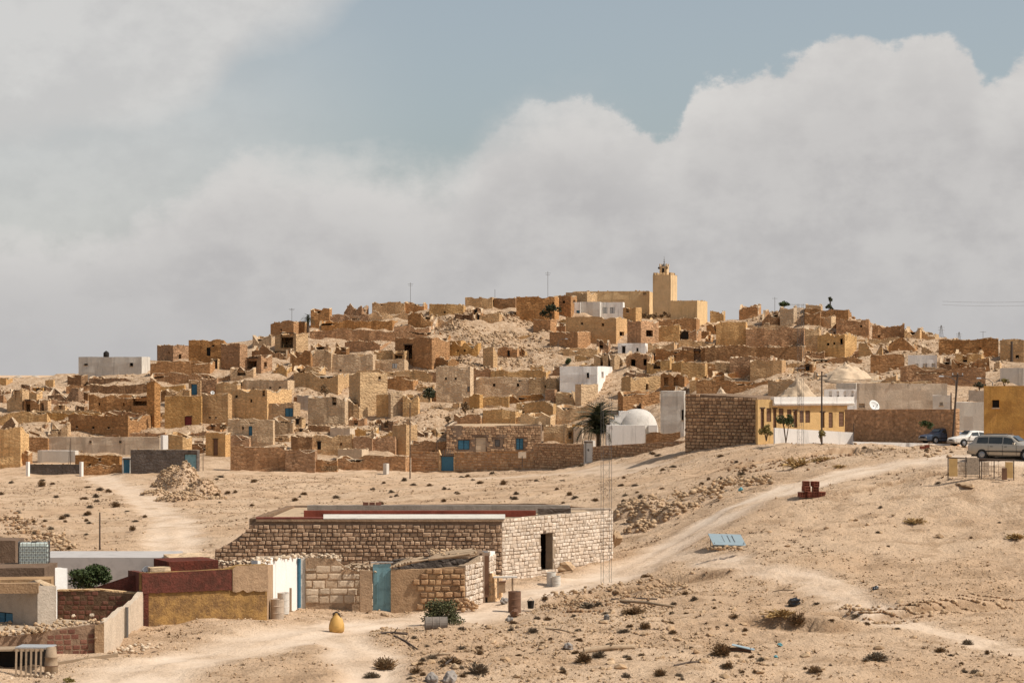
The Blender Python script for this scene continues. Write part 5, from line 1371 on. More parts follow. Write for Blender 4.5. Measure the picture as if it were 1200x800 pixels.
shrub('dark bush by the pale walls above the palm', 767, 428, 5, 4, 358, 'dryscrub', 250, .22)
shrub('yellow green bush on the wall left of the ochre house', 1177, 447, 6, 4, 235, 'yellowleaf', 250, .15)
shrub('dark bushes behind the pole near the ochre house', 1148, 451, 7, 4, 245, 'palmleaf', 300, .18)
shrub('dark vine over the pale terrace by the arched door house', 261, 500, 8, 4, 320, 'dryscrub', 300, .2)
shrub('dark green leafy bush behind the brick yards, lower left', 106, 676, 31, 16, 110.5, 'leaf', 6500, .13, ybase=688, seed=12)
shrub('dense green bush behind the lying barrel', 518, 720, 32, 18, 105.5, 'drybush', 4200, .09, ybase=738)
shrub('dry yellow tuft growing at the foot of the street wall', 385, 549, 20, 4, 286, 'dryscrub', 600, .15, stem=False)
shrub('low yellow plant at the bottom left edge', 81, 797, 8, 4, 87.0, 'yellowleaf', 260, .07, stem=False)
# row of dark stones and plants under the minaret
rg = random.Random(5)
for i in range(15):
    px = 752 + i * 4.4
    t = shrub('dark dry bush in the row under the minaret', px, 369.5 + rg.uniform(-1.5, 1.5), 3.6, 3.6, 428 - (4 if px > 770 else 2), 'dryscrub', 90, .3, stem=False, group='dry bushes in a row under the minaret')

BUSH = [bush_mesh(i, 420, 'dryscrub' if i % 2 else 'greyscrub', .36 + .05 * i) for i in range(6)]
GRASS = [bush_mesh(i + 20, 260, 'drygrass', .16 + .03 * i, 1.4) for i in range(3)]
def scrub(px, py, wpx, label, group, k=0, d=None):
    yel = any(w in label for w in ('yellow', 'ochre', 'dry tuft', 'flat grey'))
    d = d or hit(px, py, True); X = (px - 600) * d / FPX; s = wpx * d / FPX
    o = bpy.data.objects.new('scrub_bush', GRASS[k % 3] if yel else BUSH[k % 6]); COL.objects.link(o)
    o.location = (X, d, gz(X, d) - .02); o.scale = (s * rg.uniform(.8, 1.25), s * rg.uniform(.8, 1.2), s * rg.uniform(.6, .95)); o.rotation_euler = (0, 0, rg.uniform(0, 6.28))
    return tag(o, label, 'bush', group)
BIG = [(690,712,30,'broad brown bush on the mound below the lattice mast'),(742,720,34,'brown bush spreading left of the dark logs'),(700,525+185,20,'brown bush beside the grey rags on the mound'),
 (757,676,14,'small brown bush at the track edge above the mound'),(915,724,44,'wide yellow brown dry bush beside the black bag'),(935,740,26,'dark lower clump of the wide dry bush'),
 (1003,724,13,'dark round bush under the cracked bank'),(1016,734,14,'dark bush just right of the round one under the bank'),
 (1134,757,17,'dark round bush on the lower right dust track'),(1102,767,18,'dark round bush left of the dust track, lower right'),(1113,770,10,'little bush right beside the dark round one'),(1157,766,10,'little bush right of the track bush'),
 (1025,773,34,'wide flat dry bush at lower right'),(955,789,22,'dark bush at the bottom right of centre'),(1143,790,14,'brown bush near the bottom edge, right'),
 (685,778,32,'dark scrub below the long log'),(700,772,20,'dark scrub right under the log end'),(450,786,34,'brown bush at the bottom edge left of the debris'),(437,795,22,'brown bush at the very bottom, centre left'),
 (530,778,34,'brown bush behind the pile of grey debris'),(560,790,30,'dark brown bush in the debris, bottom centre'),(488,792,20,'dark twigs left of the debris, bottom'),(1190,633,34,'flat grey dry shrub at the right edge'),
 (935,547,44,'wide yellow brush on the bank left of the track'),(965,540,34,'yellow brush higher on the bank'),(985,548,20,'yellow brush right end of the bank'),(900,560,18,'dry tuft above the boulder row'),(1073,612,30,'ochre dry mat in the middle of the right slope'),
 (735,795,16,'dark twigs at the bottom right of the log'),(773,792,22,'dark low bush at the bottom, right of centre'),(735,772,12,'round bush between log and tyre heap'),(880,770,12,'small round bush right of the tin sheet')]
for i, (x, y, w, lb) in enumerate(BIG): scrub(x, y, w, lb, None, i)
rg2 = random.Random(11); n_ = 0
ZONES = [((0, 160), (562, 645), 42, (7, 15)), ((230, 560), (558, 600), 34, (5, 12)), ((560, 760), (545, 590), 26, (6, 14)), ((600, 1190), (700, 798), 46, (5, 12)), ((830, 1190), (560, 690), 16, (4, 9)), ((760, 900), (530, 580), 18, (6, 13)), ((440, 620), (725, 798), 30, (6, 16)), ((620, 900), (695, 798), 34, (7, 20)), ((140, 240), (590, 640), 8, (6, 12)), ((1000, 1140), (522, 545), 10, (6, 12))]
for (xa, xb), (ya, yb), cnt, (sa, sb) in ZONES:
    for i in range(cnt):
        px, py = rg2.uniform(xa, xb), rg2.uniform(ya, yb); d = hit(px, py, True); X = (px - 600) * d / FPX
        if float(track_mask(np.array([X]), np.array([d]))[0]) > .25: continue
        scrub(px, py, rg2.uniform(sa, sb) * .8 + sb * .12, 'small dry brown scrub bush on the stony ground', 'small dry scrub bushes on the slopes', rg2.randrange(6), d)
# ------------------------------------------------------------------ loose stone
def rock_shape(seed):
    t = (1 + 5 ** .5) / 2
    v = np.array([(-1, t, 0), (1, t, 0), (-1, -t, 0), (1, -t, 0), (0, -1, t), (0, 1, t), (0, -1, -t), (0, 1, -t), (t, 0, -1), (t, 0, 1), (-t, 0, -1), (-t, 0, 1)], float) / 1.902
    r = np.random.RandomState(seed); v = v * (1 + r.uniform(-.42, .25, (12, 1))) * np.array([1, r.uniform(.7, 1), r.uniform(.5, .8)]) * .5
    f = np.array([(0, 11, 5), (0, 5, 1), (0, 1, 7), (0, 7, 10), (0, 10, 11), (1, 5, 9), (5, 11, 4), (11, 10, 2), (10, 7, 6), (7, 1, 8), (3, 9, 4), (3, 4, 2), (3, 2, 6), (3, 6, 8), (3, 8, 9), (4, 9, 5), (2, 4, 11), (6, 2, 10), (8, 6, 7), (9, 8, 1)])
    return v, f
ROCKS = [rock_shape(s) for s in range(10)]
def rocks_mesh(name, pts, sizes, mat, seed=0, sink=.15):
    r = np.random.RandomState(seed); n = len(pts); V_ = np.zeros((n * 12, 3)); F_ = np.zeros((n * 20, 3), np.int64)
    for i in range(n):
        v, f = ROCKS[r.randint(10)]
        a = r.uniform(0, 6.28); c, s = cos(a), sin(a); tl = r.uniform(-.5, .5); ct, st_ = cos(tl), sin(tl)
        w = v * sizes[i]; x = w[:, 0] * ct + w[:, 2] * st_; z = -w[:, 0] * st_ + w[:, 2] * ct
        V_[i * 12:(i + 1) * 12, 0] = x * c - w[:, 1] * s + pts[i][0]
        V_[i * 12:(i + 1) * 12, 1] = x * s + w[:, 1] * c + pts[i][1]
        V_[i * 12:(i + 1) * 12, 2] = z + pts[i][2] + sizes[i] * sink
        F_[i * 20:(i + 1) * 20] = f + i * 12
    me = bpy.data.meshes.new(name)
    me.vertices.add(len(V_)); me.vertices.foreach_set('co', V_.ravel())
    me.loops.add(len(F_) * 3); me.loops.foreach_set('vertex_index', F_.ravel())
    me.polygons.add(len(F_)); me.polygons.foreach_set('loop_start', np.arange(0, len(F_) * 3, 3)); me.polygons.foreach_set('loop_total', np.full(len(F_), 3))
    me.update(); me.validate(); me.materials.append(MATS[mat]); return me
def scatter(name, label, cat, regions, mat, seed):
    """regions: (x range px, y range px, count, size range m, keep off tracks)"""
    r = np.random.RandomState(seed); P_, S_ = [], []
    for (xa, xb, ya, yb, n, sa, sb) in regions:
        # uniform over ground area between the two rows of sight
        da = hit((xa + xb) / 2, yb); db = hit((xa + xb) / 2, ya); db = max(db, da + 1)
        Y = np.sqrt(r.uniform(da * da, db * db, n * 2)); X = (r.uniform(xa, xb, n * 2) - 600) / FPX * Y
        nz = vnoise(X, Y, 5.0, 21) * 1.3 + vnoise(X, Y, 1.8, 22) * 1.1
        k = (nz > r.uniform(-.55, .45, n * 2)) & (track_mask(X, Y) < .3)
        X, Y = X[k][:n], Y[k][:n]; Z = hgt(X, Y)
        s = sa + (sb - sa) * r.uniform(0, 1, len(X)) ** 4.0
        P_.append(np.stack([X, Y, Z], 1)); S_.append(s)
    o = link(rocks_mesh(name, np.concatenate(P_), np.concatenate(S_), mat, seed), name); o['kind'] = 'stuff'
    return o
scatter('gravel', '', '', [(-20, 1220, 690, 810, 11000, .03, .15), (-20, 420, 560, 660, 3200, .05, .26), (250, 700, 555, 640, 1500, .06, .26), (640, 1220, 520, 700, 5200, .04, .18),
                           (430, 900, 690, 810, 8000, .035, .19), (-20, 160, 640, 720, 300, .05, .2)], 'rubble', 3)
scatter('rubble', '', '', [(500, 660, 366, 432, 6000, .12, .75), (340, 560, 450, 512, 3600, .08, .5), (0, 340, 440, 540, 4200, .08, .5), (340, 660, 380, 450, 2500, .08, .5), (820, 1180, 372, 446, 6500, .12, .75),
                           (640, 830, 400, 500, 3000, .08, .5), (550, 700, 460, 520, 700, .1, .5), (830, 960, 366, 384, 500, .2, 1.1)], 'rubble', 4)
def boulders(name, label, pts, mat, seed, n, sa, sb, spread=1.0, pile=0.0):
    """band of boulders along photo points (x, y, halfwidth_px)"""
    r = np.random.RandomState(seed); P_, S_ = [], []
    for i in range(n):
        f = r.uniform(0, len(pts) - 1); j = int(f); f -= j; a, b = pts[j], pts[min(j + 1, len(pts) - 1)]
        px = a[0] + (b[0] - a[0]) * f + r.normal() * a[2] * .5; py = a[1] + (b[1] - a[1]) * f + r.normal() * (a[3] if len(a) > 3 else 3)
        d = hit(px, py); X = (px - 600) * d / FPX; s = sa + (sb - sa) * r.uniform() ** 2
        P_.append((X, d, gz(X, d) + r.uniform(0, pile))); S_.append(s)
    o = link(rocks_mesh(name, P_, S_, mat, seed), name); o['kind'] = 'stuff'; return tag(o, label, 'rubble')
boulders('boulder_row', 'row of yellow boulders along the upper side of the dirt track', [(790, 588, 12, 5), (830, 580, 12, 5), (865, 570, 14, 4), (900, 563, 10, 3)], 'rubble', 2, 260, .12, .6, pile=.35)
plain('clod', (0.27, 0.16, 0.085), .97, vary=.3)
boulders('earth_clods', 'dark brown crumbling lip of the cracked bank at lower right', [(986, 714, 4, 1.4), (1020, 720, 8, 1.6), (1060, 719, 9, 1.6), (1100, 712, 9, 1.4), (1150, 706, 8, 1.4), (1215, 701, 8, 1.4)], 'clod', 71, 420, .05, .22)
boulders('earth_clods', 'brown earth lumps around the dry brush on the mound', [(655, 712, 10, 3), (690, 716, 12, 3), (730, 710, 10, 3), (760, 708, 8, 2)], 'clod', 72, 150, .06, .28)
boulders('earth_clods', 'brown broken earth on the bank at the left edge', [(2, 612, 10, 7), (30, 622, 12, 8), (55, 634, 12, 5)], 'clod', 73, 240, .08, .5)
boulders('earth_clods', 'brown earth strip along the bank under the road', [(860, 548, 10, 3), (905, 545, 14, 3), (950, 541, 14, 3), (1000, 534, 12, 2)], 'clod', 74, 260, .08, .36)
boulders('rubble_bank', 'stony rubble strip on the mound along the track', [(640, 708, 10, 5), (690, 700, 12, 5), (760, 692, 14, 4), (800, 692, 10, 4)], 'rubble', 5, 420, .07, .3, pile=.15)
boulders('rubble_bank', 'rubble along the cracked bank at lower right', [(980, 714, 10, 3), (1040, 724, 14, 3), (1110, 713, 14, 3), (1190, 702, 14, 3)], 'rubble', 6, 260, .06, .3)
boulders('rubble_bank', 'rubble under the white kerb wall at right', [(990, 532, 14, 4), (1060, 530, 16, 4), (1120, 530, 12, 3)], 'rubble', 7, 220, .1, .45)
boulders('rubble_bank', 'brown dirt clods on the bank at the left edge', [(10, 615, 14, 8), (50, 632, 12, 6), (85, 645, 12, 3)], 'rubble', 8, 260, .08, .45, pile=.3)
def mound(name, label, bumps, d, mat, seed, nst, smin, smax, cat='heap', smat='rubble', rough=.35):
    """uneven tipped heap: bumps = (photo x, photo y of its foot, half width px, height px); loose stones lie all over it"""
    cs = []
    for bx, by, hw, hp in bumps:
        dd = hit(bx, by) if d is None else d + 0.0; q = P(bx, by, dd); cs.append((q.x, dd, hw * dd / FPX, hp * dd / FPX))
    cx = sum(c[0] for c in cs) / len(cs); cy = sum(c[1] for c in cs) / len(cs); cz = gz(cx, cy)
    X0 = min(c[0] - c[2] * 1.5 for c in cs); X1 = max(c[0] + c[2] * 1.5 for c in cs); Y0 = min(c[1] - c[2] * 1.3 for c in cs); Y1 = max(c[1] + c[2] * 1.3 for c in cs)
    def hz(x, y):
        h = np.zeros(np.shape(x))
        for a, b, w, t in cs: h = np.maximum(h, t * np.clip(1 - ((x - a) / w) ** 2 * .8 - ((y - b) / w) ** 2 * 1.0, 0, 1) ** 1.1)
        return h * (1 + rough * 1.6 * vnoise(x, y, 1.6, seed) + rough * vnoise(x, y, .6, seed + 1)) + (h > .02) * vnoise(x, y, .35, seed + 2) * .12
    n = 46; xs = np.linspace(X0, X1, n); ys = np.linspace(Y0, Y1, n); XX, YY = np.meshgrid(xs, ys); H = hz(XX, YY); Z = hgt(XX, YY) + H - .03 - (H < .02) * .3
    vs = [(x - cx, y - cy, z - cz) for x, y, z in zip(XX.ravel(), YY.ravel(), Z.ravel())]
    fs = [(a * n + b, a * n + b + 1, (a + 1) * n + b + 1, (a + 1) * n + b) for a in range(n - 1) for b in range(n - 1)]
    o = tag(link(mesh(name, vs, fs, mat, smoothf=True), name, None, (cx, cy, cz)), label, cat)
    r = np.random.RandomState(seed); x = r.uniform(X0, X1, nst * 4); y = r.uniform(Y0, Y1, nst * 4); h = hz(x, y); k = h > .03 + .2 * r.uniform(size=len(x)); x, y, h = x[k][:nst], y[k][:nst], h[k][:nst]
    z = hgt(x, y) + h; pts = [(a - cx, b - cy, c - cz - .04) for a, b, c in zip(x, y, z)]
    s_ = smin + (smax - smin) * r.uniform(size=len(pts)) ** 3.5
    q = link(rocks_mesh('loose_stones', pts, s_, smat, seed), 'loose_stones', o); q['kind'] = 'stuff'
    return o
mound('gravel_heap', 'large uneven heap of pale gravel beside the lane on the left', [(202, 572, 24, 23), (214, 575, 27, 30), (236, 578, 22, 17), (182, 580, 18, 8), (254, 585, 15, 6), (212, 586, 30, 10)], None, 'ground', 7, 5500, .08, .42)
mound('boulder_mound', 'broad mound of yellow boulders right of the long stone building', [(735, 606, 20, 22), (762, 608, 24, 24), (785, 606, 18, 16), (805, 600, 14, 8), (750, 618, 20, 8)], None, 'ground', 8, 1100, .08, .5)
# dry tufts and litter of twigs in drifts over the stony ground
def tufts(n, seed):
    r = np.random.RandomState(seed); vs, fs = [], []
    Y = np.sqrt(r.uniform(84 ** 2, 290 ** 2, n * 5)); X = r.uniform(-.225, .225, n * 5) * Y
    nz = vnoise(X, Y, 7, 41) + vnoise(X, Y, 2.5, 42); k = (nz > r.uniform(-.1, .75, n * 5)) & (track_mask(X, Y) < .15) & (Y < 300)
    X, Y = X[k][:n], Y[k][:n]; Z = hgt(X, Y)
    for x, y, z in zip(X, Y, Z):
        s = r.uniform(.06, .22) * (1.4 if r.rand() < .15 else 1)
        for j in range(7):
            a = r.uniform(0, 6.28); e = r.uniform(.2, 1.1); d = Vector((cos(a) * cos(e), sin(a) * cos(e), sin(e) * .7)) * s * r.uniform(.7, 1.3); w = Vector((-sin(a), cos(a), 0)) * s * .16
            q = len(vs); b = Vector((x + d.x * .2, y + d.y * .2, z - .01)); vs += [b - w, b + w, b + d]; fs.append((q, q + 1, q + 2))
    o = link(mesh('dry_tufts', vs, fs, 'dryscrub'), 'dry_tufts'); o['kind'] = 'stuff'
tufts(13000, 5)
rg4 = random.Random(77)
XT0 = [0, 90, 200, 330, 440, 620, 780, 900, 1050, 1200]; YT0 = [460, 455, 436, 408, 382, 375, 392, 384, 402, 418]
for i in range(34):
    px = rg4.uniform(20, 1130); t0 = float(np.interp(px, XT0, YT0)); t1 = float(np.interp(px, [0, 240, 520, 640, 800, 870, 1200], [530, 530, 508, 505, 466, 448, 438]))
    py = t0 + (t1 - t0) * ((i * .618) % 1.0); w = rg4.uniform(45, 105)
    if 500 < px < 640 and 372 < py < 430: continue
    WL(px - w / 2, px + w / 2 - 3, px + w / 2, py - rg4.uniform(4.5, 7), py + 1, rg4.choice(['tan', 'brown', 'tan', 'pale', 'brown', 'orange']), 'long earth coloured terrace wall running along the hillside',
       group='long terrace walls running along the hillside', ruin=rg4.uniform(.05, .2), depth=rg4.uniform(2, 6))
# dry-stone terrace walls and small ruins that fill the maze between the houses
rg3 = random.Random(23)
cov = np.zeros((800, 1300), bool)
def mark(x0, x1, ya, yb): cov[int(max(0, ya)):int(max(0, yb)), int(max(0, x0)):int(max(0, x1))] = True
for q in RECTS: mark(*q)
for q in ((500, 640, 372, 428), (612, 670, 414, 430), (484, 530, 468, 500), (960, 1030, 424, 446), (1005, 1100, 400, 414), (236, 262, 535, 560), (700, 735, 470, 520)): mark(*q)
XT = [0, 90, 200, 330, 440, 620, 780, 900, 1050, 1200]; YT = [455, 450, 430, 400, 374, 362, 386, 380, 398, 412]
made = 0
KIND = [('brown', 'brown'), ('tan', 'tan'), ('dkbrown', 'dark brown'), ('pale', 'pale'), ('brown', 'brown'), ('orange', 'ochre tan')]
for i in range(5200):
    px = rg3.uniform(0, 1170); t0 = float(np.interp(px, XT, YT)); t1 = float(np.interp(px, [0, 240, 520, 640, 800, 870, 1200], [540, 535, 515, 515, 470, 450, 440]))
    py = rg3.uniform(t0 + 4, t1); w = rg3.uniform(10, 34) if i < 2600 else rg3.uniform(7, 18); h = rg3.uniform(5, 13) if w < 22 else rg3.uniform(4, 8)
    reg = cov[int(py - h):int(py), int(max(0, px - w / 2)):int(px + w / 2)]
    if reg.size == 0 or reg.mean() > .5: continue
    mark(px - w / 2, px + w / 2, py - h, py); made += 1
    m_, mn = rg3.choice(KIND)
    if h < 6.5:
        WL(px - w / 2, px + w / 2 - 1, px + w / 2 + rg3.uniform(0, 3), py - h, py + 2, m_, 'low tumbled %s terrace wall between the houses on the hill' % mn, group='low tumbled %s terrace walls on the hill' % mn, ruin=rg3.uniform(.15, .6), depth=rg3.uniform(.8, 3))
    else:
        fe = [] if w < 12 else [(rg3.choice(['w', 'w', 'v', 'dk']), px - w * rg3.uniform(-.05, .25), py - h * .45, 3 + w * .06, h * .45)]
        V(px - w / 2, px + w * rg3.uniform(.15, .4), px + w / 2, py - h, py + 1, m_, 'small crumbling %s house in the maze of ruins on the hill' % mn, fe, group='small crumbling %s houses on the hill' % mn, ruin=rg3.uniform(.1, .8), openroof=rg3.random() < .35)
print('fillers', made)
# ------------------------------------------------------------------ long stone building
stone_mat('warmstone', (0.52, 0.365, 0.245), (0.36, 0.24, 0.155), 0.5)
stone_mat('whitestone', (0.66, 0.56, 0.46), (0.52, 0.41, 0.31), 0.35)
stone_mat('brownstone', (0.52, 0.33, 0.18), (0.34, 0.20, 0.11), 0.5)
L0 = (252, 608, 660, 126); L1 = (588, 608, 690, 126)
lb = seg('long stone building with red and white painted roof edges', L0, L1, 'mortar', th=.45, name='long_building', cat='building', amp=.04, rag=.03, cell=.4,
         tops=[(0, 645), (.03, 640), (.06, 634), (.085, 628), (.11, 622), (.125, 615), (.14, 609), (1, 609)],
         stones=dict(rowsz=(.18, .235), widths=(.18, .46), mat='warmstone', limit=300, gap=.025, proud=.085, seed=2, zbot=12 - (668 - HZ) * 126 / FPX,
                     keep=lambda u, z: z < 12 - (613 - HZ) * 126 / FPX))
_a = P(588, 690, 126); _b = P(718, 655, 134.6)
zt_l = CAMZ - (608 - HZ) * 126 / FPX
def yat(z, d): return HZ + (CAMZ - z) * FPX / d
seg('', (588, yat(zt_l, 126), 690, 126), (718, yat(zt_l, 134.6), 655, 134.6), 'mortar_light', th=.45, root=lb, amp=.03, rag=.02, cell=.5,
    feats=[('v', 640.5, 646, 14, 43)], stones=dict(rowsz=(.17, .21), widths=(.22, .42), mat='whitestone', limit=0, proud=.045, gap=.012, seed=6))
# inside of the doorway and the back walls, so the block is closed
seg('', (718, yat(zt_l, 134.6), 655, 134.6), (640, yat(zt_l, 141), 640, 141), 'mortar', th=.4, root=lb)
X = lambda px, d: (px - 600) * d / FPX
A2 = (X(300, 126), 126.0); B2 = (X(588, 126), 126.0); C2 = (X(718, 134.6), 134.6); D2 = (X(640, 141), 141.0); E2 = (X(345, 139), 139.0)
zr = zt_l - .12
poly_slab([(A2[0] + .3, A2[1] + .4), (B2[0] - .1, B2[1] + .45), (C2[0] - .5, C2[1] + .1), (D2[0], D2[1] - .3), (E2[0], E2[1])], zr - .25, zr, 'roof', 'roof', lb)
seg('', (345, yat(zt_l, 139), 640, 139), (640, yat(zt_l, 141), 640, 141), 'mortar', th=.4, root=lb)
seg('', (301, yat(zt_l, 126.4), 655, 126.5), (345, yat(zt_l, 139), 640, 139), 'mortar', th=.4, root=lb)
earth('dustred', (0.23, 0.075, 0.055), 0.0, 0.0, blot=.6, bstr=.3)
mb = MB()
def strip(x0, x1, d0, d1, z0, z1, name, mat):
    poly_slab([(X(x0, d0), d0), (X(x1, d0), d0), (X(x1, d1), d1), (X(x0, d1), d1)], z0, z1, name, mat, lb)
strip(379, 592, 125.9, 129.6, zt_l + .005, zt_l + .05, 'white_roof_strip', 'offwhite')
strip(300, 379, 125.96, 126.5, zt_l + .0, zt_l + .09, 'red_coping', 'dustred')
strip(356, 628, 129.65, 130.1, zt_l - .1, zt_l + .23, 'red_parapet', 'dustred')
strip(360, 668, 133.2, 133.7, zt_l - .1, zt_l + .32, 'grey_parapet', 'concrete')
strip(630, 669, 131.3, 131.9, zt_l - .1, zt_l + .26, 'shadow_gap_strip', 'dkgrey')  # dark strip painted in for the shadow gap on the roof
strip(669, 716, 134.3, 134.6, zt_l - .0, zt_l + .10, 'white_coping', 'whitestone')
o = poly_slab([(B2[0] + .05, B2[1] - .12), (B2[0] - .05, B2[1] + .3), (A2[0], A2[1] + .3), (A2[0], A2[1] - .1)], zt_l - .12, zt_l - .01, 'concrete_beam', 'adobe', lb)
t = thing('brick_stack', 'small stack of red bricks on the long building roof', 'bricks', P(436, 592.5, 133.45), 0)
for i in range(3): MB().box((-.35 + i * .35, 0, .1), (.3, .2, .2)).build('brick', 'claybrick', t)
heap('sand slope piled against the bright wall left of the dark doorway', 622, 655, 692, 24, 129.2, 'sand', sharp=.9, seed=12, back=.6)
def boulder(label, px, ytop, ybase, hw, d, mat='rubble', name='boulder', sx=1, seed=1, cat='rock'):
    k = d / FPX; v, f = ROCKS[seed % 10]
    bm_ = bmesh.new(); vv = [bm_.verts.new(x) for x in v]; [bm_.faces.new([vv[i] for i in q]) for q in f]
    bmesh.ops.subdivide_edges(bm_, edges=bm_.edges[:], cuts=2, use_grid_fill=True, smooth=.4)
    for w in bm_.verts: w.co += w.co.normalized() * mnoise.noise(w.co * 5 + Vector((seed, 0, 0))) * .12
    me = bpy.data.meshes.new(name); bm_.to_mesh(me); bm_.free(); me.materials.append(MATS[mat])
    c = P(px, (ytop + ybase) / 2, d); o = link(me, name, None, c, (0, 0, seed), (hw * 2.1 * k, hw * 1.4 * k, (ybase - ytop) * k * 1.35))
    return tag(o, label, cat)
boulder('brown earth lump right of the dark doorway of the long building', 663, 656, 678, 17, 130.5, 'gravel', 'earth_lump', seed=3)
boulder('brown rock at the right end of the long building', 723, 620, 640, 8, 138, 'rubble', seed=4)

# ------------------------------------------------------------------ row of sheds in front of it
sh = seg('white plastered shed wall lit by the sun beside the blue post', (302, 660, 722, 107.5), (351, 651, 713, 113), 'white', th=.3, name='shed', cat='shed', amp=.06, rag=.06, tops=[(0, 657), (.4, 654), (1, 650)])
seg('', (351, 653, 713, 113), (361, 653, 713, 113.1), 'offwhite', th=.3, root=sh, amp=.01)
MB().box(local(P(350.6, 683, 112.75), sh), (.2, .1, 2.3)).build('blue_post', 'blue', sh)
bw = seg('shed wall of big pale blocks with a small black window hole', (358, 653, 713, 113), (436, 668, 711, 113.3), 'adobe', th=.4, name='block_wall', cat='wall', amp=.04, rag=.06, cell=.4,
         tops=[(0, 653), (.5, 655), (.55, 660), (.62, 668), (1, 669)], feats=[('w', 364.5, 661, 9, 10)],
         stones=dict(rowsz=(.30, .42), widths=(.45, .9), mat='palestone', limit=300, proud=.05, seed=9, gap=.025, zbot=1.25, keep=lambda u, z: not (u > 1.9 and z > 2.9 and z < 3.0)))
seg('', (422, 668, 711, 112.6), (436, 669, 711, 112.7), 'adobe', th=.3, root=bw, amp=.05)
gdoor = seg('pale blue sheet metal door between the shed walls', (437, 661, 712, 113.2), (458, 660, 712, 113.2), 'paleblue', th=.06, name='metal_door', cat='door', amp=.012, rag=0, cell=.25)
MB().box(local(P(447.5, 658.5, 113.2), gdoor), (1.05, .08, .06)).build('door_frame', 'lightmetal', gdoor)
for xx in (442, 452): MB().box(local(P(xx, 686, 113.15), gdoor), (.03, .03, 1.7)).build('door_rib', 'paleblue', gdoor)
for i in range(14):
    pass
plain('bark', (0.20, 0.13, 0.08), .95, grime=.5)
st = seg('shed wall half brown plaster half rough stones under a log roof', (458, 667, 713, 113), (545, 665, 713, 113.2), 'adobe', th=.4, name='stone_shed', cat='shed', amp=.06, rag=.08, cell=.4,
         stones=dict(rowsz=(.22, .32), widths=(.28, .52), mat='brownstone', limit=300, proud=.10, seed=10, gap=.03, zbot=1.0, keep=lambda u, z: u > 1.25 + .2 * sin(z * 5)))
seg('', (545, 662, 713, 113.2), (565, 650, 700, 116), 'mortar_light', th=.35, root=st, rag=.08, amp=.05, cell=.3,
    stones=dict(rowsz=(.22, .3), widths=(.22, .42), mat='whitestone', limit=80, proud=.08, seed=11, gap=.03, zbot=.9))
seg('', (565, 648, 699, 116), (574, 647, 696, 117.2), 'adobedark', th=.15, root=st, amp=0, rag=0)
seg('', (572, 646, 696, 117), (580, 646, 690, 118.5), 'white', th=.3, root=st, rag=.1, amp=.03, stones=dict(rowsz=(.22, .3), widths=(.22, .42), mat='whitestone', limit=20, proud=.07, seed=12, zbot=1.2))
seg('', (577, 672, 696, 116.5), (589, 674, 694, 118), 'tan', th=.25, root=st, rag=.1)
MB().box(local(P(568.5, 675, 116.45), st), (.36, .10, 2.0), R(38) * 0).build('door', 'door_wood', st)
# dark interior side and back
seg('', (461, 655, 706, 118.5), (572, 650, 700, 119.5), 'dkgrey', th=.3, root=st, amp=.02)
poly_slab([(X(505, 113.8), 113.8), (X(549, 113.6), 113.6), (X(572, 118), 118), (X(500, 118.3), 118.3)], 3.30, 3.37, 'roof_slab', 'bark', st)
rgn = random.Random(8)
def logs(root, specs, mat='drywood', name='log'):
    for a, b, r in specs:
        a, b = Vector(a), Vector(b); m = a.lerp(b, .5) + Vector((rgn.uniform(-.05, .05), rgn.uniform(-.05, .05), rgn.uniform(-.03, .03)))
        MB().tube([local(a, root) if root else a, local(m, root) if root else m, local(b, root) if root else b], [r, r * .95, r * .8], 7).build(name, mat, root)
logs(st, [(P(502 + i * 1.5, 655.5 - i * .9 + rgn.uniform(-1, 1), 113.2 + i * .35), P(559 - rgn.uniform(0, 9), 649.0 - i * .7 + rgn.uniform(-1, 1), 113.7 + i * .35), rgn.uniform(.05, .09)) for i in range(9)])
logs(st, [(P(457 + i * 3.5, 665 - i, 113), P(480 + i * 3.2, 654 + rgn.uniform(-2, 2), 113.4 + i * .1), rgn.uniform(.04, .09)) for i in range(8)])
logs(bw, [(P(400 + i * 3.1, 664 + rgn.uniform(-4, 3), 113.2 + rgn.uniform(-.1, .8)), P(414 + i * 3, 660 + rgn.uniform(-4, 4), 113.4 + rgn.uniform(0, .8)), rgn.uniform(.03, .08)) for i in range(11)], 'drywood', 'stick')
pile_pts = [(X(px_, d_), d_, 3.42) for px_, d_ in [(rgn.uniform(503, 560), rgn.uniform(113.9, 117.8)) for _ in range(90)]]
# rubble covering the shed roofs
poly_slab([(X(300, 108.2), 108.2), (X(352, 113.5), 113.5), (X(400, 113.6), 113.6), (X(400, 116.5), 116.5), (X(300, 116.5), 116.5)], 3.05, 3.2, 'shed_roof', 'roof', sh)
def pile(name, label, pts3, mat, seed, smin, smax, cat='rubble', sink=.15):
    r = np.random.RandomState(seed); S_ = [r.uniform(smin, smax) for _ in pts3]
    o = link(rocks_mesh(name, pts3, S_, mat, seed, sink), name); o['kind'] = 'stuff'; return tag(o, label, cat)
def rline(px0, y0, d0, px1, y1, d1, n, jx=.15, jz=.06, seed=0):
    r = random.Random(seed); out = []
    for i in range(n):
        f = r.random(); q = P(px0, y0, d0).lerp(P(px1, y1, d1), f); out.append((q.x + r.uniform(-jx, jx), q.y + r.uniform(-jx * 2, jx * 2), q.z + r.uniform(-jz, jz)))
    return out
pile('roof_rubble', 'pale rubble and clods along the roof edge of the white shed', rline(236, 661, 108.5, 312, 658, 108.2, 90, .3, .08, 1) + rline(300, 657, 108, 352, 651, 113.1, 70, .15, .06, 2) + rline(352, 651, 113.2, 402, 653, 113.3, 50, .1, .06, 3), 'palestone', 20, .08, .3)
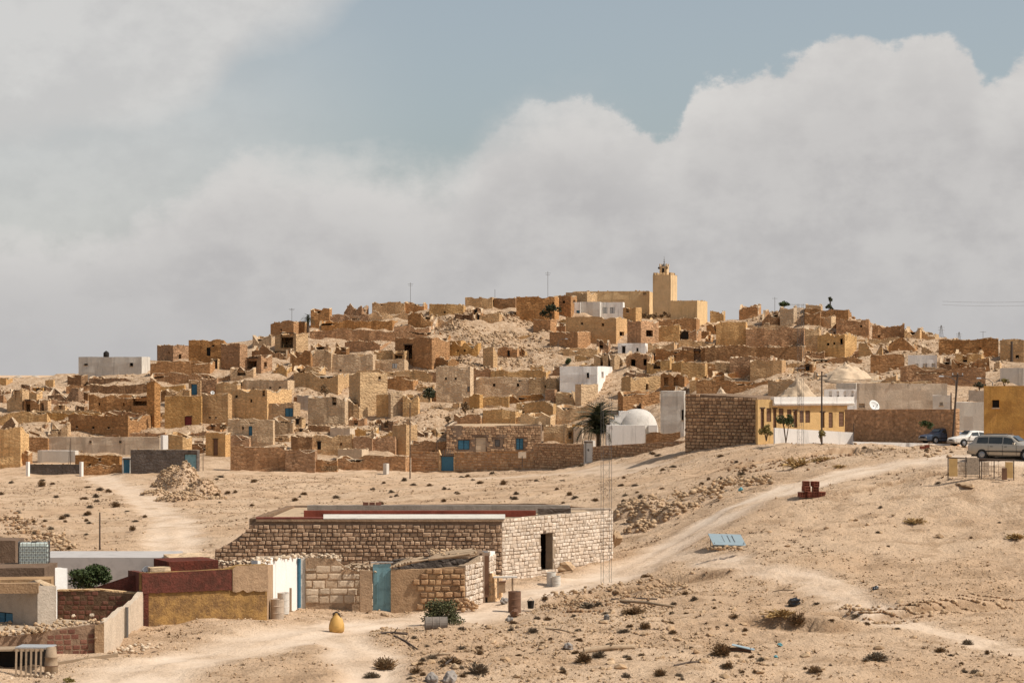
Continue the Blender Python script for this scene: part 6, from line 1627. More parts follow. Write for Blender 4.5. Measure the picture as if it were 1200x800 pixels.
pile('roof_rubble', 'loose stones and debris on the block shed wall', rline(402, 665, 113.3, 440, 668, 113.4, 60, .15, .1, 4), 'palestone', 21, .06, .24)
pile('roof_rubble', 'clods and stones on the log roof of the stone shed', pile_pts, 'rubble', 27, .07, .26)
pile('wall_rubble', 'brown stones tumbled at the foot of the stone shed corner', rline(536, 708, 112.4, 552, 711, 112.8, 40, .3, .2, 5), 'brownstone', 22, .12, .35)

# ------------------------------------------------------------------ red and yellow walled yard
plain('yellowwash', (0.52, 0.29, 0.085), 0.93, grime=.7, gscale=1.2, bmp=.3)
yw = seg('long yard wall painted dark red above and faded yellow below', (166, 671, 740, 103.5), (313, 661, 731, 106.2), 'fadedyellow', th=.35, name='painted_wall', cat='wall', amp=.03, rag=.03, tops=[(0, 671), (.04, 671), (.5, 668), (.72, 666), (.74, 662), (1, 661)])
A_, B_ = Vector((P(166, 0, 103.5).x, 103.5)), Vector((P(313, 0, 106.2).x, 106.2)); ud = (B_ - A_).normalized(); nd_ = Vector((ud.y, -ud.x)); Lw = (B_ - A_).length
mb = MB(); N_ = 24
for i in range(N_):
    f0, f1 = i / N_ * .71, (i + 1) / N_ * .71
    def rp_(f, y): 
        d = 103.5 + 2.7 * f; q = A_ + ud * (f * Lw) + nd_ * (.03 + .05); return local((q.x, q.y, CAMZ - (y - HZ) * d / FPX), yw)
    ya0, ya1 = np.interp(f0, [0, 1], [671.3, 664.5]), np.interp(f1, [0, 1], [671.3, 664.5]); yb0, yb1 = 695 - f0 * 6 + mnoise.noise(Vector((f0 * 30, 0, 0))) * 1.2, 695 - f1 * 6 + mnoise.noise(Vector((f1 * 30, 0, 0))) * 1.2
    mb.quad(rp_(f0, yb0), rp_(f1, yb1), rp_(f1, ya1), rp_(f0, ya0))
mb.build('red_band', 'redpaint', yw)
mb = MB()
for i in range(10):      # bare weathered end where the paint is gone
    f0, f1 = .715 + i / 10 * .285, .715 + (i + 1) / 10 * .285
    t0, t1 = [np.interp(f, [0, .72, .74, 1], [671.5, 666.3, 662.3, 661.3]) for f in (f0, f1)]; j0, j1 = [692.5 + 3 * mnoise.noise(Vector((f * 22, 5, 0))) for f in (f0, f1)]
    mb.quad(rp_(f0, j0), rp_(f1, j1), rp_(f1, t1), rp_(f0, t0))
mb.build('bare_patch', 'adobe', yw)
seg('', (313, 661, 731, 106.2), (320, 661, 726, 109), 'adobe', th=.35, root=yw, rag=.02)
seg('', (150, 668, 720, 112), (166, 671, 740, 103.5), 'redpaint', th=.3, root=yw, rag=.02)
shd = seg('dark red shed box on the yard behind the painted wall', (198, 658, 672, 105.8), (256, 656, 671, 106.8), 'redpaint', th=2.2, name='roof_box', cat='shed', amp=.01, rag=.02)
seg('low tan block beside the dish on the painted wall', (176, 665, 672, 105.2), (200, 664, 671, 105.5), 'pale', th=.6, name='low_block', cat='block', rag=.03)
seg('dark red sloping wall between leafy bush and painted wall', (100, 692, 735, 107.8), (168, 671, 735, 107.2), 'redpaint', th=.3, name='sloping_wall', tops=[(0, 691), (.35, 684), (.7, 675), (1, 672)], rag=.03)
# brick yards at lower left
earth('adobe2', (0.30, 0.19, 0.12), 0.0, 0.0, blot=.6)
stone_mat('darkbrick', (0.21, 0.08, 0.05), (0.28, 0.12, 0.075), .3)
BK = dict(rowsz=(.20, .21), widths=(.29, .33), mat='claybrick', limit=300, proud=.014, gap=.05, shapes=BRICK_V, miss=.22)
w2 = seg('dark brick yard wall with pale coping behind the lower yard', (67, 693, 742, 104), (164, 696, 742, 103.9), 'adobedark', th=.25, name='brick_wall', amp=.0, rag=.02, tops=[(0, 693), (.5, 692), (1, 697)], stones=dict(BK, seed=31))
mb = MB()
for i in range(8):
    f0, f1 = i / 8, (i + 1) / 8
    def cp(f, o, dz): q = P(67, 693, 104).lerp(P(165, 696, 103.9), f); yy = np.interp(f, [0, .5, 1], [692.5, 691.7, 696.5]); return local((q.x, 104 + o, CAMZ - (yy - HZ) * 104 / FPX + dz), w2)
    mb.quad(cp(f0, -.06, .0), cp(f1, -.06, .0), cp(f1, -.06, .07), cp(f0, -.06, .07)); mb.quad(cp(f0, -.06, .07), cp(f1, -.06, .07), cp(f1, .32, .07), cp(f0, .32, .07))
mb.build('crest', 'pale', w2)
ws = seg('broken sunlit pale wall sloping down with a grey drain pipe', (122, 728, 772, 93.8), (168, 697, 741, 103.6), 'paleplain', th=.25, name='broken_wall', amp=.04, rag=.1, tops=[(0, 728), (.15, 724), (.35, 716), (.55, 711), (.8, 702), (1, 693)], cell=.35)
MB().tube([local(P(148.5, 750, 98.7), ws), local(P(148.5, 711, 98.7), ws)], .07, 8).build('drain_pipe', 'metal', ws)
w1 = seg('front brick wall of the lower left yard with plastered right end', (-40, 748, 790, 92.4), (122, 729, 772, 93.8), 'adobe2', th=.3, name='brick_wall', amp=.0, rag=.05, tops=[(0, 750), (.4, 744), (.75, 735), (1, 729)],
         stones=dict(BK, seed=32, zbot=.9, keep=lambda u, z: u > 2.7 and u < 4.8 and z < 2.3))
seg('', (111, 733, 772, 93.55), (122, 730, 772, 93.65), 'adobe', th=.1, root=w1, amp=0)
poly_slab([(X(-60, 92.9), 92.9), (X(122, 94.2), 94.2), (X(150, 100), 100), (X(40, 102.5), 102.5), (X(-60, 102), 102)], 1.55, 1.66, 'flat_roof', 'roof', w1)
pile('roof_rubble', 'pale broken slabs and stones along the lower yard roof edge', rline(-10, 744, 92.8, 62, 738, 93.2, 60, .12, .08, 41) + rline(50, 733, 94, 118, 728, 94.2, 40, .25, .06, 42) + [(X(x_, d_), d_, 1.72) for x_, d_ in [(rgn.uniform(-20, 125), rgn.uniform(93.5, 101)) for _ in range(150)]], 'rubble', 44, .06, .26)
for i, (x, y, wd, lb_) in enumerate([(86, 723, 9, 'bigger pale stone lying on the lower yard roof, left one'), (108, 722.5, 7, 'bigger pale stone lying on the lower yard roof, right one')]):
    boulder(lb_, x, y - 5, y + 1, wd / 2, 97, 'palestone', 'roof_stone', seed=i + 5)
# grey house
gh_ = block(-60, 44, 66, 688, 752, 'grey', 'grey plastered house with a blue grille window at the left edge', [('wb', 5, 728, 20, 22)], dist=99, ang=38, roofmat='concrete', depth=4)
seg('dark thick roof slab edge on the grey house', (-60, 684, 695, 98.6), (45, 683, 693, 98.9), 'adobe', th=.5, name='roof_edge', cat='roof edge', rag=.02, nog=True, base_extra=0, amp=.01)
seg('dark brown upper parapet behind the grey house roof', (-60, 666, 683, 104), (52, 665, 680, 104), 'adobedark', th=3, name='upper_parapet', cat='parapet', rag=.03, base_extra=.3)
seg('lighter ledge strip between the two roofs of the grey house', (-60, 680, 686, 101), (60, 678, 684, 101.5), 'adobe', th=1.5, name='ledge', cat='ledge', rag=.03, nog=True, base_extra=.2)
seg('dark grey wall block at the left edge beside the caged tank', (-60, 632, 668, 112), (18, 633, 668, 112), 'adobedark', th=2, name='dark_block', cat='wall', rag=.02)
seg('ragged white wall piece between tank and leafy bush', (58, 664, 705, 106), (79, 665, 705, 107.5), 'white', th=.6, name='white_wall', amp=.08, rag=.12, cell=.3)
gl = seg('long low smooth grey wall behind the leafy bush', (40, 652, 690, 121), (200, 653, 690, 121), 'concrete', th=4.5, name='grey_building', cat='building', amp=0, rag=0, tops=[(0, 653), (1, 653)])
plain('smoothgrey', (0.44, 0.405, 0.38), .85, grime=.3, gscale=1.5, vary=0)
gl.children[0].data.materials[0] = MATS['smoothgrey']
seg('pale earth strip wall right of the long grey wall', (200, 655, 690, 118.5), (246, 651, 690, 119), 'pale', th=3, name='pale_wall', rag=.12, amp=.05)
# tank with wire cage
def ibc():
    t = thing('caged_tank', 'translucent white water tank in a wire cage on the flat roof', 'tank', P(40, 665, 107), R(8)); w, dd, h = 1.32, 1.1, 1.12
    mb = MB()
    for z0, z1, k in ((.12, .2, .94), (.2, .98, 1), (.98, h, .95)): mb.box((0, 0, (z0 + z1) / 2), (w * .93 * k, dd * .93 * k, z1 - z0))
    mb.build('bottle', 'plastic_tank', t)
    mb = MB()
    for i in range(8):
        x = -w / 2 + w * i / 7; mb.box((x, -dd / 2, h / 2 + .05), (.02, .02, h)); mb.box((x, dd / 2, h / 2 + .05), (.02, .02, h))
    for i in range(6):
        y = -dd / 2 + dd * i / 5; mb.box((w / 2, y, h / 2 + .05), (.02, .02, h)); mb.box((-w / 2, y, h / 2 + .05), (.02, .02, h))
    for i in range(6):
        z = .1 + (h - .05) * i / 5
        for sy in (-1, 1): mb.box((0, sy * dd / 2, z), (w + .02, .025, .02))
        for sx in (-1, 1): mb.box((sx * w / 2, 0, z), (.025, dd + .02, .02))
    mb.build('cage', 'metal', t)
    MB().box((0, 0, .05), (w, dd, .1)).build('pallet_base', 'rust', t)
    MB().lathe([(0, h), (.12, h), (.12, h + .05), (0, h + .05)], 12).build('cap', 'dark', t)
plain('plastic_tank', (0.62, 0.68, 0.62), .35, grime=.15); ibc()
# cavity, pallet, post barrel, planks at the very corner
cv = seg('dark open lean-to of boards at the lower left corner', (-40, 762, 800, 90.3), (58, 757, 795, 90.6), 'dark', th=.15, name='lean_to', cat='shed', amp=0, rag=0, tops=[(0, 760), (1, 761)])  # black wall face painted in for the shade inside the cavity
MB().box(local(P(42, 757, 89.9), cv), (1.3, 1.0, .05), R(-10)).build('roof_sheet', 'lightmetal', cv)
MB().box(local(P(-8, 760, 89.9), cv), (1.9, 1.0, .07), R(4)).build('roof_board', 'drywood', cv)
t = thing('pallet', 'weathered wooden slat crate side leaning at the lower left', 'pallet', P(33, 795, 88.4), R(4))
t.rotation_euler = (R(-10), 0, R(4))
for i in range(6): MB().box((-.45 + i * .18, 0, .58), (.07, .03, 1.05)).build('slat', 'drywood', t)
for z in (.1, 1.05): MB().box((0, .04, z), (1.05, .04, .09)).build('rail', 'drywood', t)
t = thing('barrel', 'pale dented upright barrel at the lean-to corner', 'barrel', P(60, 789, 89.3))
MB().lathe([(0, 0), (.24, 0), (.26, .03), (.25, .28), (.27, .3), (.25, .33), (.23, .6), (.25, .62), (.22, .66), (.18, .98), (0, 1.0)], 16).build('barrel_body', 'drywood', t, True)
MB().lathe([(.262, .29), (.275, .305), (.262, .32)], 16).build('hoop', 'rust', t)
t = thing('plank', 'long pale squared beam lying before the brick wall', 'plank', P(103, 775, 91.8), R(14)); MB().box((0, 0, .1), (2.3, .16, .14), M=Matrix.Rotation(R(-7), 3, 'Y')).build('beam', 'drywood', t)
t = thing('plank', 'thin second board lying beneath the pale beam', 'plank', P(112, 774, 92.6), R(5)); MB().box((0, 0, .05), (2.0, .1, .05)).build('board', 'drywood', t)
pile('stones_row', 'small stones at the foot of the lean-to and barrel', rline(0, 797, 88.2, 60, 791, 88.8, 26, .2, .04, 51) + rline(128, 766, 94, 176, 757, 96, 60, .5, .05, 52), 'palestone', 53, .07, .26)

# ------------------------------------------------------------------ small things on the ground
def drum(label, px, ybase, d, r=.29, h=.88, mat='rust', lying=False, rz=0, name='oil_drum', zoff=0):
    b = P(px, ybase, d); t = thing(name, label, 'drum', (b.x, b.y, gz(b.x, b.y) - .02 + zoff if zoff >= 0 else b.z), rz)
    if lying: t.rotation_euler = (R(90), 0, rz); t.location.z += r * .9
    prof = [(0, .03), (r * .96, .03), (r * .96, 0), (r, 0), (r, .02), (r * .985, .03), (r * .985, h * .31), (r * 1.03, h * .33), (r * .985, h * .35), (r * .985, h * .64), (r * 1.03, h * .66), (r * .985, h * .68), (r * .985, h - .03), (r, h - .02), (r, h), (r * .96, h), (r * .96, h - .03), (0, h - .03)]
    MB().lathe(prof, 20).build('drum_body', mat, t)
    for z in (.33, .66): MB().lathe([(r * .99, h * z - .015), (r * 1.045, h * z), (r * .99, h * z + .015)], 20).build('hoop', mat, t)
    MB().lathe([(0, h - .03), (.05, h - .03), (.05, h), (0, h)], 8, (r * .5, 0, 0)).build('bung', 'metal', t)
    return t
plain('greydrum', (0.20, 0.165, 0.135), .7, grime=.6, gscale=4); plain('paledrum', (0.46, 0.36, 0.27), .7, grime=.5, gscale=4); plain('whitedrum', (0.62, 0.57, 0.5), .6, grime=.3)
drum('pale dented oil drum nearest the painted wall corner', 325, 724, 107.3, .30, .92, 'paledrum'); drum('second pale drum behind the dented one by the white shed', 332, 720, 108.8, .27, .95, 'whitedrum')
t = thing('post', 'short wooden post behind the pale drums', 'post', P(340.5, 716, 110)); MB().box((0, 0, .5), (.1, .1, 1.15)).build('post_body', 'drywood', t)
drum_ = drum('rusty dark oil drum standing with planks on top, centre', 603, 714, 112.2, .30, 1.0, 'rust')
drum('white barrel by the doorway of the long building, left one', 646, 686, 124, .24, .72, 'whitedrum', name='white_barrel'); drum('white barrel by the doorway of the long building, right one', 652, 687, 123.6, .22, .55, 'whitedrum', name='white_barrel')
ld = drum('rusty oil drum lying on its side before the dark green bush', 498, 749, 102.5, .33, .95, 'greydrum', True, R(90)); ld.rotation_euler = (0, R(90), R(6)); ld.location.z += .02
t = thing('table', 'makeshift pale board table on trestles beside the stone shed', 'table', P(592, 700, 116.5))
MB().box((0, 0, 1.0), (1.15, .5, .06)).build('board', 'whitedrum', t); MB().box((-.35, 0, .5), (.09, .35, 1.0)).build('trestle', 'drywood', t); MB().box((.35, 0, .5), (.09, .35, 1.0)).build('trestle', 'drywood', t)
t = thing('feed_box', 'tan wooden box standing against the stone shed end', 'box', P(585, 696, 117.6)); MB().box((0, 0, .35), (.6, .4, .5)).build('box_body', 'drywood', t); MB().box((0, 0, .62), (.66, .45, .05)).build('lid', 'rust', t)
t = thing('bucket', 'small black bucket right of the standing rusty drum', 'bucket', P(622, 712.5, 112.8)); MB().lathe([(0, 0), (.13, 0), (.17, .34), (.18, .35), (.15, .34), (.12, .04), (0, .04)], 14).build('bucket_body', 'dark', t); MB().tube([(-.17, 0, .33), (0, 0, .52), (.17, 0, .33)], .012, 4).build('handle', 'metal', t)
# yellow jug-shaped container with tied neck
t = thing('yellow_container', 'yellow jerrycan with a dark handle standing alone on the track', 'jerrycan', P(394.5, 745, 102.2)); t.location.z = gz(t.location.x, t.location.y) - .02
MB().lathe([(0, 0), (.24, .0), (.31, .06), (.335, .2), (.32, .36), (.25, .58), (.15, .72), (.10, .78), (.10, .84), (0, .85)], 20).build('jerrycan_body', 'jug', t, True)
MB().tube([(-.15, -.05, .62), (-.14, -.05, .82), (0, -.05, .88), (.12, -.05, .80), (.15, -.05, .64)], .045, 7).build('handle', 'polewood', t)
MB().lathe([(0, .84), (.07, .84), (.07, .9), (0, .9)], 10).build('cap', 'polewood', t)
# tilted blue-white sheet on stones
t = thing('metal_sheet', 'pale blue metal sheet propped on a frame over stones', 'sheet', P(852, 638, 124.5), R(4)); t.location.y = hit(852, 641, True); t.location.x = (852 - 600) / FPX * t.location.y; t.location.z = gz(t.location.x, t.location.y) - .05
mb = MB(); mb.box((0, 0, .42), (1.75, 1.9, .04), M=Matrix.Rotation(R(14), 3, 'X') @ Matrix.Rotation(R(2), 3, 'Y')); mb.build('sheet', 'palesheet' if 'palesheet' in MATS else 'paleblue', t)
plain('palesheet', (0.27, 0.335, 0.36), .5, grime=.25, gscale=3); t.children[0].data.materials[0] = MATS['palesheet']
for x, y, h in ((.75, -.75, .4), (-.75, -.75, .4), (.75, .75, .6), (-.75, .75, .6)): MB().tube([(x, y, -.2), (x * 1.04, y, h * .85)], .02, 5).build('leg', 'metal', t)
for x in (-.2, .1, .35): MB().box((x, .1, .47), (.03, 1.1, .02), M=Matrix.Rotation(R(14), 3, 'X')).build('stripe', 'metal', t)
pile('stones_row', 'stones heaped under the propped blue sheet', rline(828, 643, 123.4, 868, 642, 123.4, 34, .2, .06, 61), 'rubble', 62, .1, .34)
# stacked hollow red blocks
stone_mat('redblock', (0.22, 0.07, 0.045), (0.28, 0.10, 0.06), .3, .2)
t = thing('block_stack', 'stack of dark red hollow blocks beside the dirt track', 'blocks', P(950, 578, 137.8), R(12)); t.location.z = gz(t.location.x, t.location.y)
def hollow(w, h, dd): 
    mb = MB(); tk = .025
    for i in range(3): mb.box((0, 0, -h / 2 + tk / 2 + i * (h - tk) / 2), (w, dd, tk))
    for i in range(4): mb.box((-w / 2 + tk / 2 + i * (w - tk) / 3, 0, 0), (tk, dd, h))
    mb.box((0, dd * .2, 0), (w * .98, .02, h * .98)); return mesh('block', mb.v, mb.f, 'redblock', mb.u)
hb = hollow(.34, .30, .5)
for x, z, r_z in ((-.52, .15, 0), (-.15, .16, .2), (.22, .15, -.1), (.56, .15, .1), (-.28, .48, .1), (.26, .46, -.2), (.24, .76, .1), (-.25, .77, -.1), (.62, .16, .4)):
    link(hb, 'block', t, (x, rgn.uniform(-.1, .1), z), (0, 0, r_z))
t = thing('block_stack', 'pair of brick red pillars before the white kerb wall', 'blocks', P(1083, 532, 186), 0)
for x, h in ((-.15, .62), (.22, .72)): MB().box((x, 0, h / 2), (.34, .4, h)).build('pillar', 'redblock', t)
boulder('brown wedge shaped rock left of the brick red pillars', 1070, 524, 533, 7, 186, 'rubble', 'boulder', seed=8)
# black rubbish bags
def bag(label, px, py, w, h, d, mat='blackbag', seed=1, name='rubbish_bag'):
    d = hit(px, py + h * .4, True)
    bm_ = bmesh.new(); bmesh.ops.create_icosphere(bm_, subdivisions=3, radius=.5)
    for v in bm_.verts: v.co *= 1 + mnoise.noise(v.co * 3.2 + Vector((seed, 0, 0))) * .55; v.co.z = max(v.co.z, -.28)
    me = bpy.data.meshes.new(name); bm_.to_mesh(me); bm_.free(); me.materials.append(MATS[mat]); k = d / FPX; p = P(px, py, d)
    return tag(link(me, name, None, (p.x, p.y, gz(p.x, p.y) + h * k * .3), (0, .3, seed), (w * k, w * k * .7, h * k)), label, 'bag')
plain('blackbag', (0.012, 0.012, 0.014), .35, spec=.5); plain('greyrag', (0.24, 0.21, 0.185), .9, vary=.3); plain('bluerag', (0.12, 0.32, 0.36), .7)
bag('torn black bag lying above the wide dry bush', 931, 707, 17, 11, 0, seed=3); bag('small black bag on the bare right slope', 1026, 690, 9, 5, 110, seed=4)
bag('grey white rag bundle on the mound below the mast', 711, 724, 9, 7, 104.5, 'greyrag', 5, 'rag'); bag('pale blue rag left of the long log', 666, 760, 12, 9, 96, 'greyrag', 6, 'rag')
bag('little turquoise plastic scrap on the lower right ground', 914, 756, 7, 5, 96.5, 'bluerag', 7, 'plastic_scrap'); bag('second turquoise scrap below the first, lower right', 909, 769, 6, 4, 94, 'bluerag', 8, 'plastic_scrap')
bag('blue scrap in the boulder row along the track', 868, 574, 6, 5, 141, 'bluerag', 9, 'plastic_scrap')
for i, (x, y, w, m_, lb_) in enumerate([(591, 706, 12, 'greyrag', 'grey junk heap beside the standing rusty drum'), (603, 719, 13, 'rust', 'rusty tub lying below the standing drum'), (597, 726, 9, 'greyrag', 'dark grey rag under the rusty tub'), (528, 795, 20, 'greyrag', 'pale grey boulder like sack at the bottom, centre'), (506, 797, 18, 'greyrag', 'grey sack at the bottom edge left of the stick')]):
    bag(lb_, x, y, w, w * .8, hit(x, y), m_, 20 + i, 'junk')
def log(label, x0, y0, x1, y1, r, mat='drywood', name='log'):
    d0, d1 = hit(x0, y0, True), hit(x1, y1, True); a, b = P(x0, y0, d0), P(x1, y1, d1); a.z = gz(a.x, a.y) + r * .8; b.z = gz(b.x, b.y) + r * .8
    t = thing(name, label, 'log', a); q = b - a; m = q * .5 + Vector((0, 0, .04))
    MB().tube([(0, 0, 0), m, q], [r, r * 1.05, r * .8], 9).build('stem', mat, t, True); MB().tube([m, m + Vector((.15, -.1, .22))], [r * .5, r * .25], 6).build('branch_stub', mat, t)
log('long thick dry log on the mound, lower centre', 684, 766, 744, 760, .11); log('shorter log with a pale end left of the sunken tyre heap', 727, 708, 790, 712, .07); log('thin dark beam across the stones above the short log', 716, 704, 770, 703, .05, 'polewood')
log('dark stick lying left of the lying barrel', 462, 746, 489, 761, .04, 'polewood'); log('second dark stick in the rubble left of the lying barrel', 446, 745, 478, 745, .05, 'polewood'); log('pale upright leaning stick at the bottom centre', 560, 798, 576, 781, .035)
boulder('brown half buried block at the lower right of centre', 827, 740, 750, 15, 99, 'gravel', seed=6)
t = thing('tin_sheet', 'bent tin sheet over a dark hollow with dry brush', 'sheet', P(862, 766, 94.5), R(-8)); MB().box((.3, 0, .28), (.9, .5, .03), M=Matrix.Rotation(R(12), 3, 'Y')).build('sheet', 'palesheet', t); MB().box((.1, .1, .14), (1.0, .35, .2)).build('board_under', 'rust', t)
scrub(846, 768, 38, 'dark dry brush heap under the bent tin sheet', None, 3)
scrub(846, 762, 26, 'upper part of the brush heap under the tin sheet', None, 1)

# stones one can pick out on the near ground, and the debris among them
_st = []
for s_ in range(5):
    v_, f_ = ROCKS[s_]; _st.append(mesh('stone', [tuple(q) for q in v_], [tuple(int(i) for i in q) for q in f_], 'rubble'))
r5 = random.Random(91); pos = []
for i in range(420):
    if len(pos) >= 120: break
    px, py = (r5.uniform(430, 960), r5.uniform(690, 798)) if r5.random() < .65 else (r5.uniform(640, 1195), r5.uniform(600, 798))
    d = hit(px, py, True); x = (px - 600) * d / FPX
    if float(track_mask(np.array([x]), np.array([d]))[0]) > .15: continue
    pos.append(1); s = r5.uniform(.16, .42); o = bpy.data.objects.new('stone', _st[r5.randrange(5)]); COL.objects.link(o)
    o.location = (x, d, gz(x, d) + s * .08); o.scale = (s * 1.3, s, s * .9); o.rotation_euler = (r5.uniform(-.4, .4), r5.uniform(-.4, .4), r5.uniform(0, 6.28))
    tag(o, 'loose tan stone lying on the dry ground in the foreground', 'stone', 'loose tan stones in the foreground')
for i, (a, b, c_, d_, r_q, lb_) in enumerate([(498, 772, 528, 768, .04, 'bent branch over the grey debris, bottom centre'), (520, 786, 534, 771, .035, 'short stick rising from the grey debris'), (640, 738, 672, 742, .035, 'thin grey stick on the middle of the mound'), (790, 782, 826, 779, .04, 'dark stick near the bottom right of the log'), (906, 694, 930, 692, .03, 'thin twig right beside the black bag')]):
    log(lb_, a, b, c_, d_, r_q, 'polewood' if i % 2 else 'drywood')
# ------------------------------------------------------------------ makeshift pen by the car
PD = hit(1150, 565)
pn = thing('animal_pen', 'makeshift pen of boards, wire and a hanging rug below the car', 'pen', P(1111, 563, PD)); k_ = PD / FPX
def pp(px, py, dy=0): q = P(px, py, PD + dy); return local(q, pn)
def board(name, x0, y0, x1, y1, dy, mat, th=.05):
    a, b = pp(x0, y1, dy), pp(x1, y0, dy); c = (a + b) / 2; return MB().box(c, (abs(b.x - a.x), th, abs(b.z - a.z))).build(name, mat, pn)
plain('plywood', (0.55, 0.36, 0.15), .8, grime=.35, gscale=3); plain('rug', (0.36, 0.29, 0.22), .95, grime=.8, gscale=9)
board('board', 1112, 537, 1122, 558, -.02, 'plywood'); board('board', 1178, 541, 1187, 560, -.3, 'plywood'); board('rug', 1133, 536, 1147, 556, -.05, 'rug', .1)
o = board('board', 1174, 548, 1180, 562, -.6, 'rust')
for x, y0, y1 in ((1111, 534, 560), (1132, 535, 557), (1148, 536, 557), (1188, 540, 564), (1150, 538, 558), (1165, 540, 558)): MB().tube([pp(x, y1 + 3), pp(x, y0)], .03, 5).build('stake', 'polewood', pn)
mb = MB()
for i in range(8): mb.tube([pp(1122 + i * 8, 559), pp(1122 + i * 8, 538)], .01, 3, False)
for y in (538, 545, 551, 557): mb.tube([pp(1111, y), pp(1188, y + 2)], .012, 3, False)
mb.build('wire_mesh', 'rust', pn)
MB().tube([pp(1111, 536), pp(1190, 539)], .04, 5).build('rail', 'polewood', pn)
for i in range(2): board('white_panel', 1123 + i * 27, 541, 1132 + i * 27, 556, .5, 'paleplain')
bg = boulder('brown sack like roll lying before the pen', 1128, 563, 573, 23, 136, 'gravel', 'earth_roll', seed=2)
boulder('small brown clod left of the pen', 1099, 558, 565, 7, 138, 'gravel', 'earth_clod', seed=9)
# ------------------------------------------------------------------ cars
plain('carpaint', (0.42, 0.375, 0.31), .32, metal=.55, spec=.5, vary=0, grime=.12); plain('carlower', (0.30, 0.24, 0.18), .5, metal=.3, vary=0)
plain('darkcar', (0.05, 0.07, 0.11), .3, spec=.6, vary=0, grime=.1); plain('whitecar', (0.72, 0.68, 0.62), .4, vary=0, grime=.2)
plain('glass', (0.03, 0.035, 0.035), .08, spec=.8, vary=0, grime=.1); plain('lampglass', (0.7, 0.68, 0.62), .15, vary=0, grime=0); plain('taillamp', (0.3, 0.02, 0.02), .2, vary=0, grime=0)
def car(label, loc, rz, paint, wagon=True, s=1.0, lower=None):
    t = thing('parked_car', label, 'car', loc, rz); t.scale = (s, s, s)
    # stations: x, z bottom, z belt, half width belt, z top, half width top
    roof_end = -1.95 if wagon else -1.15
    ST = [(-2.22, .42, .80, .70, .86, .62), (-2.16, .32, .86, .80, .93, .72), (-1.95, .26, .93, .84, 1.04, .74)]
    if wagon: ST += [(-1.75, .24, .94, .85, 1.34, .62), (-1.6, .24, .94, .85, 1.40, .60), (-.9, .22, .93, .86, 1.44, .61), (0, .20, .91, .86, 1.44, .61), (.35, .20, .90, .86, 1.40, .60)]
    else: ST += [(-1.5, .24, .93, .85, 1.0, .76), (-.95, .22, .92, .86, 1.36, .58), (-.3, .20, .91, .86, 1.41, .60), (.3, .20, .90, .86, 1.38, .60)]
    ST += [(.75, .20, .89, .85, 1.12, .66), (1.08, .22, .87, .84, .92, .72), (1.6, .24, .82, .82, .86, .66), (2.0, .27, .74, .78, .78, .60), (2.2, .34, .64, .68, .66, .52)]
    vs, fs = [], []; m = 11
    for x, zb, zl, wb, zt, wt in ST:
        half = [(wb * .86, zb), (wb * .985, zb + .10), (wb, zl * .62), (wb * .985, zl - .03), (wb - .045, zl + .0), (wt + .03, zt - .06), (wt - .08, zt - .005)]
        prof = [(-y, z) for y, z in half] + [(0, zt + .012)] + [(y, z) for y, z in half[::-1]]
        m = len(prof); vs += [(x, y, z) for y, z in prof]
    n = len(ST)
    for i in range(n - 1):
        for j in range(m - 1): fs.append((i * m + j, (i + 1) * m + j, (i + 1) * m + j + 1, i * m + j + 1))
        fs.append((i * m + m - 1, (i + 1) * m + m - 1, (i + 1) * m, i * m))
    fs.append(tuple(range(m - 1, -1, -1))); fs.append(tuple((n - 1) * m + j for j in range(m)))
    me = mesh('body', vs, fs, paint, smoothf=False); body = link(me, 'body', t)
    bv = body.modifiers.new('b', 'BEVEL'); bv.width = .025; bv.segments = 2; bv.limit_method = 'ANGLE'; bv.angle_limit = R(18)
    me.polygons.foreach_set('use_smooth', [True] * len(me.polygons))
    def roofz(x): return float(np.interp(x, [q[0] for q in ST], [q[4] for q in ST]))
    def side(x, f, sg, off=.012):
        zl = np.interp(x, [q[0] for q in ST], [q[2] for q in ST]); wb = np.interp(x, [q[0] for q in ST], [q[3] for q in ST]) - .045
        zt = roofz(x) - .06; wt = np.interp(x, [q[0] for q in ST], [q[5] for q in ST]) + .03
        return Vector((x, sg * (wb + (wt - wb) * f + off), zl + (zt - zl) * f))
    if wagon: panes = [(-1.66, -.98, -1.60, -.98), (-.93, -.12, -.93, -.12), (-.06, .72, -.06, .40)]
    else: panes = [(-1.05, -.35, -.85, -.35), (-.29, .70, -.29, .36)]
    for sg in (-1, 1):
        for a, b, c, d in panes:
            mb = MB(); q = [side(a, .08, sg), side(b, .08, sg), side(d, .9, sg), side(c, .9, sg)]
            mb.quad(*(q if sg < 0 else q[::-1])); mb.build('window', 'glass', t)
        for x in ((-.95, -.09, .74) if wagon else (-.32, .72)):
            mb = MB(); mb.box((x, sg * .862, .56), (.012, .012, .58)); mb.build('door_seam', 'dark', t)
        for x in (-.75, .1): MB().box((x, sg * .872, .78), (.15, .03, .03)).build('door_handle', 'dark', t)
        MB().box((-.05, sg * .868, .50), (2.3, .03, .06)).build('side_trim', 'tyre', t)
        MB().box((.62, sg * .95, .97), (.12, .16, .11)).build('side_mirror', paint, t)
        MB().box((2.13, sg * .50, .60), (.12, .26, .13), sg * -.25).build('headlight', 'lampglass', t)
        MB().box((-2.19, sg * .62, .72), (.06, .2, .22)).build('tail_lamp', 'taillamp', t)
        if wagon: MB().tube([(-1.5, sg * .55, 1.44), (-1.45, sg * .55, 1.49), (.1, sg * .55, 1.50), (.15, sg * .55, 1.44)], .018, 5).build('roof_rail', 'metal', t)
    xg = roof_end
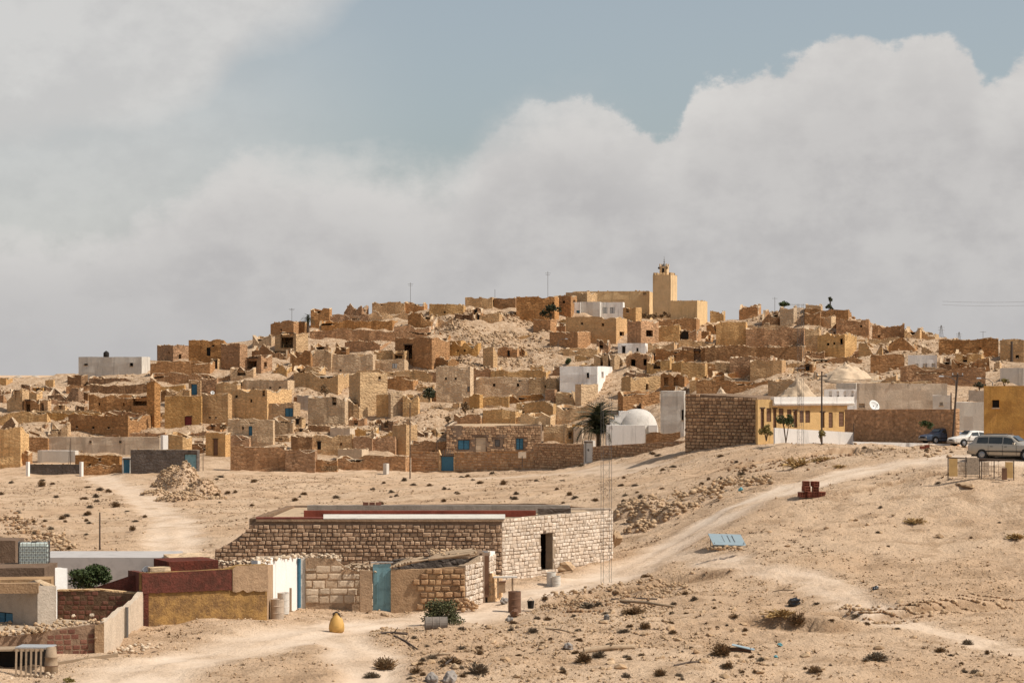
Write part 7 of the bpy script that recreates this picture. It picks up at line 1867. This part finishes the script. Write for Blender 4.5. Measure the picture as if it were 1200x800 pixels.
    mb = MB(); mb.quad((.80, -.60, 1.10), (.80, .60, 1.10), (.42, .52, 1.385), (.42, -.52, 1.385)); [mb.v.__setitem__(i, Vector(v) + Vector((.035, 0, .03))) for i, v in enumerate(mb.v)]; mb.build('windscreen', 'glass', t)
    if wagon: mb = MB(); mb.quad((-1.99, .58, 1.03), (-1.99, -.58, 1.03), (-1.80, -.50, 1.33), (-1.80, .50, 1.33)); mb.build('rear_window', 'glass', t)
    MB().box((2.2, 0, .38), (.12, 1.3, .18)).build('bumper', lower or 'carlower', t); MB().box((-2.22, 0, .42), (.12, 1.4, .18)).build('bumper', lower or 'carlower', t)
    MB().box((2.23, 0, .58), (.04, .62, .1)).build('grille', 'dark', t)
    MB().box((-.05, 0, .24), (3.9, 1.5, .12)).build('underbody', 'dark', t)
    for x in (-1.32, 1.32):
        for sg in (-1, 1):
            MB().lathe([(.0, -.01), (.36, -.01), (.36, .05), (0, .05)], 22, (x, sg * .83, .33), Matrix.Rotation(R(90) * sg, 3, 'X')).build('wheel_arch', 'dark', t)
            w = MB().lathe([(.19, .10), (.29, .10), (.31, .07), (.31, -.07), (.29, -.10), (.19, -.10)], 22, (x, sg * .80, .31), Matrix.Rotation(R(90), 3, 'X')).build('wheel', 'tyre', t)
            mb = MB().lathe([(0, .07), (.08, .08), (.17, .05), (.2, .09), (.2, -.05), (0, -.05)], 16, (x, sg * .815, .31), Matrix.Rotation(-sg * R(90), 3, 'X')); mb.build('rim', 'rim', w)
    return t
cd_ = hit(1180, 538.5, True); c = P(1181, 538.5, cd_); cz = gz(c.x, c.y)
car('silver grey estate car parked facing right on the dirt plateau', (c.x + .1, c.y + .4, cz - .02), R(-28), 'carpaint', True, 1.0)
c = P(1106, 521, 208); car('small dark blue car parked under the brown street wall', (c.x, c.y + .8, c.z + .12), R(205), 'darkcar', False, .92)
c = P(1141, 524, 203); car('whitish car mostly hidden behind the silver estate car', (c.x, c.y + .8, c.z + .1), R(200), 'whitecar', False, .92)
